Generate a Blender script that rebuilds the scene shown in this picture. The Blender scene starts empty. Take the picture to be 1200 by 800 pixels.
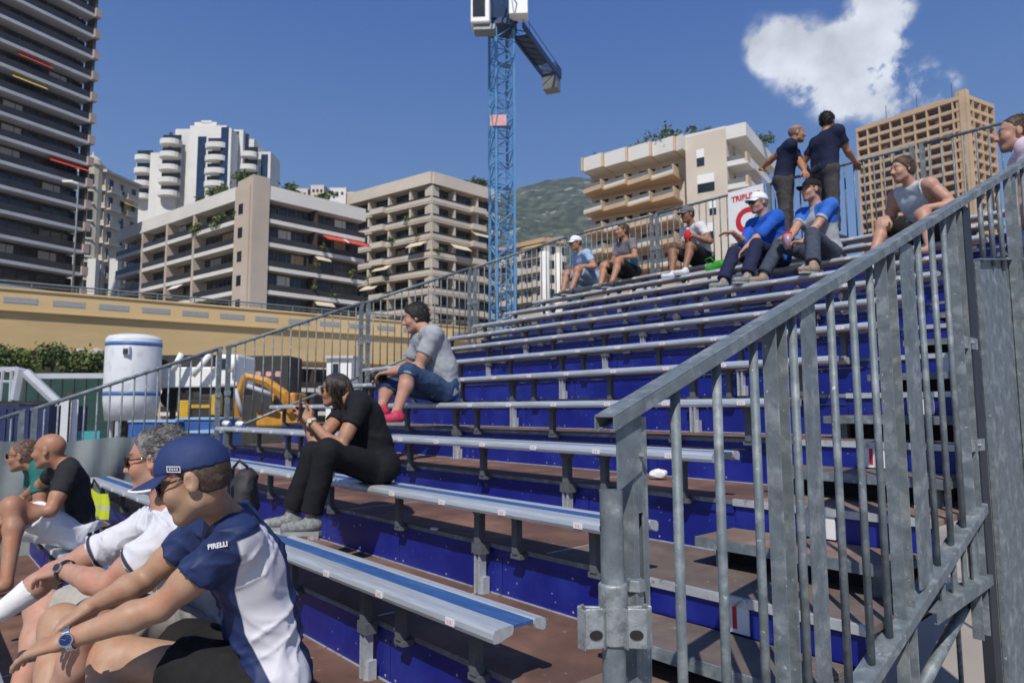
import bpy, bmesh, math, random
import numpy as np
from mathutils import Vector, Matrix, noise as mnoise

random.seed(7)
rng = np.random.default_rng(7)
SC = bpy.context.scene
COL = SC.collection
PI = math.pi

# ------------------------------------------------------------------ camera
CAM = np.array([1.7505, -1.4532, 0.7145])
YAW, PITCH, ROLL = 0.84839, 0.09585, -0.00539
FPX = 800.0


def cam_axes():
    F = np.array([-math.sin(YAW) * math.cos(PITCH), math.cos(YAW) * math.cos(PITCH), math.sin(PITCH)])
    r = np.array([math.cos(YAW), math.sin(YAW), 0.0])
    u = np.cross(r, F)
    c, s = math.cos(ROLL), math.sin(ROLL)
    return r * c + u * s, -r * s + u * c, F


CR, CU, CF = cam_axes()


def sight(px, py):
    """direction of a sight line in the surveyed photograph (1200 x 800 grid)"""
    return CF + CR * (px - 600) / FPX - CU * (py - 400) / FPX


def at(px, py, dep):
    return CAM + sight(px, py) * dep


def on(px, py, ax, val):
    d = sight(px, py)
    return CAM + d * ((val - CAM[ax]) / d[ax])


cam_d = bpy.data.cameras.new('camera')
cam = bpy.data.objects.new('camera', cam_d)
COL.objects.link(cam)
cam_d.sensor_width = 36
cam_d.lens = 24.0
cam_d.clip_start = 0.05
cam_d.clip_end = 12000
M = Matrix(((CR[0], CU[0], -CF[0], CAM[0]), (CR[1], CU[1], -CF[1], CAM[1]), (CR[2], CU[2], -CF[2], CAM[2]), (0, 0, 0, 1)))
cam.matrix_world = M
cam_d.dof.use_dof = True
cam_d.dof.focus_distance = 1.75
cam_d.dof.aperture_fstop = 7.0
SC.camera = cam

# ------------------------------------------------------------------ light
SUN = Vector((0.54, -0.662, 1.0)).normalized()      # towards the sun
sun_d = bpy.data.lights.new('sun', 'SUN')
sun_d.energy = 4.7
sun_d.angle = math.radians(0.53)
sun_d.color = (1.0, 0.955, 0.89)
sun = bpy.data.objects.new('sun', sun_d)
COL.objects.link(sun)
sun.rotation_euler = SUN.to_track_quat('Z', 'Y').to_euler()
sun.location = (20, -30, 60)

W = bpy.data.worlds.new('World')
SC.world = W
W.use_nodes = True
wn, wl = W.node_tree.nodes, W.node_tree.links
wn.clear()
w_out = wn.new('ShaderNodeOutputWorld')
w_bg = wn.new('ShaderNodeBackground')
w_bg.inputs['Strength'].default_value = 0.072
sky = wn.new('ShaderNodeTexSky')
sky.sky_type = 'NISHITA'
sky.sun_disc = False
sky.sun_elevation = math.asin(SUN.z)
sky.sun_rotation = math.atan2(SUN.x, SUN.y)
sky.altitude = 50
sky.air_density = 1.15
sky.dust_density = 0.35
sky.ozone_density = 3.2
SC.view_settings.view_transform = 'Standard'
SC.view_settings.look = 'None'
SC.view_settings.exposure = 0.0
SC.view_settings.gamma = 1.0
SC.view_settings.use_curve_mapping = False

# one fair-weather cloud, as puffs around fixed compass directions of the sky
w_tc = wn.new('ShaderNodeTexCoord')
w_nz = wn.new('ShaderNodeTexNoise')
w_nz.inputs['Scale'].default_value = 9.0
w_nz.inputs['Detail'].default_value = 9.0
w_nz.inputs['Roughness'].default_value = 0.62
wl.new(w_tc.outputs['Generated'], w_nz.inputs['Vector'])


def wmath(op, a, b=None, clamp=False):
    n = wn.new('ShaderNodeMath')
    n.operation = op
    n.use_clamp = clamp
    for k, v in ((0, a), (1, b)):
        if v is None:
            continue
        if isinstance(v, (int, float)):
            n.inputs[k].default_value = v
        else:
            wl.new(v, n.inputs[k])
    return n.outputs[0]


puffs = [(900, 50, 40, 1.0), (935, 68, 56, 1.0), (978, 84, 58, 1.0), (1015, 58, 48, .9), (1028, 20, 44, 1.0), (1046, -8, 38, .9), (1022, 100, 56, .8), (1066, 98, 48, .85), (1102, 105, 32, .7), (955, 115, 46, .35), (1010, 128, 44, .25)]
acc = None
for (px, py, rad, wt) in puffs:
    d = Vector(sight(px, py)).normalized()
    vd = wn.new('ShaderNodeVectorMath')
    vd.operation = 'DISTANCE'
    wl.new(w_tc.outputs['Generated'], vd.inputs[0])
    vd.inputs[1].default_value = d
    t = wmath('DIVIDE', vd.outputs['Value'], rad / FPX * .9)
    t = wmath('MULTIPLY', t, t)
    t = wmath('SUBTRACT', 1.0, t, clamp=True)
    t = wmath('MULTIPLY', t, wt)
    acc = t if acc is None else wmath('ADD', acc, t)
nz = wmath('SUBTRACT', w_nz.outputs['Fac'], 0.5)
dens = wmath('MULTIPLY', acc, wmath('ADD', 0.75, wmath('MULTIPLY', nz, 6.0)))
dens = wmath('SUBTRACT', dens, 0.12)
ss = wn.new('ShaderNodeMapRange')
ss.interpolation_type = 'SMOOTHERSTEP'
wl.new(dens, ss.inputs['Value'])
ss.inputs['From Min'].default_value = 0.0
ss.inputs['From Max'].default_value = 1.0
ss.inputs['To Max'].default_value = 0.93
w_nz2 = wn.new('ShaderNodeTexNoise')
w_nz2.inputs['Scale'].default_value = 17.0
w_nz2.inputs['Detail'].default_value = 6.0
wl.new(w_tc.outputs['Generated'], w_nz2.inputs['Vector'])
cl_ramp = wn.new('ShaderNodeMapRange')
wl.new(w_nz2.outputs['Fac'], cl_ramp.inputs['Value'])
cl_ramp.inputs['From Min'].default_value = 0.35
cl_ramp.inputs['From Max'].default_value = 0.65
cl_ramp.inputs['To Min'].default_value = 9.5
cl_ramp.inputs['To Max'].default_value = 14.0
cl_col = wn.new('ShaderNodeVectorMath')
cl_col.operation = 'SCALE'
cl_col.inputs[0].default_value = (0.93, 0.97, 1.04)
wl.new(cl_ramp.outputs['Result'], cl_col.inputs['Scale'])
w_mix = wn.new('ShaderNodeMix')
w_mix.data_type = 'RGBA'
wl.new(ss.outputs['Result'], w_mix.inputs['Factor'])
# paler, bluer air towards the horizon
w_sep = wn.new('ShaderNodeSeparateXYZ')
wl.new(w_tc.outputs['Generated'], w_sep.inputs[0])
w_hz = wn.new('ShaderNodeMapRange')
w_hz.interpolation_type = 'SMOOTHSTEP'
wl.new(w_sep.outputs['Z'], w_hz.inputs['Value'])
w_hz.inputs['From Min'].default_value = 0.62
w_hz.inputs['From Max'].default_value = 0.0
w_hz.inputs['To Min'].default_value = 0.0
w_hz.inputs['To Max'].default_value = 1.0
w_air = wn.new('ShaderNodeMix')
w_air.data_type = 'RGBA'
wl.new(w_hz.outputs['Result'], w_air.inputs['Factor'])
w_air.inputs[6].default_value = (0.36, 1.55, 5.8, 1)
w_air.inputs[7].default_value = (2.6, 5.1, 9.4, 1)
w_sky = wn.new('ShaderNodeMix')
w_sky.data_type = 'RGBA'
w_sky.inputs['Factor'].default_value = 0.85
wl.new(sky.outputs['Color'], w_sky.inputs[6])
wl.new(w_air.outputs[2], w_sky.inputs[7])
wl.new(w_sky.outputs[2], w_mix.inputs[6])
wl.new(cl_col.outputs['Vector'], w_mix.inputs[7])
wl.new(w_mix.outputs[2], w_bg.inputs['Color'])
wl.new(w_bg.outputs['Background'], w_out.inputs['Surface'])

# ------------------------------------------------------------------ helpers


def link(o, parent=None):
    COL.objects.link(o)
    if parent is not None:
        o.parent = parent
    return o


def tag(o, label=None, cat=None, group=None, kind=None):
    if label:
        o['label'] = label
    if cat:
        o['category'] = cat
    if group:
        o['group'] = group
    if kind:
        o['kind'] = kind
    return o


def thing(name, label, cat, loc=(0, 0, 0), group=None, rotz=0.0):
    o = bpy.data.objects.new(name, None)
    o.empty_display_size = 0.1
    o.location = loc
    o.rotation_euler = (0, 0, rotz)
    COL.objects.link(o)
    return tag(o, label, cat, group)


def copy_tree(o, parent=None):
    c = o.copy()
    COL.objects.link(c)
    if parent is not None:
        c.parent = parent
    for ch in list(o.children):
        copy_tree(ch, c)
    return c


class MB:
    """collects geometry for ONE mesh object; local coordinates are world minus the thing's base"""

    def __init__(self):
        self.v, self.f, self.m = [], [], []

    def add(self, verts, faces, mi=0):
        n = len(self.v)
        self.v += [tuple(map(float, p)) for p in verts]
        self.f += [tuple(i + n for i in fc) for fc in faces]
        self.m += [mi] * len(faces)
        return self

    def box(self, a, b, mi=0):
        x0, y0, z0 = (min(a[i], b[i]) for i in range(3))
        x1, y1, z1 = (max(a[i], b[i]) for i in range(3))
        return self.add([(x0, y0, z0), (x1, y0, z0), (x1, y1, z0), (x0, y1, z0), (x0, y0, z1), (x1, y0, z1), (x1, y1, z1), (x0, y1, z1)],
                        [(0, 3, 2, 1), (4, 5, 6, 7), (0, 1, 5, 4), (1, 2, 6, 5), (2, 3, 7, 6), (3, 0, 4, 7)], mi)

    def obox(self, o, ex, ey, ez, mi=0):
        """box from corner o with edge vectors"""
        o, ex, ey, ez = (np.array(t, float) for t in (o, ex, ey, ez))
        if np.dot(np.cross(ex, ey), ez) < 0:
            o, ex = o + ex, -ex
        p = [o, o + ex, o + ex + ey, o + ey]
        p += [t + ez for t in p]
        return self.add(p, [(0, 3, 2, 1), (4, 5, 6, 7), (0, 1, 5, 4), (1, 2, 6, 5), (2, 3, 7, 6), (3, 0, 4, 7)], mi)

    def prism(self, pts, ex, mi=0):
        """polygon (3-D points) swept by vector ex"""
        pts = [np.array(t, float) for t in pts]
        ex = np.array(ex, float)
        n = len(pts)
        nn = sum((np.cross(pts[i] - pts[0], pts[(i + 1) % n] - pts[0]) for i in range(n)), np.zeros(3))
        if np.dot(nn, ex) > 0:
            pts = pts[::-1]
        return self.add(pts + [t + ex for t in pts],
                        [tuple(range(n)), tuple(range(2 * n - 1, n - 1, -1))] + [(i, i + n, (i + 1) % n + n, (i + 1) % n) for i in range(n)], mi)

    def tube(self, path, r, n=8, mi=0, cap=True):
        P = [np.array(t, float) for t in path]
        rr = r if hasattr(r, '__len__') else [r] * len(P)
        vs, fs = [], []
        T0 = P[1] - P[0]
        ref = np.array((0, 0, 1.0)) if abs(T0[2]) < .9 * np.linalg.norm(T0) else np.array((1.0, 0, 0))
        for i, c in enumerate(P):
            t = P[min(i + 1, len(P) - 1)] - P[max(i - 1, 0)]
            t = t / (np.linalg.norm(t) + 1e-9)
            s = np.cross(ref, t)
            s /= np.linalg.norm(s) + 1e-9
            b = np.cross(t, s)
            for k in range(n):
                a = 2 * PI * k / n
                vs.append(c + rr[i] * (math.cos(a) * s + math.sin(a) * b))
        for i in range(len(P) - 1):
            for k in range(n):
                k2 = (k + 1) % n
                fs.append((i * n + k, i * n + k2, (i + 1) * n + k2, (i + 1) * n + k))
        if cap:
            fs.append(tuple(range(n - 1, -1, -1)))
            fs.append(tuple(range((len(P) - 1) * n, len(P) * n)))
        return self.add(vs, fs, mi)

    def lathe(self, c, prof, n=24, mi=0):
        """prof: list of (radius, z), about a vertical axis through c"""
        vs, fs = [], []
        for (r, z) in prof:
            for k in range(n):
                a = 2 * PI * k / n
                vs.append((c[0] + r * math.cos(a), c[1] + r * math.sin(a), c[2] + z))
        for i in range(len(prof) - 1):
            for k in range(n):
                k2 = (k + 1) % n
                fs.append((i * n + k, i * n + k2, (i + 1) * n + k2, (i + 1) * n + k))
        fs.append(tuple(range(n - 1, -1, -1)))
        fs.append(tuple(range((len(prof) - 1) * n, len(prof) * n)))
        return self.add(vs, fs, mi)

    def build(self, name, mats, parent=None, smooth=False, bevel=0.0, loc=None):
        me = bpy.data.meshes.new(name)
        me.from_pydata(self.v, [], self.f)
        if not isinstance(mats, (list, tuple)):
            mats = [mats]
        for m in mats:
            me.materials.append(m)
        if len(mats) > 1:
            me.polygons.foreach_set('material_index', self.m)
        if smooth:
            me.polygons.foreach_set('use_smooth', [True] * len(me.polygons))
        me.update()
        o = bpy.data.objects.new(name, me)
        link(o, parent)
        if loc is not None:
            o.location = loc
        if bevel > 0:
            bv = o.modifiers.new('bevel', 'BEVEL')
            bv.width = bevel
            bv.segments = 2
            bv.limit_method = 'ANGLE'
        if smooth == 'auto':
            pass
        return o


def inst(src, name, parent, loc=(0, 0, 0)):
    """another object sharing a mesh"""
    o = bpy.data.objects.new(name, src.data)
    link(o, parent)
    o.location = loc
    return o


# ------------------------------------------------------------------ materials
def mat(name, col, rough=0.6, metal=0.0, var=0.12, vscale=8.0, bump=0.0, bscale=60.0, col2=None, c2scale=3.0, c2lo=0.5, c2hi=0.62, spots=None, spec=0.5, trans=0.0, coord='Object', stretch=None):
    m = bpy.data.materials.new(name)
    m.use_nodes = True
    nt = m.node_tree
    n, l = nt.nodes, nt.links
    b = n['Principled BSDF']
    b.inputs['Roughness'].default_value = rough
    b.inputs['Metallic'].default_value = metal
    b.inputs['Specular IOR Level'].default_value = spec
    if trans:
        b.inputs['Transmission Weight'].default_value = trans
    tc = n.new('ShaderNodeTexCoord')
    src = tc.outputs[coord]
    if stretch:
        mp = n.new('ShaderNodeMapping')
        mp.inputs['Scale'].default_value = stretch
        l.new(src, mp.inputs['Vector'])
        src = mp.outputs['Vector']
    base = n.new('ShaderNodeRGB')
    base.outputs[0].default_value = (*col, 1)
    cur = base.outputs[0]

    def noise(scale, detail=5.0, rgh=0.6):
        t = n.new('ShaderNodeTexNoise')
        t.inputs['Scale'].default_value = scale
        t.inputs['Detail'].default_value = detail
        t.inputs['Roughness'].default_value = rgh
        l.new(src, t.inputs['Vector'])
        return t.outputs['Fac']

    def mix(fac, a, bb, blend='MIX'):
        t = n.new('ShaderNodeMix')
        t.data_type = 'RGBA'
        t.blend_type = blend
        if isinstance(fac, float):
            t.inputs['Factor'].default_value = fac
        else:
            l.new(fac, t.inputs['Factor'])
        for k, v in ((6, a), (7, bb)):
            if isinstance(v, tuple):
                t.inputs[k].default_value = (*v, 1)
            else:
                l.new(v, t.inputs[k])
        return t.outputs[2]

    def ramp(v, lo, hi):
        t = n.new('ShaderNodeMapRange')
        t.interpolation_type = 'SMOOTHSTEP'
        l.new(v, t.inputs['Value'])
        t.inputs['From Min'].default_value = lo
        t.inputs['From Max'].default_value = hi
        return t.outputs['Result']

    if col2 is not None:
        cur = mix(ramp(noise(c2scale, 6.0), c2lo, c2hi), cur, tuple(col2))
    if var:
        t = n.new('ShaderNodeMapRange')
        l.new(noise(vscale), t.inputs['Value'])
        t.inputs['From Min'].default_value = 0.3
        t.inputs['From Max'].default_value = 0.7
        t.inputs['To Min'].default_value = 1 - var
        t.inputs['To Max'].default_value = 1 + var
        v = n.new('ShaderNodeVectorMath')
        v.operation = 'SCALE'
        l.new(cur, v.inputs[0])
        l.new(t.outputs['Result'], v.inputs['Scale'])
        cur = v.outputs['Vector']
    if spots is not None:
        sc, lo, hi, scol = spots
        cur = mix(ramp(noise(sc, 3.0, 0.5), lo, hi), cur, tuple(scol))
    l.new(cur, b.inputs['Base Color'])
    rv = n.new('ShaderNodeMapRange')
    l.new(noise(vscale * 1.7), rv.inputs['Value'])
    rv.inputs['To Min'].default_value = max(0.02, rough - 0.12)
    rv.inputs['To Max'].default_value = min(1.0, rough + 0.12)
    l.new(rv.outputs['Result'], b.inputs['Roughness'])
    if bump:
        bp = n.new('ShaderNodeBump')
        bp.inputs['Strength'].default_value = bump
        bp.inputs['Distance'].default_value = 0.01
        l.new(noise(bscale, 4.0), bp.inputs['Height'])
        l.new(bp.outputs['Normal'], b.inputs['Normal'])
    return m


def mat_mask(name, ca, cb, rough=0.75, attr='mask', var=0.08, vscale=14, bump=0.15, bscale=300, edge=0.002, cc=None, attr2=None):
    """two (three) cloth colours parted by a painted-on seam: the sign of a point attribute"""
    m = mat(name, ca, rough, 0, 0, bump=bump, bscale=bscale)
    nt = m.node_tree
    n, l = nt.nodes, nt.links
    b = n['Principled BSDF']
    cur = ca
    pairs = [(attr, cb)] + ([(attr2, cc)] if attr2 else [])
    node_cur = None
    for at_, c_ in pairs:
        a = n.new('ShaderNodeAttribute')
        a.attribute_name = at_
        r = n.new('ShaderNodeMapRange')
        r.inputs['From Min'].default_value = -edge
        r.inputs['From Max'].default_value = edge
        l.new(a.outputs['Fac'], r.inputs['Value'])
        t = n.new('ShaderNodeMix')
        t.data_type = 'RGBA'
        l.new(r.outputs['Result'], t.inputs['Factor'])
        if node_cur is None:
            t.inputs[6].default_value = (*ca, 1)
        else:
            l.new(node_cur, t.inputs[6])
        t.inputs[7].default_value = (*c_, 1)
        node_cur = t.outputs[2]
    l.new(node_cur, b.inputs['Base Color'])
    return m


MT = {}
MT['galv'] = mat('galvanised_steel', (0.145, 0.175, 0.19), 0.6, 0.2, 0.26, 22, 0.06, 160, col2=(0.25, 0.275, 0.285), c2scale=14, c2lo=.48, c2hi=.66, spots=(55, .68, .74, (.42, .44, .44)))
MT['galv_dark'] = mat('galvanised_steel_weathered', (0.20, 0.225, 0.235), 0.58, 0.4, 0.25, 18, 0.06, 140, col2=(0.29, 0.31, 0.31), c2scale=9, c2lo=.5, c2hi=.66)
MT['galv_cast'] = mat('rough_cast_zinc', (0.31, 0.335, 0.34), 0.5, 0.4, 0.22, 40, 0.22, 150, col2=(0.22, 0.24, 0.245), c2scale=30)
MT['alu'] = mat('seat_aluminium', (0.56, 0.60, 0.62), 0.42, 0.45, 0.14, 7, 0.05, 120, col2=(0.45, 0.49, 0.52), c2scale=4, c2lo=.5, c2hi=.7, stretch=(.5, 6, 6))
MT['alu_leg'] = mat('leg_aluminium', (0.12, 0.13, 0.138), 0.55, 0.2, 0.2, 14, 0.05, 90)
MT['alu_bright'] = mat('nosing_aluminium', (0.58, 0.6, 0.6), 0.45, 0.5, 0.2, 12, 0.06, 90, spots=(30, .6, .7, (.3, .3, .3)))
MT['seat_blue'] = mat('seat_blue_plank', (0.030, 0.095, 0.265), 0.5, 0.0, 0.25, 9, 0.05, 90, col2=(0.055, 0.15, 0.33), c2scale=3, c2lo=.5, c2hi=.68, stretch=(.6, 5, 5), spots=(26, .70, .76, (.4, .45, .5)))
MT['riser'] = mat('riser_blue_board', (0.007, 0.0135, 0.20), 0.42, 0.0, 0.2, 3, 0.05, 40, col2=(0.016, 0.029, 0.245), c2scale=3.2, c2lo=.42, c2hi=.7, spots=(38, .715, .75, (.28, .32, .5)))
MT['riser_gap'] = mat('backing_and_step_shade', (0.014, 0.014, 0.016), 0.8, 0, 0.2)  # near-black backing; also stands in for shade below the stair half steps
MT['deck'] = mat('deck_brown_plywood', (0.135, 0.074, 0.053), 0.62, 0, 0.3, 4, 0.08, 80, col2=(0.215, 0.12, 0.08), c2scale=1.6, c2lo=.45, c2hi=.65, spots=(34, .70, .74, (.32, .27, .24)))
MT['deck_grey'] = mat('deck_grey_plywood', (0.135, 0.105, 0.088), 0.7, 0, 0.28, 5, 0.08, 80, col2=(0.19, 0.14, 0.11), c2scale=2.2, spots=(30, .69, .74, (.3, .28, .26)))
MT['step'] = mat('step_plywood', (0.20, 0.135, 0.105), 0.7, 0, 0.22, 6, 0.08, 80, col2=(0.26, 0.17, 0.125), c2scale=3)
MT['white'] = mat('white_enamel', (0.78, 0.78, 0.76), 0.5, 0, 0.05, 6)
MT['red'] = mat('red_paint', (0.55, 0.02, 0.03), 0.5, 0, 0.08)
MT['sticker'] = mat('seat_number_sticker', (0.72, 0.70, 0.68), 0.5, 0, 0.06)
MT['black'] = mat('black_rubber', (0.012, 0.012, 0.013), 0.7, 0, 0.1)
# ------------------------------------------------------------------ grandstand
ROW_P, ROW_H, ZT = 0.6455, 0.2517, 0.224
XL = -6.70
GZ = -2.1                                             # the ground


def wb(mb, name, mats, parent, **k):
    """build a part from world coordinates under a thing that is not rotated"""
    o = mb.build(name, mats, parent, **k)
    p, off = parent, Vector((0, 0, 0))
    while p is not None:
        off += p.location
        p = p.parent
    o.location = -off
    return o


gnd = MB()
gnd.add([(-6000, -6000, GZ), (6000, -6000, GZ), (6000, 6000, GZ), (-6000, 6000, GZ)], [(0, 1, 2, 3)])
MT['ground'] = mat('quay_concrete', (0.34, 0.30, 0.255), 0.85, 0, 0.2, .3, 0.15, 30, col2=(0.25, 0.225, 0.2), c2scale=.12)
tag(gnd.build('ground', MT['ground']), kind='structure')

stand = thing('grandstand', 'long blue and brown stepped grandstand deck that carries the rows of aluminium benches', 'grandstand', (-3, 3.4, GZ))
ROWS = range(-3, 12)
for i in ROWS:
    y0, z = i * ROW_P + .175, i * ROW_H - ZT
    y1 = y0 + ROW_P + (.04 if i < 11 else .12)
    m = MB()
    xs_ = -.62 if i % 2 else -1.06
    if i == 1:
        m.box((XL, y0, z - .022), (xs_, y1, z), 0)
        m.box((xs_, y0, z - .022), (0.06, y1, z), 1)
    else:
        m.box((XL, y0, z - .022), (0.06, y1, z), 0)
    for k in range(4):
        if xs_ - 1.926 * k > XL + .2:
            m.box((xs_ - 1.926 * k - .005, y0 + .03, z - .01), (xs_ - 1.926 * k + .005, y1 - .05, z + .0015), 2)
    wb(m, 'deck', [MT['deck'], MT['deck_grey'], MT['alu_bright']], stand)
    m = MB()
    m.box((0.062, y0, z - .022), (0.84, y1, z))
    wb(m, 'deck', MT['deck_grey'] if i % 2 else MT['step'], stand)
    m = MB()                                            # edge beam below the deck and the white nosing over the stair
    m.box((XL, y0 + .002, z - .062), (-.004, y0 + .03, z - .023), 2)
    m.box((XL, y0 - .003, z - .022), (-.004, y0 - .0005, z - .001), 0)
    m.box((-.003, y0 - .010, z - .026), (0.84, y0 + .012, z + .004), 1)
    wb(m, 'nosing', [MT['galv_dark'], MT['alu_bright'], MT['riser']], stand)
    m = MB()
    x = XL
    k = 0
    while x < -0.01:                                     # boards with narrow joints
        xe = min(x + 0.963, 0.0)
        m.box((x + .003, y0 + .012, z - ROW_H + .002), (xe - .003, y0 + .024, z - .064), 0)
        if i > -2:
            for u_ in (.04, .48, .92):
                for zz in (z - .08, z - ROW_H + .025):
                    if x + u_ < xe - .01:
                        m.box((x + u_, y0 + .0095, zz - .004), (x + u_ + .008, y0 + .0118, zz + .004), 2)
        x = xe
    m.box((0.002, y0 + .006, z - .128), (0.82, y0 + .018, z - .027), 0)
    m.box((0.002, y0 + .02, z - ROW_H - .02), (0.82, y0 + .03, z - .03), 1)  # lower part: dark board in place of the shaded opening below the step
    m.box((XL, y0 + .025, z - ROW_H), (0.0, y0 + .03, z - .07), 1)
    m.box((XL + .0, y0 + .004, z - ROW_H + .001), (0.0, y0 + .022, z - ROW_H + .006), 2)
    wb(m, 'riser', [MT['riser'], MT['riser_gap'], MT['alu_bright']], stand)
    if i < 11:                                          # loose half step of the stair
        zs = z + ROW_H / 2
        ya, yb = i * ROW_P + .5, y0 + ROW_P - .012
        m = MB()
        m.box((0.0, ya + .012, zs - .012), (0.78, yb, zs), 0)
        m.box((-.004, ya, zs - .042), (0.784, ya + .011, zs - .001), 1)
        m.box((-.004, ya + .0115, zs - .042), (.006, yb, zs - .013), 1)
        m.box((.774, ya + .0115, zs - .042), (.784, yb, zs - .013), 1)
        for xx in (.06, .70):
            m.box((xx, ya + .06, z), (xx + .04, ya + .10, zs - .013), 1)
        m.box((.02, ya + .16, z), (.76, ya + .17, zs - .013), 2)  # dark board stands in for the shade under the half step
        wb(m, 'stair_step', [MT['step'] if i % 2 else MT['deck_grey'], MT['galv'], MT['riser_gap']], stand)
    if 0 < i < 11:                                      # white row plate with a red stroke on the riser
        m = MB()
        xp0, xp1, xr = (.355, .430, .366) if i == 1 else (.328, .462, .362)
        m.box((xp0, y0 - .003, z - .120), (xp1, y0 + .004, z - .014), 0)
        m.box((xr, y0 - .0045, z - .106), (xr + .017, y0 - .0034, z - .028), 1)
        if i > 3:
            m.box((xr + .017, y0 - .0045, z - .106), (xr + .03, y0 - .0034, z - .094), 1)
        wb(m, 'row_plate', [MT['white'], MT['red']], stand)
m = MB()
for yy in (-1.2, 0.73, 2.67, 4.6, 6.5):                # scaffold that carries it
    for xx in (-6.6, -4.6, -2.6, -.6, .78):
        zt = math.floor((yy - .175) / ROW_P) * ROW_H - ZT - .03
        m.tube([(xx, yy, GZ), (xx, yy, zt)], .024, 8)
wb(m, 'scaffold', MT['galv_dark'], stand)
m = MB()
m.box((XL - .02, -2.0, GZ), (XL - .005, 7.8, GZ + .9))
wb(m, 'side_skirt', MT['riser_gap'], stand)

# ------------------------------------------------------------------ benches
bench_labels = {
    -3: 'lowest aluminium bench of the stand, below the one under the front men\'s feet',
    -2: 'aluminium bench with blue strip under the feet of the man in the navy cap',
    -1: 'aluminium bench the men in the navy cap and the white polo sit on',
    0: 'blue-striped bench just behind the navy jersey, under the feet of the woman in black',
    1: 'aluminium bench with blue strip that the woman in black sits on',
    2: 'aluminium bench right behind the woman in black, one row above her seat',
    3: 'aluminium bench that the man in the grey t-shirt sits on',
    4: 'aluminium bench right behind the grey t-shirt man, one row above his seat',
    5: 'aluminium bench two rows above the seat of the man in the grey t-shirt',
    6: 'aluminium bench two rows below the shoes of the white-capped man in blue jacket',
    7: 'aluminium bench one row below the shoes of the white-capped man in blue jacket',
    8: 'aluminium bench under the shoes of the man in white cap and blue jacket',
    9: 'aluminium bench the blue-jacketed man and the black-capped man sit on',
    10: 'aluminium bench just below the top row, under the shoes of the grey-capped man',
    11: 'topmost aluminium bench of the stand, in front of the back railing',
}
XE = 0.0


def bench_prof(m, pts, mi=0):
    m.prism([(XL, y, z) for y, z in pts], (-XL, 0, 0), mi)


bm_front = MB()
bench_prof(bm_front, [(0, -.030), (.003, -.013), (.011, -.003), (.024, 0), (.087, 0), (.090, -.004), (.090, -.016), (.085, -.030), (.022, -.046), (.006, -.044)])
bench_prof(bm_front, [(.184, -.016), (.184, -.004), (.187, 0), (.222, 0), (.234, -.005), (.240, -.018), (.236, -.042), (.224, -.044), (.190, -.030)])
bm_ins = MB()
bm_ins.box((XL + .004, .0908, -.014), (-.006, .1832, -.0035))
bm_leg = MB()                                           # short bracket leg
bm_leg.prism([(-.045, .112, -.046), (.045, .112, -.046), (.019, .112, -.078), (.019, .112, -.235), (-.019, .112, -.235), (-.019, .112, -.078)], (0, .035, 0))
bm_leg.box((-.034, .118, -.258), (.034, .170, -.236))
bm_leg.box((-.012, .148, -.234), (.012, .165, -.215))
bm_post = MB()                                          # leg that stands on the deck below
bm_post.prism([(-.055, .105, -.046), (.055, .105, -.046), (.021, .105, -.085), (.021, .105, -.225), (-.021, .105, -.225), (-.021, .105, -.085)], (0, .04, 0))
bm_post.box((-.042, .105, -.275), (.036, .165, -.226))
bm_post.box((-.034, .115, -.474), (-.020, .155, -.276), 1)
bm_post.box((.000, .115, -.474), (.014, .155, -.276), 1)
bm_post.box((.015, .125, -.474), (.030, .165, -.39), 1)
bm_stick = MB()
bm_stick.box((-.024, -.0025, -.036), (.024, .002, -.012), 0)
bm_stick.box((-.012, -.0033, -.030), (-.004, -.0026, -.019), 1)
bm_stick.box((.002, -.0033, -.030), (.011, -.0026, -.019), 1)
MT['sticker_red'] = mat('faded_red_print', (0.62, 0.38, 0.40), 0.5)
first = None
for i in ROWS:
    b = thing('grandstand_bench', bench_labels[i], 'bench', (0, i * ROW_P, i * ROW_H), 'aluminium benches of the grandstand')
    lim = -6.55
    posts = [x for x in (-1.03 - 1.93 * k for k in range(4)) if x > lim]
    legs = [-.25] + [x for k in range(4) for x in (-.75 - 1.93 * k, -1.80 - 1.93 * k) if x > lim and x != -.75] + [-.75]
    sticks = [-.233 - .478 * k for k in range(14)]
    if first is None:
        first = {'seat': bm_front.build('seat', MT['alu'], b), 'seat_strip': bm_ins.build('seat_strip', MT['seat_blue'], b),
                 'leg': bm_leg.build('leg', MT['alu_leg'], b), 'support_post': bm_post.build('support_post', [MT['alu_leg'], MT['alu']], b),
                 'seat_number': bm_stick.build('seat_number', [MT['sticker'], MT['sticker_red']], b)}
        first['leg'].location.x = legs[0]
        first['support_post'].location.x = posts[0]
        first['seat_number'].location.x = sticks[0]
        legs, posts, sticks = legs[1:], posts[1:], sticks[1:]
    else:
        inst(first['seat'], 'seat', b)
        inst(first['seat_strip'], 'seat_strip', b)
    for x in legs:
        inst(first['leg'], 'leg', b, (x, 0, 0))
    for x in posts:
        inst(first['support_post'], 'support_post', b, (x, 0, 0))
    if i >= -1:
        for x in sticks:
            inst(first['seat_number'], 'seat_number', b, (x + rng.uniform(-.02, .02), 0, 0))

# ------------------------------------------------------------------ near railing on the right of the stair
RX = .86


def zh(y):
    return .697 + .385 * (y + .43)


def zb(y):
    return -.088 + .313 * (y - .666)


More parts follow.
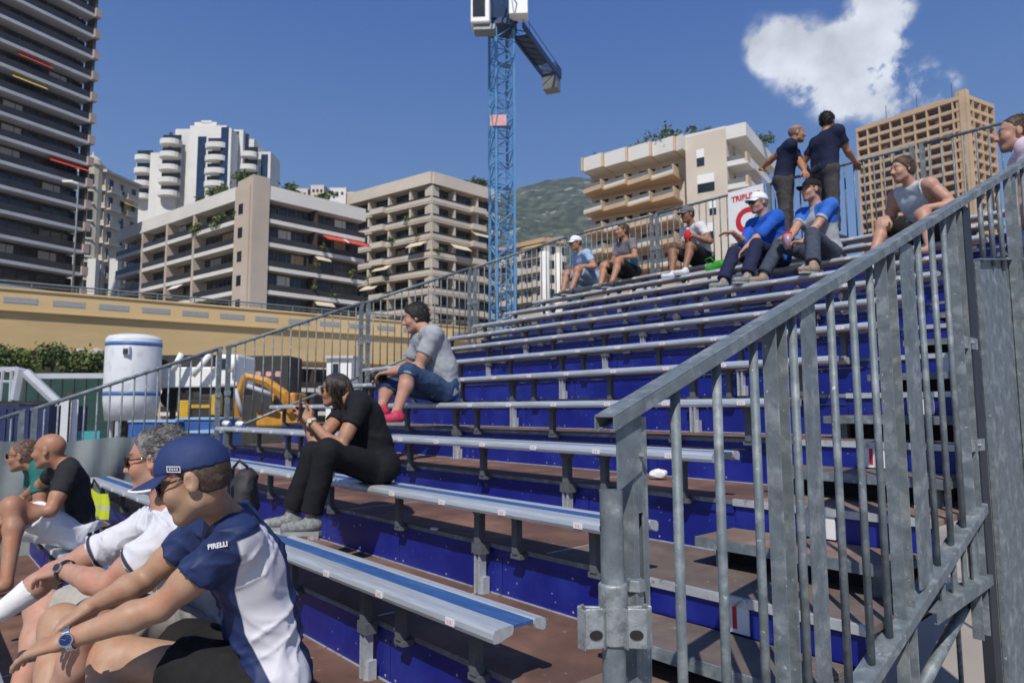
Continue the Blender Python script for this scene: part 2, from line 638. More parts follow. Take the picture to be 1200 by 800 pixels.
def channel(m, x0, x1, ya, yb, zf, hgt, t=.004, down=True, mi=0):
    """sloping U channel along y, web up, flanges down"""
    s = -1 if down else 1
    for (xa, xb, za, zb_) in ((x0, x1, 0, -t), (x0, x0 + t, -t, -hgt), (x1 - t, x1, -t, -hgt)):
        m.prism([(xa, ya, zf(ya) + za), (xb, ya, zf(ya) + za), (xb, ya, zf(ya) + zb_), (xa, ya, zf(ya) + zb_)], (0, yb - ya, zf(yb) - zf(ya)), mi)
    # inward lips
    for (xa, xb) in ((x0 + t, x0 + .012), (x1 - .012, x1 - t)):
        m.prism([(xa, ya, zf(ya) - hgt + t), (xb, ya, zf(ya) - hgt + t), (xb, ya, zf(ya) - hgt), (xa, ya, zf(ya) - hgt)], (0, yb - ya, zf(yb) - zf(ya)), mi)


rail = thing('railing_panel', 'nearest galvanised railing panel, sloping up along the stair in the foreground', 'railing', (RX, .7, -.1), 'galvanised railing panels along the stair')
m = MB()
channel(m, RX - .026, RX + .026, -.43, 2.02, zh, .032)
wb(m, 'handrail', MT['galv'], rail, bevel=.0015)
m = MB()
channel(m, RX - .032, RX + .030, -.36, 1.93, zb, .04)
wb(m, 'bottom_rail', MT['galv'], rail, bevel=.0015)
for y in (-.193, -.026, .146, .36, .603, .765, .91, 1.385, 1.545, 1.70):
    m = MB()
    m.tube([(RX, y, zb(y) - .03), (RX, y, zh(y) - .006)], .0115, 10)
    wb(m, 'baluster', MT['galv'], rail, smooth=True)


def upost(m, y, w, x0, x1, za, zb_, t=.005):
    """upright U post: web across y on the far side, two flanges"""
    m.box((x0, y - w / 2, za), (x0 + t, y + w / 2, zb_))
    m.box((x0 + t, y - w / 2, za), (x1, y - w / 2 + t, zb_))
    m.box((x0 + t, y + w / 2 - t, za), (x1, y + w / 2, zb_))


for (y, w, kind) in ((.262, .062, 'u'), (.435, .085, 'f'), (1.055, .085, 'u'), (1.235, .13, 'f'), (1.85, .09, 'u')):
    m = MB()
    if kind == 'u':
        upost(m, y, w, RX - .022, RX + .018, zb(y) - .5, zh(y - w / 2) - .012)
    else:
        m.box((RX + .006, y - w / 2, zb(y) - .004), (RX + .012, y + w / 2, zh(y - w / 2) - .012))
    wb(m, 'post', MT['galv'], rail, bevel=.001)
m = MB()                                                # end post with slot and gusset plate
x0, x1 = RX - .028, RX + .022
x1 = RX + .006
for (ya, yb, xa, xb) in ((-.352, -.347, x0, x1), (-.347, -.335, x1 - .005, x1), (-.321, -.309, x1 - .005, x1), (-.347, -.309, x0, x0 + .005)):
    m.box((xa, ya, -.9), (xb, yb, zh(-.36) - .03))
m.box((x1 - .005, -.335, -.9), (x1, -.321, .30))
m.box((x1 - .005, -.335, .50), (x1, -.321, zh(-.36) - .03))
m.box((x0, -.309, -.9), (x1, -.304, zh(-.36) - .03))
wb(m, 'end_post', MT['galv'], rail, bevel=.001)
m = MB()
m.prism([(RX + .008, -.405, zh(-.405) - .026), (RX + .008, -.328, zh(-.328) - .026), (RX + .008, -.328, .585), (RX + .008, -.405, .548)], (.004, 0, 0))
m.tube([(RX + .008, -.333, .615), (RX + .024, -.333, .615)], .007, 6)
wb(m, 'gusset_plate', MT['galv'], rail, bevel=.001)
m = MB()
channel(m, RX - .03, RX + .03, 1.26, 1.93, lambda y: .0 + .03 * (y - 1.3), .04)
for y in (1.42, 1.55, 1.68, 1.80):
    m.tube([(RX, y, 0.0), (RX, y, zb(y) - .03)], .011, 8)
wb(m, 'kick_rail', MT['galv'], rail)
for (z, s) in ((.95, 1), (.52, 1)):
    m = MB()
    m.box((RX - .01, 1.846, z), (RX + .012, 2.02, z + .05))
    m.tube([(RX + .008, 1.92, z + .025), (RX + .026, 1.92, z + .025)], .009, 6)
    wb(m, 'joint_bracket', MT['galv_cast'], rail, bevel=.002)

MT['gap_shade'] = mat('shaded_post_dark', (.022, .027, .036), .6, 0, .2)  # near-black puts the post's shaded side into its colour
rail2 = thing('railing_panel', 'galvanised railing panel higher up the stair with a solid sheet in its lower part', 'railing', (RX, 3.4, .5), 'galvanised railing panels along the stair')
m = MB()
channel(m, RX - .026, RX + .026, 2.024, 5.0, zh, .032)
wb(m, 'handrail', MT['galv'], rail2, bevel=.0015)
m = MB()
m.prism([(RX - .012, 2.14, -1.0), (RX - .012, 4.9, -1.0), (RX - .012, 4.9, 1.372 + .14 * 2.76), (RX - .012, 2.14, 1.372)], (.004, 0, 0))
m.prism([(RX - .0075, 2.14, 1.365), (RX - .0075, 4.9, 1.365 + .14 * 2.76), (RX - .0075, 4.9, 1.372 + .14 * 2.76), (RX - .0075, 2.14, 1.372)], (.02, 0, 0))
m.box((RX - .0075, 2.136, -1.0), (RX + .012, 2.142, 1.36))
wb(m, 'sheet_panel', MT['galv'], rail2)
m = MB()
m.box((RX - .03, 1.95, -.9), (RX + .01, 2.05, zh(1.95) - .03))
wb(m, 'post', MT['gap_shade'], rail2)
for k, y in enumerate((2.25, 2.42, 2.59, 2.95, 3.12, 3.29, 3.46, 3.63, 3.8, 3.97, 4.14, 4.31)):
    m = MB()
    m.tube([(RX, y, 1.376), (RX, y, zh(y) - .006)], .0115, 8)
    wb(m, 'baluster', MT['galv'], rail2, smooth=True)
for (y, w) in ((2.76, .10), (4.5, .1)):
    m = MB()
    upost(m, y, w, RX - .004, RX + .03, -1.0, zh(y - w / 2) - .012)
    wb(m, 'post', MT['galv'], rail2)

# scaffold tube with its cast collar
tp = thing('scaffold_tube', 'upright galvanised scaffold tube with a cast two-lug collar at the railing end', 'scaffold tube', (.83, -.40, GZ))
m = MB()
TX, TY, TR = float(at(717.5, 660, 1.33)[0]), float(at(717.5, 660, 1.33)[1]), .0226
prof = [(TR, 0), (TR, .551 - GZ), (TR - .004, .551 - GZ), (TR - .004, .30 - GZ)]
m.lathe((TX, TY, GZ), prof, 28)
wb(m, 'tube', MT['galv'], tp, smooth=False)
m = MB()
for k in range(3):                                      # drilled holes and weld spots
    pass
cdir = np.array([.7, -.71, 0.0])
m = MB()
for (ang, z) in ((-30, .478), ):
    a = math.radians(ang)
    dirv = np.array([math.cos(a + math.atan2(-.71, .7) - .9), math.sin(a + math.atan2(-.71, .7) - .9), 0])
    c = np.array([TX, TY, z]) + dirv * (TR - .001)
    m.tube([c, c + dirv * .0016], .0048, 12)
wb(m, 'drilled_hole', MT['black'], tp)
m = MB()
m.lathe((TX, TY, 0), [(TR + .0055, .262), (TR + .0055, .372), (TR + .002, .375)], 28)
nrm0 = lambda v: np.array(v) / np.linalg.norm(v)
vr = np.array([.66, .75, 0.0])                          # across the view
vf = np.array([.75, -.66, 0.0])                         # towards the camera
for s in (-1, 1):
    # hollow wedge lug: outline loop swept in height
    base = np.array([TX, TY, 0.0]) + vf * .014
    o_ = [vr * s * .012, vr * s * .022 + vf * .020, vr * s * .058 + vf * .026, vr * s * .072 + vf * .004, vr * s * .060 - vf * .016, vr * s * .024 - vf * .012]
    i_ = [vr * s * .018 + vf * .002, vr * s * .026 + vf * .013, vr * s * .055 + vf * .018, vr * s * .064 + vf * .003, vr * s * .056 - vf * .009, vr * s * .026 - vf * .005]
    n = len(o_)
    for k in range(n):
        k2 = (k + 1) % n
        if k2 == 0:
            continue
        q_ = [base + o_[k], base + o_[k2], base + i_[k2], base + i_[k]]
        m.prism([t + np.array((0, 0, .258 + .004 * (k % 2))) for t in q_], (0, 0, .074))
wb(m, 'collar', MT['galv_cast'], tp, bevel=.003)
for s in (-1, 1):
    m = MB()
    c = np.array([TX, TY, .288]) + vf * .0375 + vr * s * .038
    e_ = nrm0(vr * s * .036 + vf * .006)
    f_ = np.array([e_[1], -e_[0], 0.0])
    f_ = f_ if f_ @ vf > 0 else -f_
    m.prism([c + e_ * .013 * math.cos(t) + np.array((0, 0, .009 * math.sin(t))) for t in np.linspace(0, 2 * PI, 13)[:-1]], f_ * .0018)
    wb(m, 'drilled_hole', MT['black'], tp)
m = MB()                                                # bolt head and wedge beside the collar
c = np.array([TX, TY, .352]) + vr * .05 - vf * .03
m.tube([c, c + np.array((0, 0, .022))], [.022, .018], 6)
m.box(c + np.array((-.012, -.012, -.03)), c + np.array((.012, .012, 0)))
wb(m, 'wedge_bolt', MT['galv_dark'], tp, bevel=.002)
m = MB()
m.tube([(RX - .05, 1.25, -.30), (RX - .05, 1.95, -.06)], .022, 10)
m.tube([(RX - .05, 1.2, GZ), (RX - .05, 1.2, .05)], .024, 10)
br = thing('scaffold_brace', 'diagonal scaffold brace and standard below the stair railing at lower right', 'scaffold brace', (RX, 1.2, GZ))
wb(m, 'brace', MT['galv'], br, smooth=True)

# ------------------------------------------------------------------ railing panels along the left edge and the back
LX = -6.86


def zl(y):
    return .93 + .389 * y


bal_proto = {}


def rail_panel(label, p0, p1, z0, z1, hgt, group, double0=True):
    """p0,p1: plan points; z0,z1: top of the handrail at the ends"""
    p0, p1 = np.array(p0, float), np.array(p1, float)
    mid = (p0 + p1) / 2
    t = thing('railing_panel', label, 'railing', (mid[0], mid[1], (z0 + z1) / 2 - hgt), group)
    L = np.linalg.norm(p1 - p0)
    a3, b3 = np.array([*p0, z0]), np.array([*p1, z1])
    dn = np.array((0, 0, 1.0))
    m = MB()
    m.tube([a3 + dn * -.02, b3 + dn * -.02], .021, 8)
    wb(m, 'handrail', MT['galv'], t, smooth=True)
    m = MB()
    m.tube([a3 - dn * (hgt - .04), b3 - dn * (hgt - .04)], .018, 8)
    wb(m, 'bottom_rail', MT['galv_dark'], t, smooth=True)
    n = max(2, int(round(L / .121)))
    for k in range(1, n):
        q_ = a3 + (b3 - a3) * k / n
        m = MB()
        m.tube([q_ - dn * (hgt - .04), q_ - dn * .03], .0095, 6)
        wb(m, 'baluster', MT['galv'], t, smooth=True)
    for e, sgn in ((a3, 1), (b3, -1)):
        q_ = e + (b3 - a3) / L * .035 * sgn
        m = MB()
        m.box((q_[0] - .024, q_[1] - .024, q_[2] - hgt - .35), (q_[0] + .024, q_[1] + .024, q_[2] - .012))
        wb(m, 'post', MT['galv'], t)
        m = MB()
        m.box((q_[0] - .03, q_[1] - .03, q_[2] - .62), (q_[0] + .034, q_[1] + .03, q_[2] - .56))
        wb(m, 'clamp', MT['galv_cast'], t)
    return t


ys = [-4.4, -2.46, -.52, 1.42, 3.345, 5.28, 7.58]
llab = ['left edge railing panel lowest down, beyond the tarpaulin', 'left edge railing panel above the grey tarpaulin, behind the man in the teal polo',
        'left edge railing panel in front of the white silo, behind the grey-haired man', 'left edge railing panel in front of the orange excavator, behind the woman with the phone',
        'left edge railing panel behind the head of the man in the grey t-shirt', 'left edge railing panel in front of the blue crane, highest on that edge']
for k in range(6):
    rail_panel(llab[k], (LX, ys[k] + .02), (LX, ys[k + 1] - .02), zl(ys[k]), zl(ys[k + 1]), 1.1, 'railing panels of the grandstand edge')
BY = 7.60
xs = [LX, -4.96, -3.0, -1.03, .92, 2.9]
blab = ['back railing panel behind the two seated men in the far corner of the stand', 'back railing panel behind the grey-capped man, left of the red and white sign',
        'back railing panel behind the two standing men in navy', 'back railing panel behind the man in the sleeveless shirt', 'back railing panel at the far right, behind the man in pink']
for k in range(5):
    rail_panel(blab[k], (xs[k] + .02, BY), (xs[k + 1] - .02, BY), 3.885, 3.885, 1.1, 'railing panels of the grandstand edge')

# sign on the back railing
sg = thing('stand_sign', 'white sign with red lettering TRIBUNE C hung on the back railing', 'sign', (-2.9, BY - .05, 3.1))
c0, c1 = on(853, 226, 1, BY - .06), on(894, 277, 1, BY - .06)
m = MB()
sx0, sx1, sz1 = c0[0], c0[0] + .56, c0[2] + .0
m.box((sx0, BY - .060, sz1 - .78), (sx1, BY - .048, sz1))
wb(m, 'board', MT['white'], sg)


def text(s, size, loc, rot, material, parent, name='lettering', extr=.002, align='CENTER', bold=0.0, sx=1.0):
    cu = bpy.data.curves.new(name, 'FONT')
    cu.body = s
    cu.size = size
    cu.extrude = extr
    cu.offset = bold
    cu.align_x = align
    cu.align_y = 'CENTER'
    tmp = bpy.data.objects.new(name, cu)
    COL.objects.link(tmp)
    dg = bpy.context.evaluated_depsgraph_get()
    me = bpy.data.meshes.new_from_object(tmp.evaluated_get(dg))
    bpy.data.objects.remove(tmp)
    me.materials.clear()
    me.materials.append(material)
    o = bpy.data.objects.new(name, me)
    link(o, parent)
    if isinstance(rot, Matrix):
        mw = Matrix.Translation(Vector(loc)) @ rot.to_4x4() @ Matrix.Diagonal((sx, 1, 1, 1))
    else:
        from mathutils import Euler
        mw = Matrix.Translation(Vector(loc)) @ Euler(rot).to_matrix().to_4x4() @ Matrix.Diagonal((sx, 1, 1, 1))
    off = Vector((0, 0, 0))
    p = parent
    while p is not None:
        off += p.location
        p = p.parent
    o.matrix_local = Matrix.Translation(-off) @ mw
    return o


cx = (sx0 + sx1) / 2
text('TRIBUNE', .112, (cx, BY - .0615, sz1 - .13), (PI / 2, 0, 0), MT['red'], sg, bold=.004)
text('C', .50, (cx, BY - .0615, sz1 - .50), (PI / 2, 0, 0), MT['red'], sg, bold=.016)
# ------------------------------------------------------------------ background helpers
def dirh(px, py=474):
    s = sight(px, py)
    v = np.array([s[0], s[1], 0.0])
    return v / np.linalg.norm(v)


def reach(O, a, px, py):
    """how far from O along a to where the sight line (px,py) passes overhead or below"""
    s = sight(px, py)[:2]
    w = (O - CAM)[:2]
    cr = lambda p, q_: p[0] * q_[1] - p[1] * q_[0]
    return -cr(w, s) / cr(a[:2], s)


ZV = np.array((0, 0, 1.0))
BXH = np.array([CR[0], CR[1], 0.0]) / np.linalg.norm(CR[:2])


def glass_mat(name, col, rough=0.12):
    return mat(name, col, rough, 0, 0.3, .35, spec=.6)


MT['glass'] = glass_mat('dark_window_glass', (0.022, 0.027, 0.033))
MT['glass_b'] = glass_mat('blue_window_glass', (0.02, 0.04, 0.085))
MT['blind'] = mat('window_blind', (0.45, 0.42, 0.37), .8)
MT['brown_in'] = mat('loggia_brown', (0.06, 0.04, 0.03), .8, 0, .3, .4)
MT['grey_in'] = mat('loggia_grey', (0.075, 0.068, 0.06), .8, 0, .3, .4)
MT['tower_band'] = mat('tower_slab_concrete', (0.46, 0.48, 0.51), .8, 0, .12, .3)
MT['tower_rail'] = mat('tower_balustrade', (0.035, 0.033, 0.035), .4, 0, .3, .5)
MT['tower_end'] = mat('tower_pinkish_concrete', (0.40, 0.33, 0.30), .8, 0, .12, .3)
MT['conc'] = mat('pale_concrete', (0.55, 0.51, 0.46), .85, 0, .12, .25, col2=(.46, .43, .39), c2scale=.2)
MT['conc_pink'] = mat('pinkish_render', (0.47, 0.40, 0.33), .85, 0, .1, .25)
MT['conc_w'] = mat('white_render', (0.66, 0.645, 0.60), .85, 0, .08, .2)
MT['cream'] = mat('cream_render', (0.56, 0.50, 0.385), .85, 0, .1, .3)
MT['beige'] = mat('beige_render', (0.58, 0.51, 0.42), .85, 0, .07, .2, col2=(.52, .45, .365), c2scale=.12)
MT['ochre'] = mat('ochre_render', (0.56, 0.41, 0.27), .85, 0, .1, .3)
MT['tan'] = mat('tan_concrete', (0.50, 0.35, 0.215), .85, 0, .12, .15)
MT['tan_in'] = mat('tan_loggia', (0.17, 0.10, 0.062), .85, 0, .25, .3)
MT['yellow'] = mat('yellow_canvas', (0.65, 0.47, 0.14), .8)
MT['redcloth'] = mat('red_awning', (0.62, 0.07, 0.035), .8)
MT['beigecloth'] = mat('cream_awning', (0.62, 0.54, 0.38), .8)
MT['rail_dk'] = mat('dark_balustrade', (0.035, 0.034, 0.033), .45, 0, .2, .6)
MT['rail_gl'] = mat('grey_glass_balustrade', (0.17, 0.18, 0.175), .25, 0, .2, .6)


def leaf_mat(name, c1, c2, rough=.65):
    m = bpy.data.materials.new(name)
    m.use_nodes = True
    n, l = m.node_tree.nodes, m.node_tree.links
    b = n['Principled BSDF']
    g = n.new('ShaderNodeNewGeometry')
    t = n.new('ShaderNodeMix')
    t.data_type = 'RGBA'
    t.inputs[6].default_value = (*c1, 1)
    t.inputs[7].default_value = (*c2, 1)
    l.new(g.outputs['Random Per Island'], t.inputs['Factor'])
    l.new(t.outputs[2], b.inputs['Base Color'])
    b.inputs['Roughness'].default_value = rough
    return m


MT['leaf'] = leaf_mat('garden_leaves', (0.025, 0.05, 0.012), (0.10, 0.15, 0.035))
MT['leaf_y'] = leaf_mat('light_green_leaves', (0.05, 0.085, 0.015), (0.17, 0.20, 0.05))
MT['bark'] = mat('bark', (0.09, 0.065, 0.045), .9, 0, .3, 4)


def leaves(m, c, rad, n, size, seed=0, mi=0):
    """leaf faces in uneven clumps through an ellipsoid"""
    g = np.random.default_rng(seed + 11)
    nc = max(3, n // 45)
    cl = g.normal(size=(nc, 3))
    cl /= np.linalg.norm(cl, axis=1)[:, None] + 1e-9
    cl *= g.uniform(.25, .95, (nc, 1)) ** .6
    for k in range(n):
        q_ = cl[g.integers(nc)] + g.normal(size=3) * .22
        p = np.array(c) + q_ * np.array(rad)
        a = g.normal(size=3)
        a /= np.linalg.norm(a)
        b = np.cross(a, g.normal(size=3))
        b /= np.linalg.norm(b) + 1e-9
        s = size * g.uniform(.6, 1.35)
        m.add([p - a * s, p + b * s * .6, p + a * s, p - b * s * .6], [(0, 1, 2, 3)], mi)
    return m


def bush(name, label, c, rad, n, size, group=None, m='leaf', seed=0, cat='shrub'):
    t = thing(name, label, cat, (c[0], c[1], c[2] - rad[2]), group)
    wb(leaves(MB(), c, rad, n, size, seed), 'foliage', MT[m], t)
    b_ = MB()
    for k in range(3):
        b_.tube([(c[0] + .1 * (k - 1), c[1], c[2] - rad[2]), (c[0] + rad[0] * .5 * (k - 1), c[1] + rad[1] * .3 * (k % 2), c[2] + rad[2] * .3)], [rad[2] * .06, rad[2] * .02], 5)
    wb(b_, 'stem', MT['bark'], t)
    return t


class Facade:
    """a storeyed front: O corner on the ground plan, a along, n outwards"""

    def __init__(s, bld, O, a, L, n, ztop, fh, nfl, bays):
        s.b, s.O, s.a, s.L, s.n, s.zt, s.fh, s.nfl, s.bays = bld, np.array([O[0], O[1], 0.0]), a, L, n, ztop, fh, nfl, bays

    def P(s, u, d, z):
        return s.O + s.a * u + s.n * d + ZV * z

    def bx(s, m, u0, u1, d0, d1, z0, z1, mi=0):
        m.obox(s.P(u0, d0, z0), s.a * (u1 - u0), s.n * (d1 - d0), ZV * (z1 - z0), mi)

    def zf(s, k):
        """floor level of storey k counted from the top (k=1 is the top storey)"""
        return s.zt - k * s.fh

    def windows(s, rec, wall, h0=.1, h1=2.3, fill=.78, glass='glass', blind=.2, seed=1, stuff=False, k0=1, frame=None):
        g = np.random.default_rng(seed)
        bw = s.L / s.bays
        big = MB()
        for k in range(k0, s.nfl + 1):
            for j in range(s.bays):
                u0 = j * bw + bw * (1 - fill) / 2
                u1 = u0 + bw * fill
                m = big if stuff else MB()
                z0, z1 = s.zf(k) + h0, s.zf(k) + h1
                f = .06
                s.bx(m, u0, u1, -rec + .004, -rec + .03, z0, z1, 0)
                nm = max(2, int(round((u1 - u0) / 1.1)) + 1)
                for q_ in range(nm):
                    uu = u0 + (u1 - u0 - f) * q_ / (nm - 1)
                    s.bx(m, uu, uu + f, -rec + .031, -rec + .07, z0, z1, 1)
                s.bx(m, u0 + f, u1 - f, -rec + .031, -rec + .068, z1 - f, z1, 1)
                if g.random() < blind:
                    hh = g.uniform(.3, 1.0) * (z1 - z0)
                    uu = u0 + (u1 - u0) * g.choice([0, .5])
                    s.bx(m, uu + .05, uu + (u1 - u0) * .48, -rec + .031, -rec + .05, z1 - hh, z1 - f - .01, int(g.integers(2, 5)))
                if not stuff:
                    wb(m, 'window', [MT[glass], MT[frame or 'rail_gl'], MT['blind'], MT['conc_w'], MT['tan']], s.b)
        if stuff:
            o = wb(big, 'window', [MT[glass], MT[frame or 'rail_gl'], MT['blind'], MT['conc_w'], MT['tan']], s.b)
            o['kind'] = 'stuff'

    def balconies(s, rec, slab_m, para_m, slab=.28, para=.85, u0=0, u1=None, out=0.0, k0=1, pt=.1, lift=0.0):
        u1 = s.L if u1 is None else u1
        for k in range(k0, s.nfl + 1):
            z = s.zf(k)
            m = MB()
            s.bx(m, u0, u1, -rec, out, z - slab, z, 0)
            s.bx(m, u0, u1, out - pt, out + .003, z + .002 + lift, z + para, 1)
            wb(m, 'balcony', [MT[slab_m], MT[para_m]], s.b)

    def columns(s, rec, m_, w=.25, d=None, zb=GZ):
        bw = s.L / s.bays
        for j in range(s.bays + 1):
            m = MB()
            u = min(max(j * bw, w / 2 + .003), s.L - w / 2 - .003)
            s.bx(m, u - w / 2, u + w / 2, -rec + .002, -.16 if d is None else d, zb, s.zt - .3)
            wb(m, 'column', MT[m_], s.b)


def core(bld, poly, z0, z1, m_, name='wall'):
    m = MB()
    m.prism([np.array([p[0], p[1], z0]) for p in poly], (0, 0, z1 - z0))
    return wb(m, name, MT[m_], bld)


def basis(O, vR, vL):
    return dirh(vR), dirh(vL)


# ------------------------------------------------------------------ hills
def ridge(px):
    X = [-900, -300, 100, 300, 345, 400, 440, 520, 600, 640, 690, 760, 900, 1000, 1300, 1800]
    Y = [230, 225, 226, 222, 214, 214, 221, 222, 214, 204, 198, 210, 262, 300, 320, 330]
    return np.interp(px, X, Y)


def terrain(name, depth0, depth1, nx, nz, fn, m_, rough, seed):
    m = MB()
    vs, fs = [], []
    cols = np.linspace(-900, 1800, nx)
    for j in range(nz):
        t = j / (nz - 1)
        for px in cols:
            dep = depth0 + (depth1 - depth0) * t
            top = at(px, fn(px), depth1)
            s = at(px, 474, dep)
            z = GZ + (top[2] - GZ) * (t ** 1.25)
            nv = mnoise.fractal(Vector((px / 42.0 + seed, t * 7.0, seed)), .9, 2.1, 6)
            w = math.sin(PI * min(t, .92))
            s[2] = z + nv * rough * (0.25 + .9 * w)
            s[:2] += nv * rough * .6 * dirh(px)[:2]
            vs.append(s)
    for j in range(nz - 1):
        for i in range(nx - 1):
            a = j * nx + i
            fs.append((a, a + 1, a + nx + 1, a + nx))
    m.add(vs, fs)
    return m.build(name, m_, smooth=False)


MT['hill'] = mat('scrub_hillside', (0.028, 0.042, 0.022), .95, 0, .5, .06, .8, .12, col2=(0.065, 0.078, 0.045), c2scale=.03, c2lo=.45, c2hi=.6, spots=(.035, .62, .70, (.24, .23, .21)))
tag(terrain('hills', 420, 1350, 260, 60, ridge, MT['hill'], 34, 3.3), kind='structure')

# ------------------------------------------------------------------ high-rise on the left
tw = thing('apartment_tower', 'tall dark apartment tower with stacked pale balcony bands at the left edge', 'tower block', (0, 0, GZ))
E0 = at(104, 200, 92)
a = dirh(1000)
n_ = np.array([a[1], -a[0], 0.0])
if np.dot(n_, CAM - E0) < 0:
    n_ = -n_
LT = 46.0
O = E0 - a * LT
tw.location = (E0[0], E0[1], GZ)
zt0 = at(104, -70, 92)[2]
fh = 3.0
F = Facade(tw, O, a, LT, n_, zt0, fh, int((zt0 - GZ) / fh), 9)
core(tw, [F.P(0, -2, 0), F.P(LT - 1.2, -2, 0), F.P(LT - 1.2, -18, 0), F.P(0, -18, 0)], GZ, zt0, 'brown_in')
F.windows(2.0, None, .15, 2.45, .86, 'glass', .25, 3, stuff=False, k0=1) if False else None
F.nfl_all = F.nfl
for k in range(1, F.nfl + 1):
    z = F.zf(k)
    m = MB()
    F.bx(m, 0, LT, -2.0, 0.0, z - .30, z + .12, 0)
    F.bx(m, 0, LT - .35, -.10, -.04, z + .13, z + 1.0, 1)
    F.bx(m, LT - .34, LT + .45, -1.9, .35, z - .22, z + .95, 2)
    F.bx(m, LT - .34, LT + .003, -18, -2.1, z - .22, z + .35, 0)
    wb(m, 'balcony', [MT['tower_band'], MT['tower_rail'], MT['tower_end']], tw)
g = np.random.default_rng(5)
bw = LT / 9
big = MB()
for k in range(1, F.nfl + 1):
    for j in range(9):
        m = MB() if k <= 11 else big
        u0 = j * bw + .35
        F.bx(m, u0, u0 + bw - .7, -1.99, -1.95, F.zf(k) + .15, F.zf(k) + 2.45, 0)
        for q_ in (0, .33, .66, 1):
            F.bx(m, u0 + (bw - .78) * q_, u0 + (bw - .78) * q_ + .08, -1.945, -1.9, F.zf(k) + .15, F.zf(k) + 2.45, 1)
        if g.random() < .3:
            F.bx(m, u0 + .1, u0 + bw * .45, -1.945, -1.92, F.zf(k) + 1.2, F.zf(k) + 2.4, 2)
        if m is not big:
            wb(m, 'window', [MT['glass'], MT['grey_in'], MT['blind']], tw)
o = wb(big, 'window', [MT['glass'], MT['grey_in'], MT['blind']], tw)
o['kind'] = 'stuff'
for (px, py, w, c) in ((22, 75, 4, 'redcloth'), (14, 108, 4, 'yellow'), (58, 208, 5, 'redcloth')):
    u = reach(O, a, px, py)
    zz = (at(px, py, 1) - CAM)[2] / np.linalg.norm((at(px, py, 1) - CAM)[:2]) * np.linalg.norm((F.P(u, 0, 0) - CAM)[:2]) + CAM[2]
    k = max(1, int(round((zt0 - zz) / fh)))
    zz = zt0 - (k - 1) * fh - .32
    m = MB()
    m.prism([F.P(u, -.9, zz), F.P(u, .25, zz - .75), F.P(u, .25, zz - .82), F.P(u, -.9, zz - .06)], a * w)
    wb(m, 'awning', MT[c], tw)
for j in range(0, 10, 3):
    m = MB()
    F.bx(m, j * bw - .15 if j else 0, j * bw + .15, -1.94, -.2, GZ, zt0)
    wb(m, 'column', MT['grey_in'], tw)

# ------------------------------------------------------------------ ornate old building behind the tower
ob = thing('mansion', 'ornate cream old building with domed corner turret beside the dark tower', 'building', (0, 0, GZ))
O = at(124, 203, 128)
ob.location = (O[0], O[1], GZ)
a, b_ = dirh(760), -BXH
LR, LL = reach(O, a, 163, 222), reach(O, b_, 92, 205)
nL = np.array([CF[0], CF[1], 0.0]) / -np.linalg.norm(CF[:2])
nR = np.array([a[1], -a[0], 0.0])
nR = nR if np.dot(nR, CAM - O) > 0 else -nR
zt = O[2]
FL = Facade(ob, O, b_, LL, nL, zt, 3.3, int((zt - GZ) / 3.3), 3)
FR = Facade(ob, O, a, LR, nR, zt, 3.3, FL.nfl, max(3, int(LR / 4)))
core(ob, [O, O + a * LR, O + a * LR + b_ * LL, O + b_ * LL], GZ, zt, 'cream')
FL.windows(-.02, None, .5, 2.6, .42, 'glass', .3, 8, frame='conc_w')
FR.nfl = 9
FR.windows(-.02, None, .5, 2.5, .42, 'glass', .3, 9, frame='conc_w')
for k in range(1, 10):
    m = MB()
    FL.bx(m, -.5, LL, .005, .55, FL.zf(k) - .2, FL.zf(k) + .05, 0)
    FL.bx(m, -.4, LL, .40, .53, FL.zf(k) + .06, FL.zf(k) + .85, 1)
    for uu in np.arange(.6, LR - 2, 4.2):
        FR.bx(m, uu, uu + 2.6, .005, .9, FR.zf(k) - .2, FR.zf(k) + .05, 0)
        FR.bx(m, uu, uu + 2.6, .78, .9, FR.zf(k) + .055, FR.zf(k) + .9, 1)
    wb(m, 'balcony', [MT['conc_w'], MT['cream']], ob)
m = MB()
FL.bx(m, -.7, LL, -.4, .8, zt, zt + .5)
FR.bx(m, .01, LR, -.4, .7, zt - .005, zt + .45)
FL.bx(m, 1, LL - 1, -9, -1, zt + .5, zt + 1.6)
wb(m, 'roof', MT['conc'], ob)
tc_ = FL.P(LL * .42, .6, 0)
m = MB()
m.lathe((tc_[0], tc_[1], 0), [(1.9, GZ), (1.9, zt + .9), (2.2, zt + 1.0), (2.2, zt + 1.3), (1.6, zt + 1.4), (1.45, zt + 2.2), (.95, zt + 2.8), (.25, zt + 3.1), (.08, zt + 3.9)], 16)
wb(m, 'turret', MT['cream'], ob, smooth=False)
for k in range(1, 9):
    for s_ in (-.5, .5):
        v = np.array([nL[0] * math.cos(s_) - nL[1] * math.sin(s_), nL[0] * math.sin(s_) + nL[1] * math.cos(s_), 0])
        w_ = np.array([-v[1], v[0], 0])
        m = MB()
        q_ = np.array([tc_[0], tc_[1], FL.zf(k) + .4]) + v * 1.86 - w_ * .4
        m.obox(q_, w_ * .8, v * .12, ZV * 2.0, 0)
        m.obox(q_ - w_ * .2 - ZV * .35, w_ * 1.2, v * .35, ZV * .25, 1)
        wb(m, 'window', [MT['glass'], MT['conc_w']], ob)
m = MB()
u = 4.0
m.prism([FR.P(u, .3, FR.zf(2) + 2.4), FR.P(u, 1.8, FR.zf(2) + 1.7), FR.P(u, 1.8, FR.zf(2) + 1.6), FR.P(u, .3, FR.zf(2) + 2.3)], a * 4)
wb(m, 'awning', MT['yellow'], ob)
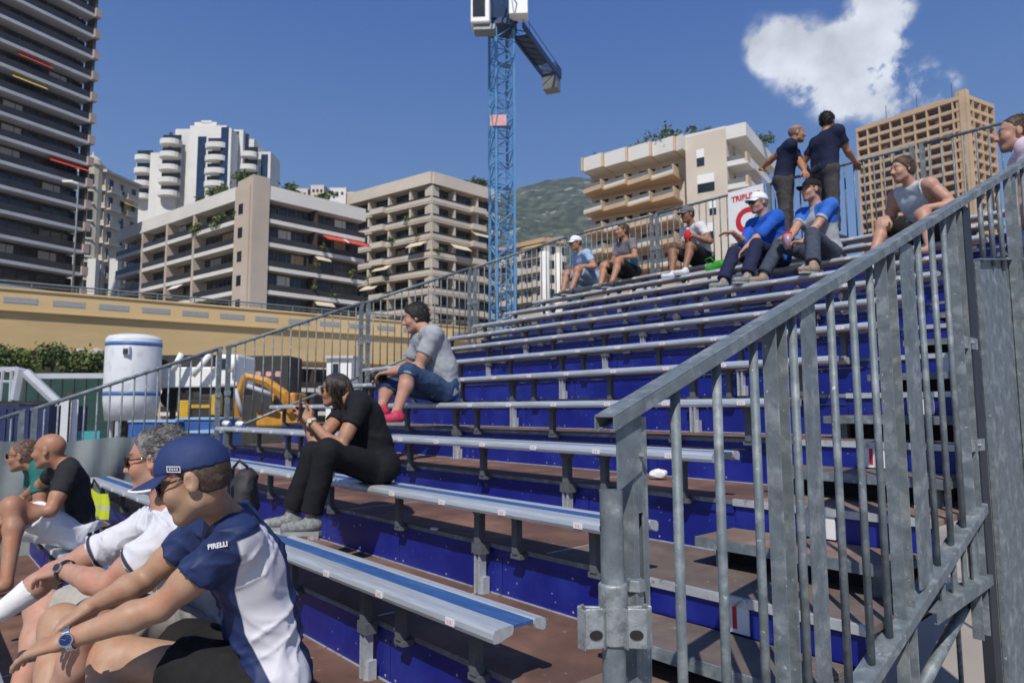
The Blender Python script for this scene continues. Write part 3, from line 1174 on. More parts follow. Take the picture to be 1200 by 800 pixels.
for j in range(4):
    m = MB()
    FL.bx(m, -8.5 + j * 4.0, -7.0 + j * 4.0, 1.2, 2.4, GZ, FL.zf(5) - .3)
    wb(m, 'pilaster', MT['conc_w'], ob)

# ------------------------------------------------------------------ white stepped building
wbld = thing('white_building', 'white stepped apartment building with rounded balconies and blue glass strips', 'apartment building', (0, 0, GZ))
D0 = 165
c_ = at(240, 190, D0)
wbld.location = (c_[0], c_[1], GZ)
a = CR.copy()
a[2] = 0
a /= np.linalg.norm(a)
n_ = np.array([a[1], -a[0], 0.0])
n_ = n_ if np.dot(n_, CAM - c_) > 0 else -n_
def wat(px, py, dep):
    q_ = at(px, 190, dep)
    s_ = sight(px, py)
    k_ = np.linalg.norm((q_ - CAM)[:2]) / np.linalg.norm(s_[:2])
    return np.array([q_[0], q_[1], CAM[2] + s_[2] * k_])


for (x0, x1, yt, dd) in ((160, 178, 191, 4), (176, 191, 179, 2), (190, 206, 160, 1), (204, 223, 151, 2.5), (221, 264, 147, 0), (258, 270, 150, -3), (262, 284, 152, 1.5), (280, 297, 163, 3), (294, 317, 178, 5)):
    p0, p1 = wat(x0, yt, D0 + dd), wat(x1, yt, D0 + dd)
    m = MB()
    m.obox([p0[0], p0[1], GZ], [p1[0] - p0[0], p1[1] - p0[1], 0], -n_ * 7, ZV * (p0[2] - GZ))
    wb(m, 'wall', MT['conc_w'], wbld)
for (x0, x1, yt, yb, dd) in ((231, 241, 160, 235, 0), (258, 267, 149, 235, -3), (271, 279, 154, 235, 1.5), (284, 291, 157, 235, 3), (306, 314, 181, 235, 5), (197, 201, 155, 176, 1)):
    p0, p1 = wat(x0, yt, D0 + dd), wat(x1, yt, D0 + dd)
    zb_ = wat(x0, yb, D0 + dd)[2]
    m = MB()
    m.obox([p0[0] + n_[0] * .06, p0[1] + n_[1] * .06, zb_], [p1[0] - p0[0], p1[1] - p0[1], 0], -n_ * .05, ZV * (p0[2] - zb_))
    for zz in np.arange(zb_ + .5, p0[2], 1.5):
        m.obox([p0[0] + n_[0] * .09, p0[1] + n_[1] * .09, zz], [p1[0] - p0[0], p1[1] - p0[1], 0], -n_ * .025, ZV * .1)
    wb(m, 'window', MT['glass_b'], wbld)
for (x0, x1, y0, ny, dd, rr) in ((160, 180, 190, 4, 4, 2.2), (189, 213, 172, 5, 1, 2.6), (242, 268, 176, 4, -1.5, 2.4), (281, 303, 186, 4, 3, 2.0)):
    for k in range(ny):
        pc = wat((x0 + x1) / 2, y0 + 15 * k, D0 + dd)
        w2 = (x1 - x0) / 2 / FPX * (D0 + dd)
        pts = [np.array([pc[0], pc[1], pc[2]]) + a * w2 * math.cos(t) + n_ * (rr * math.sin(t) ** .6 + .05 if math.sin(t) > 0 else .05) for t in np.linspace(0, PI, 9)]
        m = MB()
        m.prism(pts, (0, 0, 1.25), 0)
        wb(m, 'balcony', MT['conc_w'], wbld)
        m = MB()
        m.obox(pc + ZV * 1.35 - a * w2 * .9 + n_ * .1, a * w2 * 1.8, -n_ * .04, ZV * 1.6)
        wb(m, 'window', MT['glass'], wbld)
m = MB()
for (x0, x1, yt, yb) in ((226, 252, 143, 147), (234, 246, 141, 144)):
    p0, p1 = wat(x0, yt, D0 + 3), wat(x1, yt, D0 + 3)
    z0 = wat(x0, yb + 1, D0 + 3)[2]
    m.obox([p0[0], p0[1], z0], [p1[0] - p0[0], p1[1] - p0[1], 0], -n_ * 6, ZV * (p0[2] - z0))
wb(m, 'roof_cabin', MT['conc_w'], wbld)


# ------------------------------------------------------------------ two-front apartment blocks
def two_front(name, label, cat, cpx, cpy, dep, vR, vL, rpx, rpy, lpx, lpy, extra_r=0, extra_l=0, vis=None):
    t = thing(name, label, cat, (0, 0, GZ))
    O = at(cpx, cpy, dep)
    t.location = (O[0], O[1], GZ)
    a, b = dirh(vR), dirh(vL)
    LR, LL = reach(O, a, rpx, rpy) + extra_r, reach(O, b, lpx, lpy) + extra_l
    nR = -(b - a * np.dot(a, b))
    nR /= np.linalg.norm(nR)
    nL = -(a - b * np.dot(a, b))
    nL /= np.linalg.norm(nL)
    return t, O, a, b, LR, LL, nR, nL, O[2]


# mid block with terraces of plants
t, O, a, b, LR, LL, nR, nL, zt = two_front('apartment_block', 'broad pinkish grey apartment block with a planted roof terrace above the viaduct', 'apartment building', 296, 213, 84, 1357, -445, 428, 247, 138, 264)
fh = 3.0
nf = int((zt - 1.2 - GZ) / fh)
FR = Facade(t, O, a, LR, nR, zt - 1.35, fh, nf, 4)
FL = Facade(t, O, b, LL, nL, zt - 1.35, fh, nf, 6)
q4 = O + a * LR + b * LL
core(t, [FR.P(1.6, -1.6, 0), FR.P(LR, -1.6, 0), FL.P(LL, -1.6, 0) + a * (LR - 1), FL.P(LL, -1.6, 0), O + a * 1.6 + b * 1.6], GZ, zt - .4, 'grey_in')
FR.balconies(1.6, 'conc', 'rail_dk', .32, .95, 2.2, LR)
FL.balconies(1.6, 'conc', 'rail_dk', .32, .95, 3.6, LL)
FR.windows(1.6, None, .1, 2.5, .92, 'glass', .5, 4)
FL.windows(1.6, None, .1, 2.5, .9, 'glass', .35, 5)
m = MB()
for k in range(1, nf + 1):
    FR.bx(m, 2.2, LR, -.02, .05, FR.zf(k) - .34, FR.zf(k) + .18)
    FL.bx(m, 3.6, LL, -.02, .05, FL.zf(k) - .34, FL.zf(k) + .18)
wb(m, 'cornice', MT['conc_w'], t)
m = MB()                                                # corner pier with small windows
FR.bx(m, 0, 2.15, -4, .25, GZ, zt + .9)
FL.bx(m, .26, 3.5, -1.7, .2, GZ, zt - .2)
wb(m, 'corner_pier', MT['conc_pink'], t)
for k in range(1, nf):
    m = MB()
    FL.bx(m, 1.6, 2.6, .205, .23, FL.zf(k) + .6, FL.zf(k) + 1.9)
    wb(m, 'window', MT['glass'], t)
m = MB()
FR.bx(m, 2.16, LR, -2.2, .15, zt - 1.75, zt)
FL.bx(m, 3.51, LL, -2.2, .15, zt - 1.75, zt)
wb(m, 'roof_parapet', MT['conc_w'], t)
m = MB()
FR.bx(m, LR * .53, LR * .53 + .35, -1.59, .04, GZ, zt - 1.76)
wb(m, 'column', MT['brown_in'], t)
for uu in (LL * .36, LL * .56, LL * .76):
    m = MB()
    FL.bx(m, uu, uu + .5, -1.59, .09, GZ, zt - 1.76)
    wb(m, 'column', MT['conc_pink'], t)
m = MB()
u = LR * .60
m.prism([FR.P(u, .0, FR.zf(2) + 2.5), FR.P(u, 1.3, FR.zf(2) + 1.8), FR.P(u, 1.3, FR.zf(2) + 1.7), FR.P(u, 0, FR.zf(2) + 2.4)], a * (LR * .18))
wb(m, 'awning', MT['redcloth'], t)
m = MB()
m.prism([FR.P(LR * .82, .0, FR.zf(2) + 2.5), FR.P(LR * .82, 1.6, FR.zf(2) + 1.7), FR.P(LR * .82, 1.6, FR.zf(2) + 1.6), FR.P(LR * .82, 0, FR.zf(2) + 2.4)], a * (LR * .18))
wb(m, 'awning', MT['redcloth'], t)
m = MB()
u = LR * .66
m.prism([FR.P(u, .0, FR.zf(7) + 2.6), FR.P(u, 2.0, FR.zf(7) + .9), FR.P(u, 2.0, FR.zf(7) + .8), FR.P(u, 0, FR.zf(7) + 2.5)], a * (LR * .34))
MT['bluecloth'] = mat('blue_canvas', (0.03, 0.09, 0.26), .8)
wb(m, 'awning', MT['bluecloth'], t)
for k, (f, u, z, r, nn) in enumerate(((FL, 9, zt + 1.2, (2.0, 2.0, 1.2), 420), (FL, 13, zt + .9, (2.0, 2.0, 1.0), 340), (FL, 5.5, zt + 1.4, (1.8, 1.8, 1.3), 320), (FR, 6.5, zt + .9, (1.8, 1.8, .9), 220), (FR, 11.5, zt + .8, (1.9, 1.9, .8), 220), (FL, 8.0, FL.zf(1) + .9, (2.8, .8, .7), 240), (FL, 14.5, FL.zf(1) + .8, (2.8, .8, .7), 240), (FR, 9, FR.zf(5) + .9, (1.2, .6, .9), 120), (FL, 8.5, FL.zf(5) + .7, (2.6, .7, .6), 160))):
    p = f.P(u, -2.3 if z > zt else -.2, z)
    wb(leaves(MB(), p, r, nn, .26, 40 + k), 'foliage', MT['leaf_y' if k in (5, 6, 7, 8) else 'leaf'], t)

g = np.random.default_rng(31)
for k in range(13):
    f = FL if k % 2 else FR
    u = g.uniform(4.0, f.L - 1.5)
    kk = int(g.integers(1, 7))
    wb(leaves(MB(), f.P(u, -.15, f.zf(kk) + 1.0), (g.uniform(.5, 1.6), .5, g.uniform(.3, .7)), 70, .2, 460 + k), 'foliage', MT['leaf_y' if k % 3 == 0 else 'leaf'], t)
for k in range(5):
    f = FL if k % 2 else FR
    u = g.uniform(4.5, f.L - 5)
    z = f.zf(int(g.integers(2, 7)))
    m = MB()
    m.prism([f.P(u, -.1, z + 2.55), f.P(u, .7, z + 1.95), f.P(u, .7, z + 1.87), f.P(u, -.1, z + 2.45)], f.a * g.uniform(2, 3.6))
    wb(m, 'awning', MT['beigecloth' if k % 3 else 'conc_w'], t)

# block B, brown and cream with wrap-round balconies
t, O, a, b, LR, LL, nR, nL, zt = two_front('apartment_block', 'cream and brown apartment block with wrap-round balconies left of the blue crane', 'apartment building', 506, 201, 112, 1426, -516, 578, 224, 409, 228, extra_r=1.5)
fh = 3.0
nf = int((zt - 1.6 - GZ) / fh)
FR = Facade(t, O, a, LR, nR, zt - 1.9, fh, nf, 3)
FL = Facade(t, O, b, LL, nL, zt - 1.9, fh, nf, 4)
core(t, [FR.P(1.8, -1.8, 0), FR.P(LR, -1.8, 0), FL.P(LL, -1.8, 0) + a * (LR - 1), FL.P(LL, -1.8, 0)], GZ, zt - .4, 'brown_in')
for k in range(1, nf + 1):
    z = FR.zf(k)
    m = MB()
    for f, L_ in ((FR, LR), (FL, LL)):
        f.bx(m, -.0 if f is FL else .2, L_, -1.8, .0, z - .30, z, 0)
        f.bx(m, 0.0 if f is FL else .2, L_, -.14, .06, z + .003, z + .62, 0)
        f.bx(m, .1 if f is FL else .25, L_ - .1, -.09, -.06, z + .63, z + 1.0, 1)
    jog = LL * .52
    FL.bx(m, jog, jog + 3.2, .065, .9, z - .28, z + .66, 0)
    FR.bx(m, LR * .55, LR * .55 + 3.0, .065, .8, z - .28, z + .66, 0)
    wb(m, 'balcony', [MT['beige'], MT['rail_dk']], t)
FR.windows(1.8, None, .1, 2.3, .8, 'glass', .25, 14)
FL.windows(1.8, None, .1, 2.3, .8, 'glass', .25, 15)
FR.columns(1.8, 'beige', .35)
FL.columns(1.8, 'beige', .4)
m = MB()
FR.bx(m, .26, LR, -2.4, .25, zt - 2.0, zt)
FL.bx(m, -.0, LL, -2.4, .25, zt - 2.0, zt - .003)
wb(m, 'roof_parapet', MT['beige'], t)
g = np.random.default_rng(21)
for (f, u, k, c) in ((FL, 1.0, 4, 'beigecloth'), (FR, 4, 4, 'beigecloth'), (FL, 9, 5, 'beigecloth'), (FR, 8.5, 3, 'beigecloth'), (FL, 12, 6, 'beigecloth')):
    z = f.zf(k)
    m = MB()
    m.prism([f.P(u, .0, z + 2.5), f.P(u, 1.3, z + 1.6), f.P(u, 1.3, z + 1.5), f.P(u, 0, z + 2.4)], f.a * 3.6)
    wb(m, 'awning', MT[c], t)
for k in range(16):
    f = FL if k % 3 else FR
    u = g.uniform(1.5, f.L - 1.5)
    kk = int(g.integers(1, 9))
    wb(leaves(MB(), f.P(u, -.1, f.zf(kk) + .9), (1.3, 1.3, .5), 70, .22, 60 + k), 'foliage', MT['leaf_y' if k % 2 else 'leaf'], t)
wb(leaves(MB(), FR.P(LR * .8, -3, zt + 1.1), (2.2, 2.2, 1.3), 500, .3, 90), 'foliage', MT['leaf'], t)

# cream building behind the crane
t, O, a, b, LR, LL, nR, nL, zt = two_front('apartment_block', 'low cream building with yellow awnings partly hidden behind the crane mast', 'apartment building', 640, 280, 150, 2200, -250, 668, 287, 560, 268)
nf = int((zt - 1 - GZ) / 3.2)
FR = Facade(t, O, a, LR, nR, zt - .6, 3.2, nf, 2)
FL = Facade(t, O, b, LL, nL, zt - .6, 3.2, nf, 6)
core(t, [O + 0 * a, O + a * LR, O + a * LR + b * LL, O + b * LL], GZ, zt, 'cream')
FR.windows(-.01, None, .5, 2.4, .5, 'glass', .3, 24, frame='conc_w')
FL.windows(-.01, None, .4, 2.4, .6, 'glass', .3, 25, frame='conc_w')
FL.balconies(0, 'cream', 'beige', .25, .9, out=1.0, pt=.12)
m = MB()
FL.bx(m, 0, LL, .005, .8, zt - .7, zt + .3)
FR.bx(m, 0, LR, .005, .5, zt - .7, zt + .3)
wb(m, 'roof_parapet', MT['tan'], t)
for u, k in ((0.5, 1), (9, 2), (16, 1)):
    m = MB()
    m.prism([FL.P(u, .1, FL.zf(k) + 3), FL.P(u, 2.4, FL.zf(k) + 2.0), FL.P(u, 2.4, FL.zf(k) + 1.9), FL.P(u, .1, FL.zf(k) + 2.8)], FL.a * 5)
    wb(m, 'awning', MT['yellow'], t)
m = MB()
m.lathe((O + a * 3 - nR * .2)[:3] * np.array((1, 1, 0)), [(1.0, GZ), (1.0, zt - 3)], 12)
m.lathe((O + a * 0 + nL * .6)[:3] * np.array((1, 1, 0)), [(1.0, GZ), (1.0, zt - 3)], 12)
wb(m, 'pillar', MT['conc_w'], t, smooth=True)

# block D above the seated men, with saw-tooth balconies
t, O, a, b, LR, LL, nR, nL, zt = two_front('apartment_block', 'beige apartment block with ochre saw-tooth balconies above the white and red sign', 'apartment building', 874, 143, 84, 1281, -596, 906, 168, 683, 187)
fh = 2.95
FL = Facade(t, O, b, LL, nL, zt - 1.75, fh, int((zt - 2 - GZ) / fh), 8)
FR = Facade(t, O, a, LR, nR, zt - 1.75, fh, FL.nfl, 3)
uA = reach(O, b, 851, 170)
uB = reach(O, b, 803, 170)
core(t, [FL.P(uA, 0, 0), FL.P(uB, 0, 0), FL.P(uB, -2.4, 0), FL.P(LL, -2.4, 0), FL.P(LL, -16, 0), FL.P(2.2, -16, 0), FL.P(2.2, -3.0, 0), FL.P(uA, -3.0, 0)], GZ, zt - .25, 'beige')
m = MB()                                                # roof slab and panels
FL.bx(m, 0.0, uA - .003, -3.2, .05, zt - 1.7, zt)
FL.bx(m, -0, 2.3, -16, -3.21, zt - 1.7, zt)
FL.bx(m, uA, uB, -3, .006, zt - .245, zt + .1)
wb(m, 'roof_parapet', MT['conc_w'], t)
cols_b = [uB] + [reach(O, b, px, 175) for px in (792, 764, 736, 708, 684)]
for j in range(5):                                      # parapet panels at roof level with tan joints
    m = MB()
    u0, u1 = cols_b[j] + .02, cols_b[j + 1]
    if j == 0:
        u0 = cols_b[0] + .02
    m.prism([FL.P(u0, -2.4, zt - 1.95), FL.P(u0, 1.0, zt - 1.95), FL.P(u1 - .25, .5, zt - 1.95), FL.P(u1 - .25, -2.4, zt - 1.95)], (0, 0, 1.95), 0)
    m.prism([FL.P(u1 - .245, -2.4, zt - 1.95), FL.P(u1 - .245, .9, zt - 1.95), FL.P(u1, .9, zt - 1.95), FL.P(u1, -2.4, zt - 1.95)], (0, 0, 1.93), 1)
    wb(m, 'roof_panel', [MT['conc_w'], MT['ochre']], t)
for k in range(1, FL.nfl + 1):
    z = FL.zf(k) - .15
    for j in range(1, 5):
        u0, u1 = cols_b[j] + .01, cols_b[j + 1]
        m = MB()
        wh = (j + k) % 2 == 0
        m.prism([FL.P(u0, -2.4, z - .25), FL.P(u0, 1.25, z - .25), FL.P(u1, .35, z - .25), FL.P(u1, -2.4, z - .25)], (0, 0, .25), 1)
        m.prism([FL.P(u0, 1.10, z + .003), FL.P(u0, 1.25, z + .003), FL.P(u1, .35, z + .003), FL.P(u1, .2, z + .003)], (0, 0, .36), 0 if wh else 1)
        m.prism([FL.P(u0 + .1, 1.12, z + .37), FL.P(u0 + .1, 1.16, z + .37), FL.P(u1 - .1, .28, z + .37), FL.P(u1 - .1, .24, z + .37)], (0, 0, .5), 2)
        m.prism([FL.P(u0, -1.0, z + .01), FL.P(u0, 1.09, z + .01), FL.P(u0 + .22, 1.05, z + .01), FL.P(u0 + .22, -1.0, z + .01)], (0, 0, 1.1), 1)
        wb(m, 'balcony', [MT['conc_w'], MT['ochre'], MT['rail_gl']], t)
        m = MB()
        FL.bx(m, u0 + .6, u1 - .5, -2.39, -2.35, z + .05, z + 2.25, 0)
        FL.bx(m, (u0 + u1) / 2, (u0 + u1) / 2 + .08, -2.345, -2.3, z + .05, z + 2.25, 1)
        wb(m, 'window', [MT['glass'], MT['conc_w']], t)
    # corner balcony on the right
    m = MB()
    FL.bx(m, 0, uA - .01, -3.0, .0, z - .3, z, 0)
    FL.bx(m, .3, uA - .01, -.18, -.01, z + .003, z + .35, 0)
    FL.bx(m, .3, uA - .02, -.12, -.06, z + .36, z + .95, 2)
    FL.bx(m, 0, .28, -1.6, -.01, z + .003, z + 1.15, 1)
    FL.bx(m, 0, .16, -12, -1.62, z + .003, z + .9, 0)
    wb(m, 'balcony', [MT['conc_w'], MT['ochre'], MT['rail_gl']], t)
    m = MB()
    FL.bx(m, 2.4, uA - .2, -2.99, -2.94, z + .05, z + 2.2)
    wb(m, 'window', MT['glass'], t)
for (px0, px1, py0, py1) in ((816, 825, 175, 195), (817, 837, 204, 225), (831, 839, 236, 252), (818, 836, 262, 282)):
    u0, u1 = reach(O, b, px1, py0), reach(O, b, px0, py0)
    dd = np.dot(FL.P(u0, 0, 0) - CAM, CF) / 1.0
    zz = [at(px0, py, np.linalg.norm((FL.P(u0, 0, 0) - CAM)[:2]) / np.linalg.norm(sight(px0, py)[:2]))[2] for py in (py0, py1)]
    m = MB()
    FL.bx(m, u0, u1, .008, .03, zz[1], zz[0], 0)
    FL.bx(m, u0, u1, .032, .06, zz[1] + (zz[0] - zz[1]) * .5, zz[0], 1)
    wb(m, 'window', [MT['glass'], MT['white']], t)
for k, (px, py, r, nn) in enumerate(((765, 150, (2.6, 2.6, 1.4), 420), (785, 146, (1.8, 1.8, 1.8), 300), (815, 150, (2.2, 2.2, 1.1), 260), (740, 163, (2, 2, .9), 200), (905, 160, (2.2, 2.2, 1.0), 220), (693, 176, (.5, .5, .7), 60))):
    u = reach(O, b, px, py)
    q_ = FL.P(u, -1.5, 0)
    q_[2] = zt + r[2] * .55
    if px == 905:
        q_ = FR.P(8, -1.5, zt + .6)
    wb(leaves(MB(), q_, r, nn, .24, 120 + k), 'foliage', MT['leaf'], t)

# hotel slab E on the right
t, O, a, b, LR, LL, nR, nL, zt = two_front('apartment_block', 'tall tan slab building with a dense grid of balconies at upper right', 'apartment building', 1131, 110, 190, 2050, -24, 1164, 121, 1003, 152)
fh = 2.9
nf = int((zt - 1 - GZ) / fh)
FR = Facade(t, O, a, LR, nR, zt - 1.2, fh, nf, 4)
FL = Facade(t, O, b, LL, nL, zt - 1.2, fh, nf, 9)
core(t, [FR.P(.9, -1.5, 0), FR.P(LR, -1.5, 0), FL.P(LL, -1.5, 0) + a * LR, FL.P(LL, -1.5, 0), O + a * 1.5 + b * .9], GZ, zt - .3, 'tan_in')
FL.nfl = 11
FL.windows(1.5, None, .1, 2.2, .78, 'glass', .3, 34, frame='tan')
FR.nfl = 13
FR.windows(1.5, None, .1, 2.2, .7, 'glass', .3, 35, stuff=True, frame='tan')
for k in range(1, nf + 1):
    m = MB()
    FL.bx(m, 1.6, LL, -1.5, .0, zt - 1.2 - k * fh - .2, zt - 1.2 - k * fh, 0)
    FL.bx(m, 1.6, LL, -.1, .02, zt - 1.2 - k * fh + .004, zt - 1.2 - k * fh + .75, 1)
    FR.bx(m, 1.6, LR, -1.5, .0, zt - 1.2 - k * fh - .2, zt - 1.2 - k * fh, 0)
    FR.bx(m, 1.6, LR, -.1, .02, zt - 1.2 - k * fh + .004, zt - 1.2 - k * fh + .75, 1)
    wb(m, 'balcony', [MT['tan'], MT['tan']], t)
for f in (FL, FR):
    bw = f.L / f.bays
    for j in range(1, f.bays + 1):
        m = MB()
        u = min(j * bw, f.L - .2)
        f.bx(m, u - .22, u + .16, -1.49, .12, GZ, zt - 1.21)
        wb(m, 'column', MT['tan'], t)
m = MB()
FR.bx(m, -.2, 1.59, -2.5, .25, GZ, zt + 1.4)
FL.bx(m, .26, 1.59, -1.6, .2, GZ, zt + 1.2)
wb(m, 'corner_pier', MT['tan'], t)
m = MB()
FL.bx(m, 1.6, LL, -2.4, .18, zt - 1.2, zt)
FR.bx(m, 1.6, LR, -2.4, .18, zt - 1.2, zt)
FL.bx(m, LL * .2, LL * .62, -9, -3, zt, zt + 1.6)
wb(m, 'roof_parapet', MT['tan'], t)
for u in (LL * .46, LL * .75, LL * .15):
    m = MB()
    m.tube([FL.P(u, -4, zt), FL.P(u, -4, zt + 6)], .09, 5)
    wb(m, 'aerial', MT['rail_dk'], t)

# small houses on the hill between the blocks
for k, (px, py, w, hh) in enumerate(((352, 222, 9, 8), (372, 218, 8, 7), (396, 221, 10, 9), (415, 226, 9, 8))):
    p = at(px, py, 420)
    hs = thing('hill_house', ['pale square villa', 'cream villa', 'small white villa', 'tan villa'][k] + ' on the hill ' + ['left of', 'just above', 'above the red awning of', 'at the right end of'][k] + ' the planted roof', 'house', (p[0], p[1], p[2] - hh), 'villas on the hill')
    a = CR * np.array((1, 1, 0))
    n_ = np.array([a[1], -a[0], 0])
    m = MB()
    m.obox(p - a * w / 2 - ZV * (hh + 14), a * w, -n_ * 9, ZV * (hh + 14))
    wb(m, 'wall', MT[['cream', 'beige', 'conc_w', 'tan'][k]], hs)
    m = MB()
    m.obox(p - a * (w / 2 + .4), a * (w + .8), -n_ * 9.6 + n_ * .4, ZV * .6)
    wb(m, 'roof', MT['conc'], hs)
    for j in range(3):
        m = MB()
        s_ = 1 if np.dot(n_, CAM - p) > 0 else -1
        m.obox(p - a * (w / 2 - 1 - j * w * .3) - ZV * 4 + n_ * .03, a * 1.4, n_ * .05, ZV * 1.9)
        wb(m, 'window', MT['glass'], hs)

# ------------------------------------------------------------------ viaduct
MT['viaduct'] = mat('viaduct_ochre', (0.63, 0.455, 0.225), .85, 0, .08, .25, .05, 6, col2=(.57, .41, .195), c2scale=.35, stretch=(.3, .3, 1))
MT['viaduct_slot'] = mat('viaduct_lamp_glass', (0.30, 0.31, 0.31), .4)
va = thing('viaduct', 'ochre road viaduct with grey slots along its edge on the left side', 'bridge', (0, 0, GZ))
P0 = at(0, 338, 42)
dv = dirh(1600)
va.location = (P0[0], P0[1], GZ)
nv = np.array([dv[1], -dv[0], 0.0])
nv = nv if np.dot(nv, CAM - P0) > 0 else -nv
zt = P0[2]
zbt = at(0, 409, 42)[2]
S0, S1 = -40.0, 150.0
hh = zt - zbt
m = MB()
sec = [(0, 0), (0, -hh * .34), (-.12, -hh * .36), (-.18, -hh * .38), (-.35, -hh), (-8.2, -hh), (-8.6, -hh * .4), (-9.2, -hh * .34), (-9.2, 0)]
m.prism([P0 + dv * S0 + nv * d_ + ZV * z_ for d_, z_ in sec], dv * (S1 - S0))
wb(m, 'deck', MT['viaduct'], va)
m = MB()
for (z0, z1, d0, d1) in ((-.02, .10, -.3, .10), (-hh * .36, -hh * .335, .004, .08)):
    m.obox(P0 + dv * S0 + nv * d0 + ZV * z0, dv * (S1 - S0), nv * (d1 - d0), ZV * (z1 - z0))
wb(m, 'coping', MT['viaduct'], va)
k = 0
for s in np.arange(-10, 92, 2.55):
    m = MB()
    m.obox(P0 + dv * s + nv * .006 - ZV * hh * .225, dv * 1.75, nv * .02, ZV * .36)
    wb(m, 'edge_slot', MT['viaduct_slot'], va)
m = MB()
for s in np.arange(-8, 95, 2.4):
    m.tube([P0 + dv * s + nv * -.1 + ZV * .1, P0 + dv * s + nv * -.1 + ZV * .52], .04, 5)
m.tube([P0 + dv * -8 + nv * -.1 + ZV * .52, P0 + dv * 95 + nv * -.1 + ZV * .52], .06, 6)
m.tube([P0 + dv * -8 + nv * -.1 + ZV * .32, P0 + dv * 95 + nv * -.1 + ZV * .32], .03, 5)
wb(m, 'parapet_rail', MT['galv'], va)
for s in (-14, 18, 52, 86):
    m = MB()
    m.obox(P0 + dv * s - nv * 2.2 + ZV * (GZ - P0[2]), dv * 1.6, -nv * 5, ZV * (zbt - GZ - .003))
    wb(m, 'pier', MT['viaduct'], va)
# street lamps seen over the viaduct
for k, (px, py) in enumerate(((92, 215),)):
    p = at(px, py, 50)
    sl = thing('street_lamp', ['grey street lamp standing in front of the dark tower on the viaduct', 'low grey lamp post on the viaduct below the corner of the planted-roof block'][k], 'street lamp', (p[0], p[1], zt), 'street lamps on the viaduct')
    m = MB()
    m.tube([(p[0], p[1], zt), p], [.08, .05], 8)
    wb(m, 'pole', MT['galv'], sl, smooth=True)
    m = MB()
    m.tube([p, p - CR * .5 + ZV * .15], .04, 6)
    m.obox(p - CR * 1.2 + ZV * .12, CR * .75, CU * .14, CF * .25)
    wb(m, 'lamp_head', MT['white'], sl)

# ------------------------------------------------------------------ tower crane
MT['crane'] = mat('crane_blue', (0.09, 0.26, 0.48), .5, 0.0, .15, 3)
MT['crane_dk'] = mat('crane_navy', (0.018, 0.045, 0.115), .5, 0.1, .15, 3)
cr = thing('tower_crane', 'blue lattice tower crane with white cab and counter jib rising above the stand', 'crane', (0, 0, GZ))
CB = at(588, 200, 62)
cr.location = (CB[0], CB[1], GZ)
w = 28.0 / FPX * 62 * .80
ad = dirh(640)
bd = np.array([ad[1], -ad[0], 0.0])
rot = math.radians(24)
ex = bd * math.cos(rot) + ad * math.sin(rot)
ey = -bd * math.sin(rot) + ad * math.cos(rot)
ztop = at(588, 22, 62)[2]
c0 = np.array([CB[0], CB[1], 0.0])
corners = [c0 + ex * w / 2 * sx + ey * w / 2 * sy for sx, sy in ((-1, -1), (1, -1), (1, 1), (-1, 1))]
m = MB()
for c in corners:
    m.obox(c - ex * .10 - ey * .10 + ZV * GZ, ex * .20, ey * .20, ZV * (ztop - GZ))
for k in range(4):
    A, B = corners[k], corners[(k + 1) % 4]
    z = GZ
    j = 0
    while z < ztop - 1.4:
        zz = z + 1.45
        p_, q_ = (A, B) if (j + k) % 2 else (B, A)
        m.tube([p_ + ZV * z, q_ + ZV * zz], .062, 5)
        m.tube([A + ZV * z, B + ZV * z], .05, 5)
        z, j = zz, j + 1
wb(m, 'mast', MT['crane'], cr)
m = MB()
inner = c0 - ex * w * .25
m.tube([inner - ey * .2 + ZV * GZ, inner - ey * .2 + ZV * ztop], .03, 5)
m.tube([inner + ey * .2 + ZV * GZ, inner + ey * .2 + ZV * ztop], .03, 5)
z = GZ + .4
while z < ztop:
    m.tube([inner - ey * .2 + ZV * z, inner + ey * .2 + ZV * z], .018, 4)
    z += .5
for z in np.arange(GZ + 5, ztop - 1, 5.8):
    m.obox(c0 - ex * w * .45 - ey * w * .45 + ZV * z, ex * w * .9, ey * w * .5, ZV * .06)
wb(m, 'ladder', MT['crane'], cr)
pz = at(588, 146, 62)[2]
m = MB()
m.obox(c0 - bd * w * .55 - ad * (w * .78) + ZV * (pz - .5), bd * w * .85, ad * .06, ZV * 1.0)
MT['banner'] = mat('pale_red_banner', (0.62, 0.33, 0.34), .7, 0, .25, 3)
wb(m, 'banner', MT['banner'], cr)
m = MB()
m.obox(c0 - ex * w * .7 - ey * w * .7 + ZV * ztop, ex * w * 1.4, ey * w * 1.4, ZV * 2.4)
m.lathe((c0[0], c0[1], ztop), [(w * .85, -.5), (w * .85, .0), (w * .7, .3)], 16)
m.obox(c0 - ex * .5 - ey * .5 + ZV * (ztop + 2.4), ex * 1.0, ey * 1.0, ZV * 6)
wb(m, 'slewing_unit', MT['crane_dk'], cr)
cabc = at(565, 17, 61)
m = MB()
m.obox(cabc - bd * .95 - ad * .9 - ZV * 1.25, bd * 1.7, ad * 1.8, ZV * 2.6)
cab = wb(m, 'cab', MT['white'], cr, bevel=.12)
m = MB()
m.obox(cabc - bd * .75 - ad * .935 - ZV * .75, bd * 1.1, ad * .03, ZV * 1.9)
wb(m, 'window', MT['glass'], cab)
m = MB()
m.obox(cabc - bd * .7 - ad * .6 - ZV * 1.75, bd * 1.9, ad * 1.2, ZV * .48)
wb(m, 'cab_bracket', MT['galv_dark'], cr)
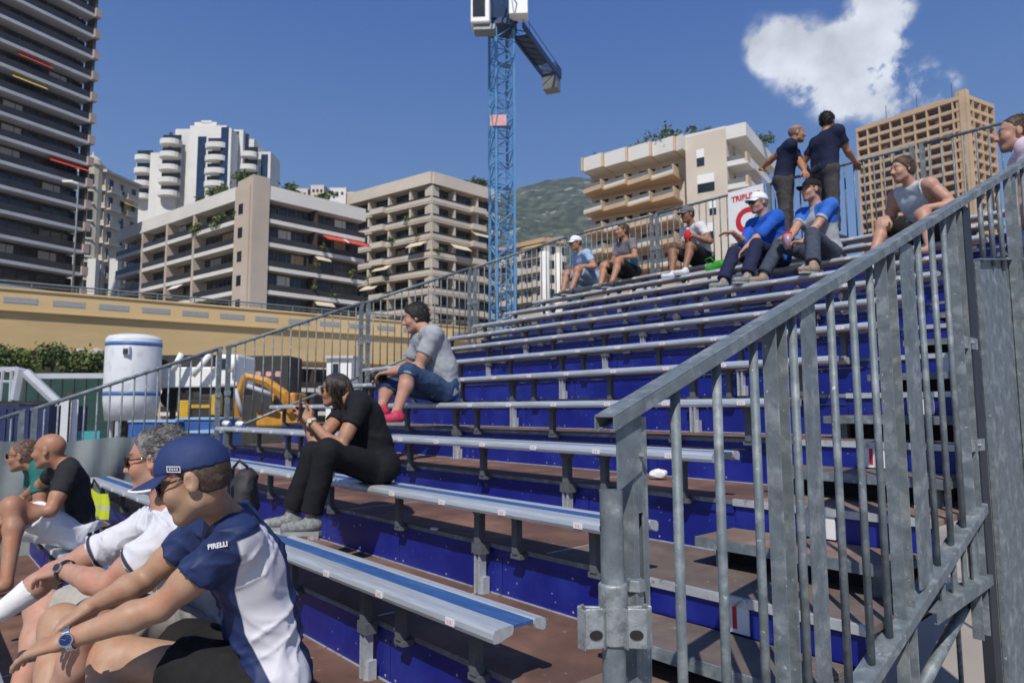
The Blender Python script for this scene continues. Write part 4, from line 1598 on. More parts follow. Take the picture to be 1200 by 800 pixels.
# counter jib: level, pointing away to the right
ja = at(604, 32, 62.5)
jb = on(648, 92, 2, ja[2])
jd = jb - ja
jl = np.linalg.norm(jd)
jd /= jl
js = np.array([-jd[1], jd[0], 0])
m = MB()
for s in (-1, 1):
    m.obox(ja + js * (.75 * s - .09) - ZV * .25, jd * jl, js * .18, ZV * .55)
for k in range(9):
    m.tube([ja + js * .75 + jd * jl * k / 9, ja - js * .75 + jd * jl * (k + 1) / 9], .05, 5)
m.obox(ja - js * .75 + jd * jl * .15 + ZV * .02, jd * jl * .55, js * 1.5, ZV * .05)
wb(m, 'counter_jib', MT['crane_dk'], cr)
m = MB()
for k in range(3):
    m.obox(jb - js * .75 - jd * (.2 + .5 * k) - ZV * 1.6, jd * .42, js * 1.5, ZV * 1.5, 0)
m.obox(jb - js * .85 - jd * 1.4 - ZV * .09, jd * 1.75, js * 1.7, ZV * 1.1, 1)
wb(m, 'counterweight', [MT['rail_gl'], MT['crane_dk']], cr)
m = MB()
for s in (-1, 1):
    m.tube([ja + js * .8 * s + ZV * 1.0, jb + js * .8 * s + ZV * 1.0], .035, 5)
    for k in range(8):
        q_ = ja + jd * jl * k / 7 + js * .8 * s
        m.tube([q_, q_ + ZV * 1.0], .03, 4)
wb(m, 'hand_rail', MT['crane_dk'], cr)
m = MB()
q_ = at(607, 8, 62)
m.obox(q_ - bd * .8 - ad * .6 - ZV * 1.0, bd * 1.7, ad * 1.4, ZV * 2.2)
wb(m, 'winch_house', MT['white'], cr, bevel=.05)
# main jib: level, running the other way over the photographer's left shoulder, above the frame
m = MB()
jf = ja + ZV * 1.5
for k in range(14):
    A = jf - jd * (2.2 * k)
    B = jf - jd * (2.2 * (k + 1))
    for s in (-1, 1):
        m.tube([A + js * .6 * s, B + js * .6 * s], .06, 5)
        m.tube([A + js * .6 * s, (A + B) / 2 + ZV * 1.2], .04, 4)
        m.tube([B + js * .6 * s, (A + B) / 2 + ZV * 1.2], .04, 4)
    m.tube([A + ZV * 1.2 - jd * 1.1, B + ZV * 1.2 - jd * 1.1], .06, 5)
wb(m, 'main_jib', MT['crane'], cr)
# ------------------------------------------------------------------ people: smooth bodies grown from joints
def nrm(v):
    v = np.array(v, float)
    return v / (np.linalg.norm(v) + 1e-9)


def surfnet(D, org, vox):
    """surface nets on a grid of signed distances"""
    ins = D < 0
    c = [(0, 0, 0), (1, 0, 0), (0, 1, 0), (1, 1, 0), (0, 0, 1), (1, 0, 1), (0, 1, 1), (1, 1, 1)]
    nx, ny, nz = D.shape
    cnt = np.zeros((nx - 1, ny - 1, nz - 1), np.int8)
    for (i, j, k) in c:
        cnt += ins[i:nx - 1 + i, j:ny - 1 + j, k:nz - 1 + k]
    idx = np.argwhere((cnt > 0) & (cnt < 8))
    vid = -np.ones(cnt.shape, np.int32)
    vid[idx[:, 0], idx[:, 1], idx[:, 2]] = np.arange(len(idx))
    val = [D[idx[:, 0] + o[0], idx[:, 1] + o[1], idx[:, 2] + o[2]] for o in c]
    acc = np.zeros((len(idx), 3))
    n = np.zeros(len(idx))
    for p in range(8):
        for q_ in range(p + 1, 8):
            df = np.array(c[q_]) - np.array(c[p])
            if np.abs(df).sum() != 1:
                continue
            a, b = val[p], val[q_]
            mk = (a < 0) != (b < 0)
            t = np.where(mk, a / np.where(a - b == 0, 1, a - b), 0)
            acc[mk] += (np.array(c[p]) + t[:, None] * df)[mk]
            n[mk] += 1
    V = (idx + acc / n[:, None]) * vox + org
    F = []
    for ax in range(3):
        s0 = [slice(None)] * 3
        s1 = [slice(None)] * 3
        s0[ax], s1[ax] = slice(0, -1), slice(1, None)
        e = np.argwhere(ins[tuple(s0)] != ins[tuple(s1)])
        u, v = [(1, 2), (2, 0), (0, 1)][ax]
        e = e[(e[:, u] > 0) & (e[:, v] > 0) & (e[:, u] < D.shape[u] - 1) & (e[:, v] < D.shape[v] - 1)]
        if len(e) == 0:
            continue
        fl = ins[e[:, 0], e[:, 1], e[:, 2]]
        q4 = []
        for (du, dv) in ((0, 0), (1, 0), (1, 1), (0, 1)):
            w = e.copy()
            w[:, u] -= 1 - du
            w[:, v] -= 1 - dv
            q4.append(vid[w[:, 0], w[:, 1], w[:, 2]])
        q4 = np.array(q4).T
        q4[~fl] = q4[~fl][:, ::-1]
        F.append(q4)
    F = np.concatenate(F)
    F = F[(F >= 0).all(axis=1)]
    return V, F


class Sdf:
    def __init__(s):
        s.p = []

    def cap(s, a, b, ra, rb=None, k=.02, flat=None, clip=None, sub=False):
        s.p.append(('c', np.array(a, float), np.array(b, float), ra, ra if rb is None else rb, k, flat, clip, sub))
        return s

    def ell(s, c, axes, rad, k=.02, clip=None, sub=False):
        s.p.append(('e', np.array(c, float), np.array(axes, float), np.array(rad, float), None, k, None, clip, sub))
        return s

    def mesh(s, vox, noise=None, lim=None):
        lo, hi = np.full(3, 1e9), np.full(3, -1e9)
        bbs = []
        for p in s.p:
            if p[0] == 'c':
                r = max(p[3], p[4])
                b0, b1 = np.minimum(p[1], p[2]) - r, np.maximum(p[1], p[2]) + r
            else:
                ext = np.abs(p[2].T * p[3]).sum(axis=1)
                b0, b1 = p[1] - ext, p[1] + ext
            bbs.append((b0, b1))
            if not p[8]:
                lo, hi = np.minimum(lo, b0), np.maximum(hi, b1)
        lo, hi = lo - .03, hi + .03
        n = np.ceil((hi - lo) / vox).astype(int) + 1
        D = np.full(n, .06, np.float32)
        ax = [lo[i] + np.arange(n[i]) * vox for i in range(3)]
        for p, (b0, b1) in zip(s.p, bbs):
            k = p[5]
            i0 = np.maximum(((b0 - lo - .045) / vox).astype(int), 0)
            i1 = np.minimum(((b1 - lo + .045) / vox).astype(int) + 2, n)
            if (i1 <= i0).any():
                continue
            sl = tuple(slice(i0[i], i1[i]) for i in range(3))
            X, Y, Z = np.meshgrid(ax[0][sl[0]], ax[1][sl[1]], ax[2][sl[2]], indexing='ij')
            Pt = np.stack([X, Y, Z], -1).astype(np.float32)
            if p[0] == 'c':
                a, b = p[1], p[2]
                ab = b - a
                L2 = max(ab @ ab, 1e-9)
                t = np.clip(((Pt - a) @ ab) / L2, 0, 1)
                v = Pt - a - t[..., None] * ab
                sc = 1.0
                if p[6] is not None:
                    fx, fs = p[6]
                    v = v + (v @ fx)[..., None] * fx * (1 / fs - 1)
                    sc = min(1.0, fs)
                d = (np.sqrt((v * v).sum(-1)) - (p[3] + (p[4] - p[3]) * t)) * sc
            else:
                v = (Pt - p[1]) @ p[2].T
                q_ = v / p[3]
                l = np.sqrt((q_ * q_).sum(-1))
                l2 = np.sqrt(((v / p[3] ** 2) ** 2).sum(-1)) + 1e-9
                d = l * (l - 1) / l2
            if p[7] is not None:
                for (cp, cn) in p[7]:
                    d = np.maximum(d, (Pt - np.array(cp)) @ np.array(cn))
            cur = D[sl]
            if p[8]:
                h = np.clip(.5 - .5 * (cur + d) / k, 0, 1)
                D[sl] = cur + (-d - cur) * h + k * h * (1 - h)
            else:
                h = np.clip(.5 + .5 * (cur - d) / k, 0, 1)
                D[sl] = cur + (d - cur) * h - k * h * (1 - h)
        if lim is not None:
            G = np.stack(np.meshgrid(*ax, indexing='ij'), -1)
            for (cp, cn) in lim:
                D = np.maximum(D, (G - np.array(cp)) @ np.array(cn)).astype(np.float32)
        if noise is not None:
            mk = np.argwhere(np.abs(D) < .03)
            P = lo + mk * vox
            D[mk[:, 0], mk[:, 1], mk[:, 2]] += noise(P).astype(np.float32)
        V, F = surfnet(D, lo, vox)
        return V, F


def cloth_noise(amp, scale, seed, squeeze=None):
    g = np.random.default_rng(seed)
    K = g.normal(size=(7, 3))
    K /= np.linalg.norm(K, axis=1)[:, None]
    K *= (scale * g.uniform(.6, 1.7, (7, 1)))
    ph = g.uniform(0, 6.28, 7)
    W = g.normal(size=(3, 3)) * scale * .35

    def f(P):
        Q = P + .035 * np.sin(P @ W)
        v = np.zeros(len(P))
        for k, h in zip(K, ph):
            v -= ((1 - np.abs(np.sin(Q @ k * .5 + h))) ** 3 - .27) / 2.4
        return v * amp
    return f


def mesh_obj(name, V, F, m, parent, mask=None, mask2=None, mask3=None):
    """V in world coordinates"""
    me = bpy.data.meshes.new(name)
    off = np.zeros(3)
    p = parent
    while p is not None:
        off += np.array(p.location)
        p = p.parent
    V = V - off
    me.vertices.add(len(V))
    me.vertices.foreach_set('co', V.astype(np.float32).ravel())
    me.loops.add(F.size)
    me.loops.foreach_set('vertex_index', F.astype(np.int32).ravel())
    me.polygons.add(len(F))
    me.polygons.foreach_set('loop_start', np.arange(0, F.size, 4, dtype=np.int32))
    me.polygons.foreach_set('loop_total', np.full(len(F), 4, np.int32))
    me.polygons.foreach_set('use_smooth', np.ones(len(F), bool))
    me.update(calc_edges=True)
    me.validate()
    for nm, mv in (('mask', mask), ('mask2', mask2), ('mask3', mask3)):
        if mv is not None:
            at_ = me.attributes.new(nm, 'FLOAT', 'POINT')
            at_.data.foreach_set('value', mv.astype(np.float32))
    me.materials.append(m)
    o = bpy.data.objects.new(name, me)
    link(o, parent)
    return o


def ik(a, b, l1, l2, pole):
    """middle joint between a and b, bent towards pole"""
    a, b = np.array(a, float), np.array(b, float)
    d = b - a
    L = np.linalg.norm(d)
    if L > (l1 + l2) * .999:
        b = a + d / L * (l1 + l2) * .999
        d = b - a
        L = np.linalg.norm(d)
    d = d / L
    x = (l1 * l1 - l2 * l2 + L * L) / (2 * L)
    h = math.sqrt(max(l1 * l1 - x * x, 0))
    pl = np.array(pole, float)
    pl = pl - d * (pl @ d)
    return a + d * x + nrm(pl) * h, b


def skin_mat(name, col, lip=None):
    m = mat(name, col, .52, 0, .10, 30, .05, 350, col2=tuple(np.array(col) * (1.08, .86, .80)), c2scale=11, c2lo=.48, c2hi=.68, spec=.35)
    b = m.node_tree.nodes['Principled BSDF']
    n, l = m.node_tree.nodes, m.node_tree.links
    cur = b.inputs['Base Color'].links[0].from_socket
    for at_, c_, w_ in (('mask', (col[0] * .72, col[1] * .42, col[2] * .42), .75), ('mask2', (.03, .02, .015), .95), ('mask3', (col[0] * .55, col[1] * .58, col[2] * .62), .42)):
        a = n.new('ShaderNodeAttribute')
        a.attribute_name = at_
        q_ = n.new('ShaderNodeMath')
        q_.operation = 'MULTIPLY'
        l.new(a.outputs['Fac'], q_.inputs[0])
        q_.inputs[1].default_value = w_
        x = n.new('ShaderNodeMix')
        x.data_type = 'RGBA'
        l.new(q_.outputs[0], x.inputs['Factor'])
        l.new(cur, x.inputs[6])
        x.inputs[7].default_value = (*c_, 1)
        cur = x.outputs[2]
    l.new(cur, b.inputs['Base Color'])
    b.inputs['Subsurface Weight'].default_value = .08
    b.inputs['Subsurface Radius'].default_value = (.012, .005, .003)
    return m


SK = {'fair': skin_mat('fair_skin', (.40, .245, .158)), 'tan': skin_mat('tanned_skin', (.36, .19, .115)), 'pink': skin_mat('pink_skin', (.44, .25, .178)), 'brown': skin_mat('brown_skin', (.25, .125, .075))}


def cloth(name, col, var=.12, rough=.85):
    return mat(name, col, rough, 0, var, 24, .2, 420, spec=.25)


CL = {
    'black': cloth('black_jersey', (.011, .011, .013)), 'navy': cloth('navy_cotton', (.012, .017, .045)), 'white': cloth('white_cotton', (.70, .70, .71), .05),
    'teal': cloth('teal_polo_knit', (.02, .14, .125)), 'charcoal': cloth('charcoal_jersey', (.022, .023, .026)), 'shortsblack': cloth('black_shorts_weave', (.014, .013, .013)),
    'grey': cloth('grey_melange', (.33, .35, .37), .12), 'denim': cloth('blue_denim', (.035, .065, .135), .3), 'denim_lt': cloth('light_denim', (.20, .29, .40), .25),
    'khaki': cloth('stone_shorts', (.38, .35, .31)), 'blue': cloth('royal_blue_shell', (.02, .10, .46)), 'trousers': cloth('dark_grey_trousers', (.055, .05, .05), .25),
    'tracknavy': cloth('navy_track_trousers', (.018, .022, .06)), 'jeansdark': cloth('slate_jeans', (.05, .065, .09), .25), 'pink': cloth('pale_pink_shirt', (.74, .60, .68), .05),
    'skyblue': cloth('pale_blue_tee', (.30, .42, .60)), 'mauve': cloth('grey_mauve_tee', (.17, .145, .16)), 'red': cloth('red_cloth', (.55, .02, .02)),
    'green': cloth('green_cloth', (.04, .30, .03)), 'greysleeve': cloth('grey_blue_vest', (.46, .52, .54)), 'jnavy': cloth('navy_team_jersey', (.010, .022, .085), .15, .6),
}
HAIR = {'grey': mat('grey_hair', (.10, .095, .09), .6, 0, .3, 40, .5, 300, col2=(.26, .25, .24), c2scale=24, c2lo=.42, c2hi=.62), 'dark': mat('dark_hair', (.012, .009, .008), .5, 0, .4, 90, .5, 300),
        'brown': mat('brown_hair', (.055, .032, .02), .5, 0, .4, 90, .5, 300, col2=(.12, .08, .05), c2scale=30), 'short': mat('cropped_hair', (.16, .10, .07), .7, 0, .3, 90, .3, 400),
        'bob': mat('streaked_bob_hair', (.028, .02, .016), .42, 0, .4, 40, .5, 200, col2=(.20, .14, .085), c2scale=22, c2lo=.5, c2hi=.68, stretch=(1, 1, .25))}
SHOE = {'grey': mat('grey_running_shoe', (.20, .21, .20), .7, 0, .5, 40), 'white': mat('white_trainer', (.6, .6, .6), .7, 0, .15, 40), 'dark': mat('dark_shoe', (.03, .03, .035), .6, 0, .3, 40), 'red': mat('red_trainer', (.45, .03, .07), .7, 0, .4, 30), 'beige': mat('beige_shoe', (.26, .19, .14), .7, 0, .3, 30)}
LENS = mat('sunglass_lens', (.008, .008, .01), .08, 0, 0, spec=.7)
LENSV = mat('violet_mirror_lens', (.05, .02, .11), .08, .4, 0, spec=.8)
EYE = mat('eye', (.10, .08, .07), .2, 0, 0)
STEEL = mat('watch_steel', (.55, .56, .58), .25, .9, .1)
DIAL = mat('blue_watch_dial', (.015, .035, .12), .2, .2, 0)
SOLE = mat('pale_rubber_sole', (.28, .28, .27), .8)


def hand_prims(S, W, d, pn, curl=.6, spread=1.0, side=1, s=1.0, thumb=.7, stagger=0.0):
    """palm and five fingers; d towards the fingers, pn out of the back of the hand, thumb on the +lat side"""
    d, pn = nrm(d), np.array(pn, float)
    pn = nrm(pn - d * (pn @ d))
    lat = np.cross(d, pn) * side
    W = np.array(W, float)
    for o in (-.022, 0, .022):
        S.cap(W + lat * o * .55 * s, W + d * .078 * s + lat * o * 1.15 * s, .018 * s, .014 * s, k=.012, flat=(pn, .85))
    L = [.066, .079, .083, .074]
    for j in range(4):
        o = (-.033 + .022 * j) * spread
        p = W + d * .078 * s + lat * o * s
        a = 0.12
        for q_ in range(3):
            a += curl * (.75 + .15 * q_ + stagger * (j - 1.5))
            dd = d * math.cos(a) - pn * math.sin(a)
            e = p + nrm(dd + lat * o * 1.2) * L[j] * s * (.45, .32, .23)[q_]
            S.cap(p, e, (.0092 - .0007 * q_) * s, (.0086 - .0009 * q_) * s, k=.005)
            p = e
    p = W + d * .022 * s + lat * .026 * s
    t1 = nrm(d * .62 + lat * .72 - pn * .35 * thumb)
    e = p + t1 * .045 * s
    S.cap(W + d * .01 * s + lat * .012 * s, p, .017 * s, .0145 * s, k=.012)
    S.cap(p, e, .0135 * s, .011 * s, k=.008)
    t2 = nrm(d * .85 + lat * .25 - pn * .4 * thumb)
    S.cap(e, e + t2 * .034 * s, .011 * s, .009 * s, k=.005)


def person(P):
    s = P.get('s', 1.0)
    fem = P.get('female', False)
    H = np.array(P['H'], float)
    ph = math.radians(P.get('yaw', 0))
    f = np.array((math.sin(ph), -math.cos(ph), 0))
    l = np.array((math.cos(ph), math.sin(ph), 0))
    lean = math.radians(P.get('lean', 15))
    tl = math.radians(P.get('tilt', 0))
    t_ = lambda q_: nrm((ZV * math.cos(lean * q_) + f * math.sin(lean * q_)) + l * math.sin(tl))
    waist = H + t_(.55) * .17 * s
    chest = waist + t_(1.0) * .19 * s
    C7 = chest + t_(1.35) * .155 * s
    tw_ = math.radians(P.get('twist', 0))
    l2 = nrm(l * math.cos(tw_) - f * math.sin(tw_) * -1)
    f2 = nrm(np.cross(l2, t_(1.1)))
    if f2 @ f < 0:
        f2 = -f2
    wsh = (.165 if fem else .185) * s * P.get('wide', 1.0)
    shrug = P.get('shrug', 0)
    SHL = C7 - t_(1.2) * (.055 - shrug) * s + l2 * wsh + f2 * P.get('shf', (.02, .02))[0]
    SHR = C7 - t_(1.2) * (.055 - shrug) * s - l2 * wsh + f2 * P.get('shf', (.02, .02))[1]
    # head
    hy, hp, hr_ = (math.radians(v) for v in (P.get('hyaw', 0), P.get('hpitch', 0), P.get('hroll', 0)))
    hyaw = ph + hy
    hf = np.array((math.sin(hyaw) * math.cos(hp), -math.cos(hyaw) * math.cos(hp), -math.sin(hp)))
    hl = np.array((math.cos(hyaw), math.sin(hyaw), 0))
    hu = np.cross(hf, hl)
    if hu[2] < 0:
        hu = -hu
    hl, hu = hl * math.cos(hr_) + hu * math.sin(hr_), hu * math.cos(hr_) - hl * math.sin(hr_)
    nk = nrm(t_(1.0) * .8 + ZV * .45 + f * .15)
    HC = np.array(P['head'], float) if 'head' in P else C7 + nk * .165 * s + hf * .025 * s
    hs = s * (.94 if fem else 1.0) * P.get('hs', 1.0)
    hd = lambda a, b, c: HC + hf * a * hs + hl * b * hs + hu * c * hs
    HA = np.array((hf, hl, hu))

    root = thing('person', P['label'], 'person', tuple(P.get('base', (H[0], H[1], H[2] - .11))), P.get('group'))
    vox = P.get('vox', .010)
    skin = SK[P.get('skin', 'fair')]

    # joints of limbs
    arms = []
    for i, (SH, key, sg_) in enumerate(((SHL, 'handL', 1), (SHR, 'handR', -1))):
        hd_ = np.array(P[key], float)
        pole = P.get('pole' + 'LR'[i], -ZV * .6 + l * sg_ * .5 - f * .4)
        if 'elbow' + 'LR'[i] in P:
            E = np.array(P['elbow' + 'LR'[i]], float)
            Wr = hd_
        else:
            E, Wr = ik(SH, hd_, .29 * s, .255 * s, pole)
        arms.append((SH, E, Wr, sg_, 'LR'[i]))
    legs = []
    for i, (key, sg_) in enumerate((('footL', 1), ('footR', -1))):
        hj = H + l * sg_ * .092 * s + f * .02 - ZV * .01
        A = np.array(P[key], float)
        if 'knee' + 'LR'[i] in P:
            K = np.array(P['knee' + 'LR'[i]], float)
        else:
            K, A = ik(hj, A, .43 * s, .42 * s, P.get('kpole' + 'LR'[i], f * .8 + ZV * .6 + l * sg_ * .25))
        legs.append((hj, K, A, sg_, 'LR'[i]))

    bl = P.get('belly', 0.0)
    wd = (.90 if fem else 1.0) * P.get('wide', 1.0)

    def torso(S, e, clip=None, k=.045):
        fl = (f, .86)
        S.cap(H - l * .085 * s, H + l * .085 * s, (.108 + e), k=k, clip=clip)
        for sg_ in (-1, 1):
            S.cap(H + l * .05 * sg_ * s + ZV * .03, waist + l2 * .055 * sg_ * s * wd, .108 * s * wd + e, .100 * s * wd + e + bl, k=k, flat=fl, clip=clip)
            S.cap(waist + l2 * .055 * sg_ * s * wd, chest + l2 * .075 * sg_ * s * wd, .100 * s * wd + e + bl, .108 * s * wd + e, k=k, flat=fl, clip=clip)
        if bl:
            S.cap(waist + f * .05, waist + f * .06 - ZV * .03, .10 + bl + e, k=k, clip=clip)
        if fem:
            for sg_ in (-1, 1):
                S.cap(chest + l2 * .07 * sg_ * s + f2 * .055 * s, chest + l2 * .07 * sg_ * s + f2 * .075 * s - t_(1) * .02, .058 * s + e, k=.03, clip=clip)
        S.cap(chest, C7 - t_(1.2) * .05 * s, .105 * s * wd + e, .062 * s + e, k=k, clip=clip)
        for SH in (SHL, SHR):
            S.cap(chest + (SH - C7) * .45, SH - (SH - C7) * .1, .085 * s * wd + e, .060 * s * wd + e, k=k, clip=clip)
            S.cap(C7 - t_(1.2) * .03 * s + (SH - C7) * .12, SH, .048 * s + e, .056 * s * wd + e, k=.04, clip=clip)

    # ---- skin: one continuous figure
    S = Sdf()
    torso(S, 0)
    am = (.86 if fem else 1.0) * P.get('arm', 1.0)
    for (SH, E, Wr, sg_, nm) in arms:
        S.cap(SH, E, .053 * s * am, .041 * s * am, k=.03)
        S.cap(SH + (E - SH) * .35, SH + (E - SH) * .65, .050 * s * am, .048 * s * am, k=.03)
        q_ = E + (Wr - E) * .28
        S.cap(E, q_, .041 * s * am, .044 * s * am, k=.02)
        S.cap(q_, Wr, .044 * s * am, .0265 * s * am, k=.02)
        dv_ = P.get('hdir' + nm, Wr - E)
        pn = P.get('hback' + nm, ZV)
        hand_prims(S, Wr, dv_, pn, P.get('curl' + nm, .45), P.get('spread', 1.0), P.get('tside' + nm, 1), s, stagger=P.get('stag', 0.0))
    for (hj, K, A, sg_, nm) in legs:
        S.cap(hj, K, .088 * s, .058 * s, k=.04)
        S.cap(K, K + (A - K) * .06, .057 * s, k=.03)
        bk = nrm(np.cross(nrm(A - K), l))
        if bk @ f > 0:
            bk = -bk
        cm = K + (A - K) * .32 + bk * .016 * s
        S.cap(K + (A - K) * .05, cm, .052 * s, .057 * s, k=.03)
        S.cap(cm, A, .055 * s, .036 * s, k=.03)
        ft = np.array(P.get('toe' + nm, f), float)
        S.cap(A - ZV * .03, A + nrm(ft) * .15 * s - ZV * .055, .036 * s, .026 * s, k=.02)
    nb = hd(-.018, 0, -.055)
    S.cap(C7 - t_(1.2) * .03, nb, .058 * s * P.get('neck', .88 if fem else 1), .054 * s * P.get('neck', .88 if fem else 1), k=.03)
    S.ell(hd(-.010, 0, .030), HA, np.array((.098, .078, .090)) * hs, k=.03)
    S.ell(hd(.030, 0, -.040), HA, np.array((.062, .058, .076)) * hs, k=.025)
    S.cap(hd(.066, -.012, -.098), hd(.066, .012, -.098), .020 * hs, k=.018)
    S.cap(hd(.005, .045, -.070), hd(.058, .018, -.096), .020 * hs, k=.02)
    S.cap(hd(.005, -.045, -.070), hd(.058, -.018, -.096), .020 * hs, k=.02)
    S.cap(hd(.076, -.032, .030), hd(.076, .032, .030), .0135 * hs, k=.014)
    for sg_ in (-1, 1):
        S.cap(hd(.056, .040 * sg_, -.022), hd(.062, .034 * sg_, -.03), .026 * hs, k=.02)
        S.ell(hd(.094, .031 * sg_, .006), HA, np.array((.016, .018, .012)) * hs, k=.01, sub=True)
        S.ell(hd(.080, .031 * sg_, .006), HA, np.array((.012, .013, .011)) * hs, k=.004)
        e1 = nrm(hf + hl * sg_ * .5)
        ea = np.array((e1, np.cross(hu, e1), hu))
        S.ell(hd(-.012, .080 * sg_, -.004), ea, np.array((.021, .010, .033)) * hs, k=.006)
        S.ell(hd(-.006, .091 * sg_, -.002), ea, np.array((.011, .007, .017)) * hs, k=.006, sub=True)
    S.cap(hd(.088, 0, .018), hd(.114, 0, -.027), .0085 * hs, .0135 * hs, k=.010)
    S.cap(hd(.096, -.011, -.032), hd(.096, .011, -.032), .0105 * hs, k=.007)
    S.cap(hd(.084, -.018, -.056), hd(.084, .018, -.056), .0085 * hs, k=.007)
    S.cap(hd(.083, -.015, -.068), hd(.083, .015, -.068), .0095 * hs, k=.007)
    S.cap(hd(.098, -.02, -.0615), hd(.098, .02, -.0615), .0028, k=.004, sub=True)
    V, F = S.mesh(vox)
    R3 = (V - HC) @ HA.T / hs
    a_, b_, c_ = R3[:, 0], R3[:, 1], R3[:, 2]
    front = np.clip((a_ - .05) / .02, 0, 1) * (np.abs(c_) < .14) * (np.abs(b_) < .1)
    lip = np.exp(-((c_ + .062) / .0085) ** 2 - (b_ / .022) ** 4) * front
    brow = np.exp(-((c_ - .035 + .25 * (np.abs(b_) - .03) ** 2 / .03) / .006) ** 2 - ((np.abs(b_) - .034) / .020) ** 4) * front
    jaw = np.clip((-.030 - c_) / .03, 0, 1) * np.clip((a_ + .02) / .04, 0, 1) * (np.abs(b_) < .09) * (c_ > -.125)
    if fem:
        jaw = jaw * 0
    mesh_obj('body', V, F, skin, root, lip, brow, jaw)

    # ---- clothing
    T = P['top']
    S = Sdf()
    hem = H + ZV * T.get('hem', -.02) * s
    cl = [(hem, -t_(.4))] if T.get('hemclip', True) else None
    e = T.get('ease', .013)
    torso(S, e, clip=cl)
    if T.get('collar'):
        S.cap(C7 - t_(1.2) * .03, C7 + nk * .035 * s, .066 * s, .066 * s, k=.012, clip=[(C7 + nk * .03 * s, nk)])
    sl = T.get('sleeve', .55)
    for (SH, E, Wr, sg_, nm) in arms:
        if sl <= 0:
            continue
        if sl <= 1:
            en = SH + (E - SH) * sl
            S.cap(SH, SH + (E - SH) * (sl + .12), .050 * s * am + e, (.050 - .008 * sl) * s * am + e + .010, k=.03, clip=[(en, nrm(E - SH))])
        else:
            S.cap(SH, E, .053 * s * am + e, .041 * s * am + e + .008, k=.03)
            en = E + (Wr - E) * (sl - 1)
            S.cap(E, E + (Wr - E) * (sl - .93), .046 * s * am + e, .030 * s * am + e + .006, k=.02, clip=[(en, nrm(Wr - E))])
    lm = [(SHL - l2 * .05, l2), (SHR + l2 * .05, -l2)] if sl <= 0 else None
    V, F = S.mesh(max(vox, .0065) if vox < .008 else vox, cloth_noise(T.get('fold', .008), T.get('fscale', 30), P.get('seed', 3)), lim=lm)
    mk = T['mask'](V, locals()) if 'mask' in T else None
    mk2 = T['mask2'](V, locals()) if 'mask2' in T else None
    shirt = mesh_obj(T.get('name', 'shirt'), V, F, T['mat'], root, mk, mk2)

    B = P['bottom']
    S = Sdf()
    e = B.get('ease', .014)
    wclip = [(H + ZV * B.get('waist', .07) * s, t_(.3))]
    S.cap(H - l * .085 * s, H + l * .085 * s, .110 * s + e, k=.04, clip=wclip)
    S.cap(H + ZV * .05 - l * .055 * s, H + ZV * .05 + l * .055 * s, .108 * s + e, k=.04, clip=wclip)
    for (hj, K, A, sg_, nm) in legs:
        fr = B['frac']
        if fr <= 1:
            en = hj + (K - hj) * fr
            S.cap(hj, hj + (K - hj) * min(fr + .15, 1.05), .090 * s + e, (.090 - .030 * fr) * s + e + B.get('flare', .014), k=.03, clip=[(en, nrm(K - hj))])
        else:
            S.cap(hj, K, .090 * s + e, .060 * s + e, k=.03)
            en = K + (A - K) * (fr - 1)
            S.cap(K, K + (A - K) * min(fr - .9, 1.0), .062 * s + e, .043 * s + e + B.get('flare', .012), k=.03, clip=[(en, nrm(A - K))])
    V, F = S.mesh(max(vox, .007) if vox < .008 else vox, cloth_noise(B.get('fold', .010), 30, P.get('seed', 3) + 50))
    mk = B['mask'](V, locals()) if 'mask' in B else None
    trousers = mesh_obj(B.get('name', 'shorts' if B['frac'] <= 1 else 'trousers'), V, F, B['mat'], root, mk)
    if B.get('cuff'):
        for (hj, K, A, sg_, nm) in legs:
            a_, b_ = (hj, K) if B['frac'] <= 1 else (K, A)
            fr = B['frac'] if B['frac'] <= 1 else B['frac'] - 1
            en = a_ + (b_ - a_) * fr
            rr = (.090 - .030 * fr) * s + e + .022 if B['frac'] <= 1 else .075 * s
            S = Sdf()
            dn_ = nrm(b_ - a_)
            S.cap(en - dn_ * .06, en + dn_ * .01, rr, k=.01, clip=[(en + dn_ * .004, dn_), (en - dn_ * .035, -dn_)])
            V, F = S.mesh(max(vox, .007))
            mesh_obj('cuff', V, F, B['cuff'], root)
    # shoes
    if P.get('shoes'):
        for (hj, K, A, sg_, nm) in legs:
            ft = nrm(P.get('toe' + nm, f))
            S = Sdf()
            S.cap(A - ZV * .035 - ft * .03, A + ft * .155 * s - ZV * .055, .043 * s, .033 * s, k=.02)
            S.cap(A - ft * .01, A - ZV * .03, .044 * s, .046 * s, k=.02)
            V, F = S.mesh(max(vox, .008), lim=[(A - ZV * .085, -ZV)])
            sh = mesh_obj('shoe', V, F, SHOE[P['shoes']], root)
            m = MB()
            sd = np.cross(ZV, ft)
            out = [(-.075, .0), (-.06, .035), (0, .038), (.08, .044), (.15, .038), (.188, .0), (.15, -.038), (.08, -.044), (0, -.036), (-.06, -.035)]
            m.prism([A - ZV * .094 + ft * u * s + sd * v * s for u, v in out], (0, 0, .022))
            wb(m, 'sole', SOLE, sh)
    # hair, hat, glasses, eyes
    hair = P.get('hair')
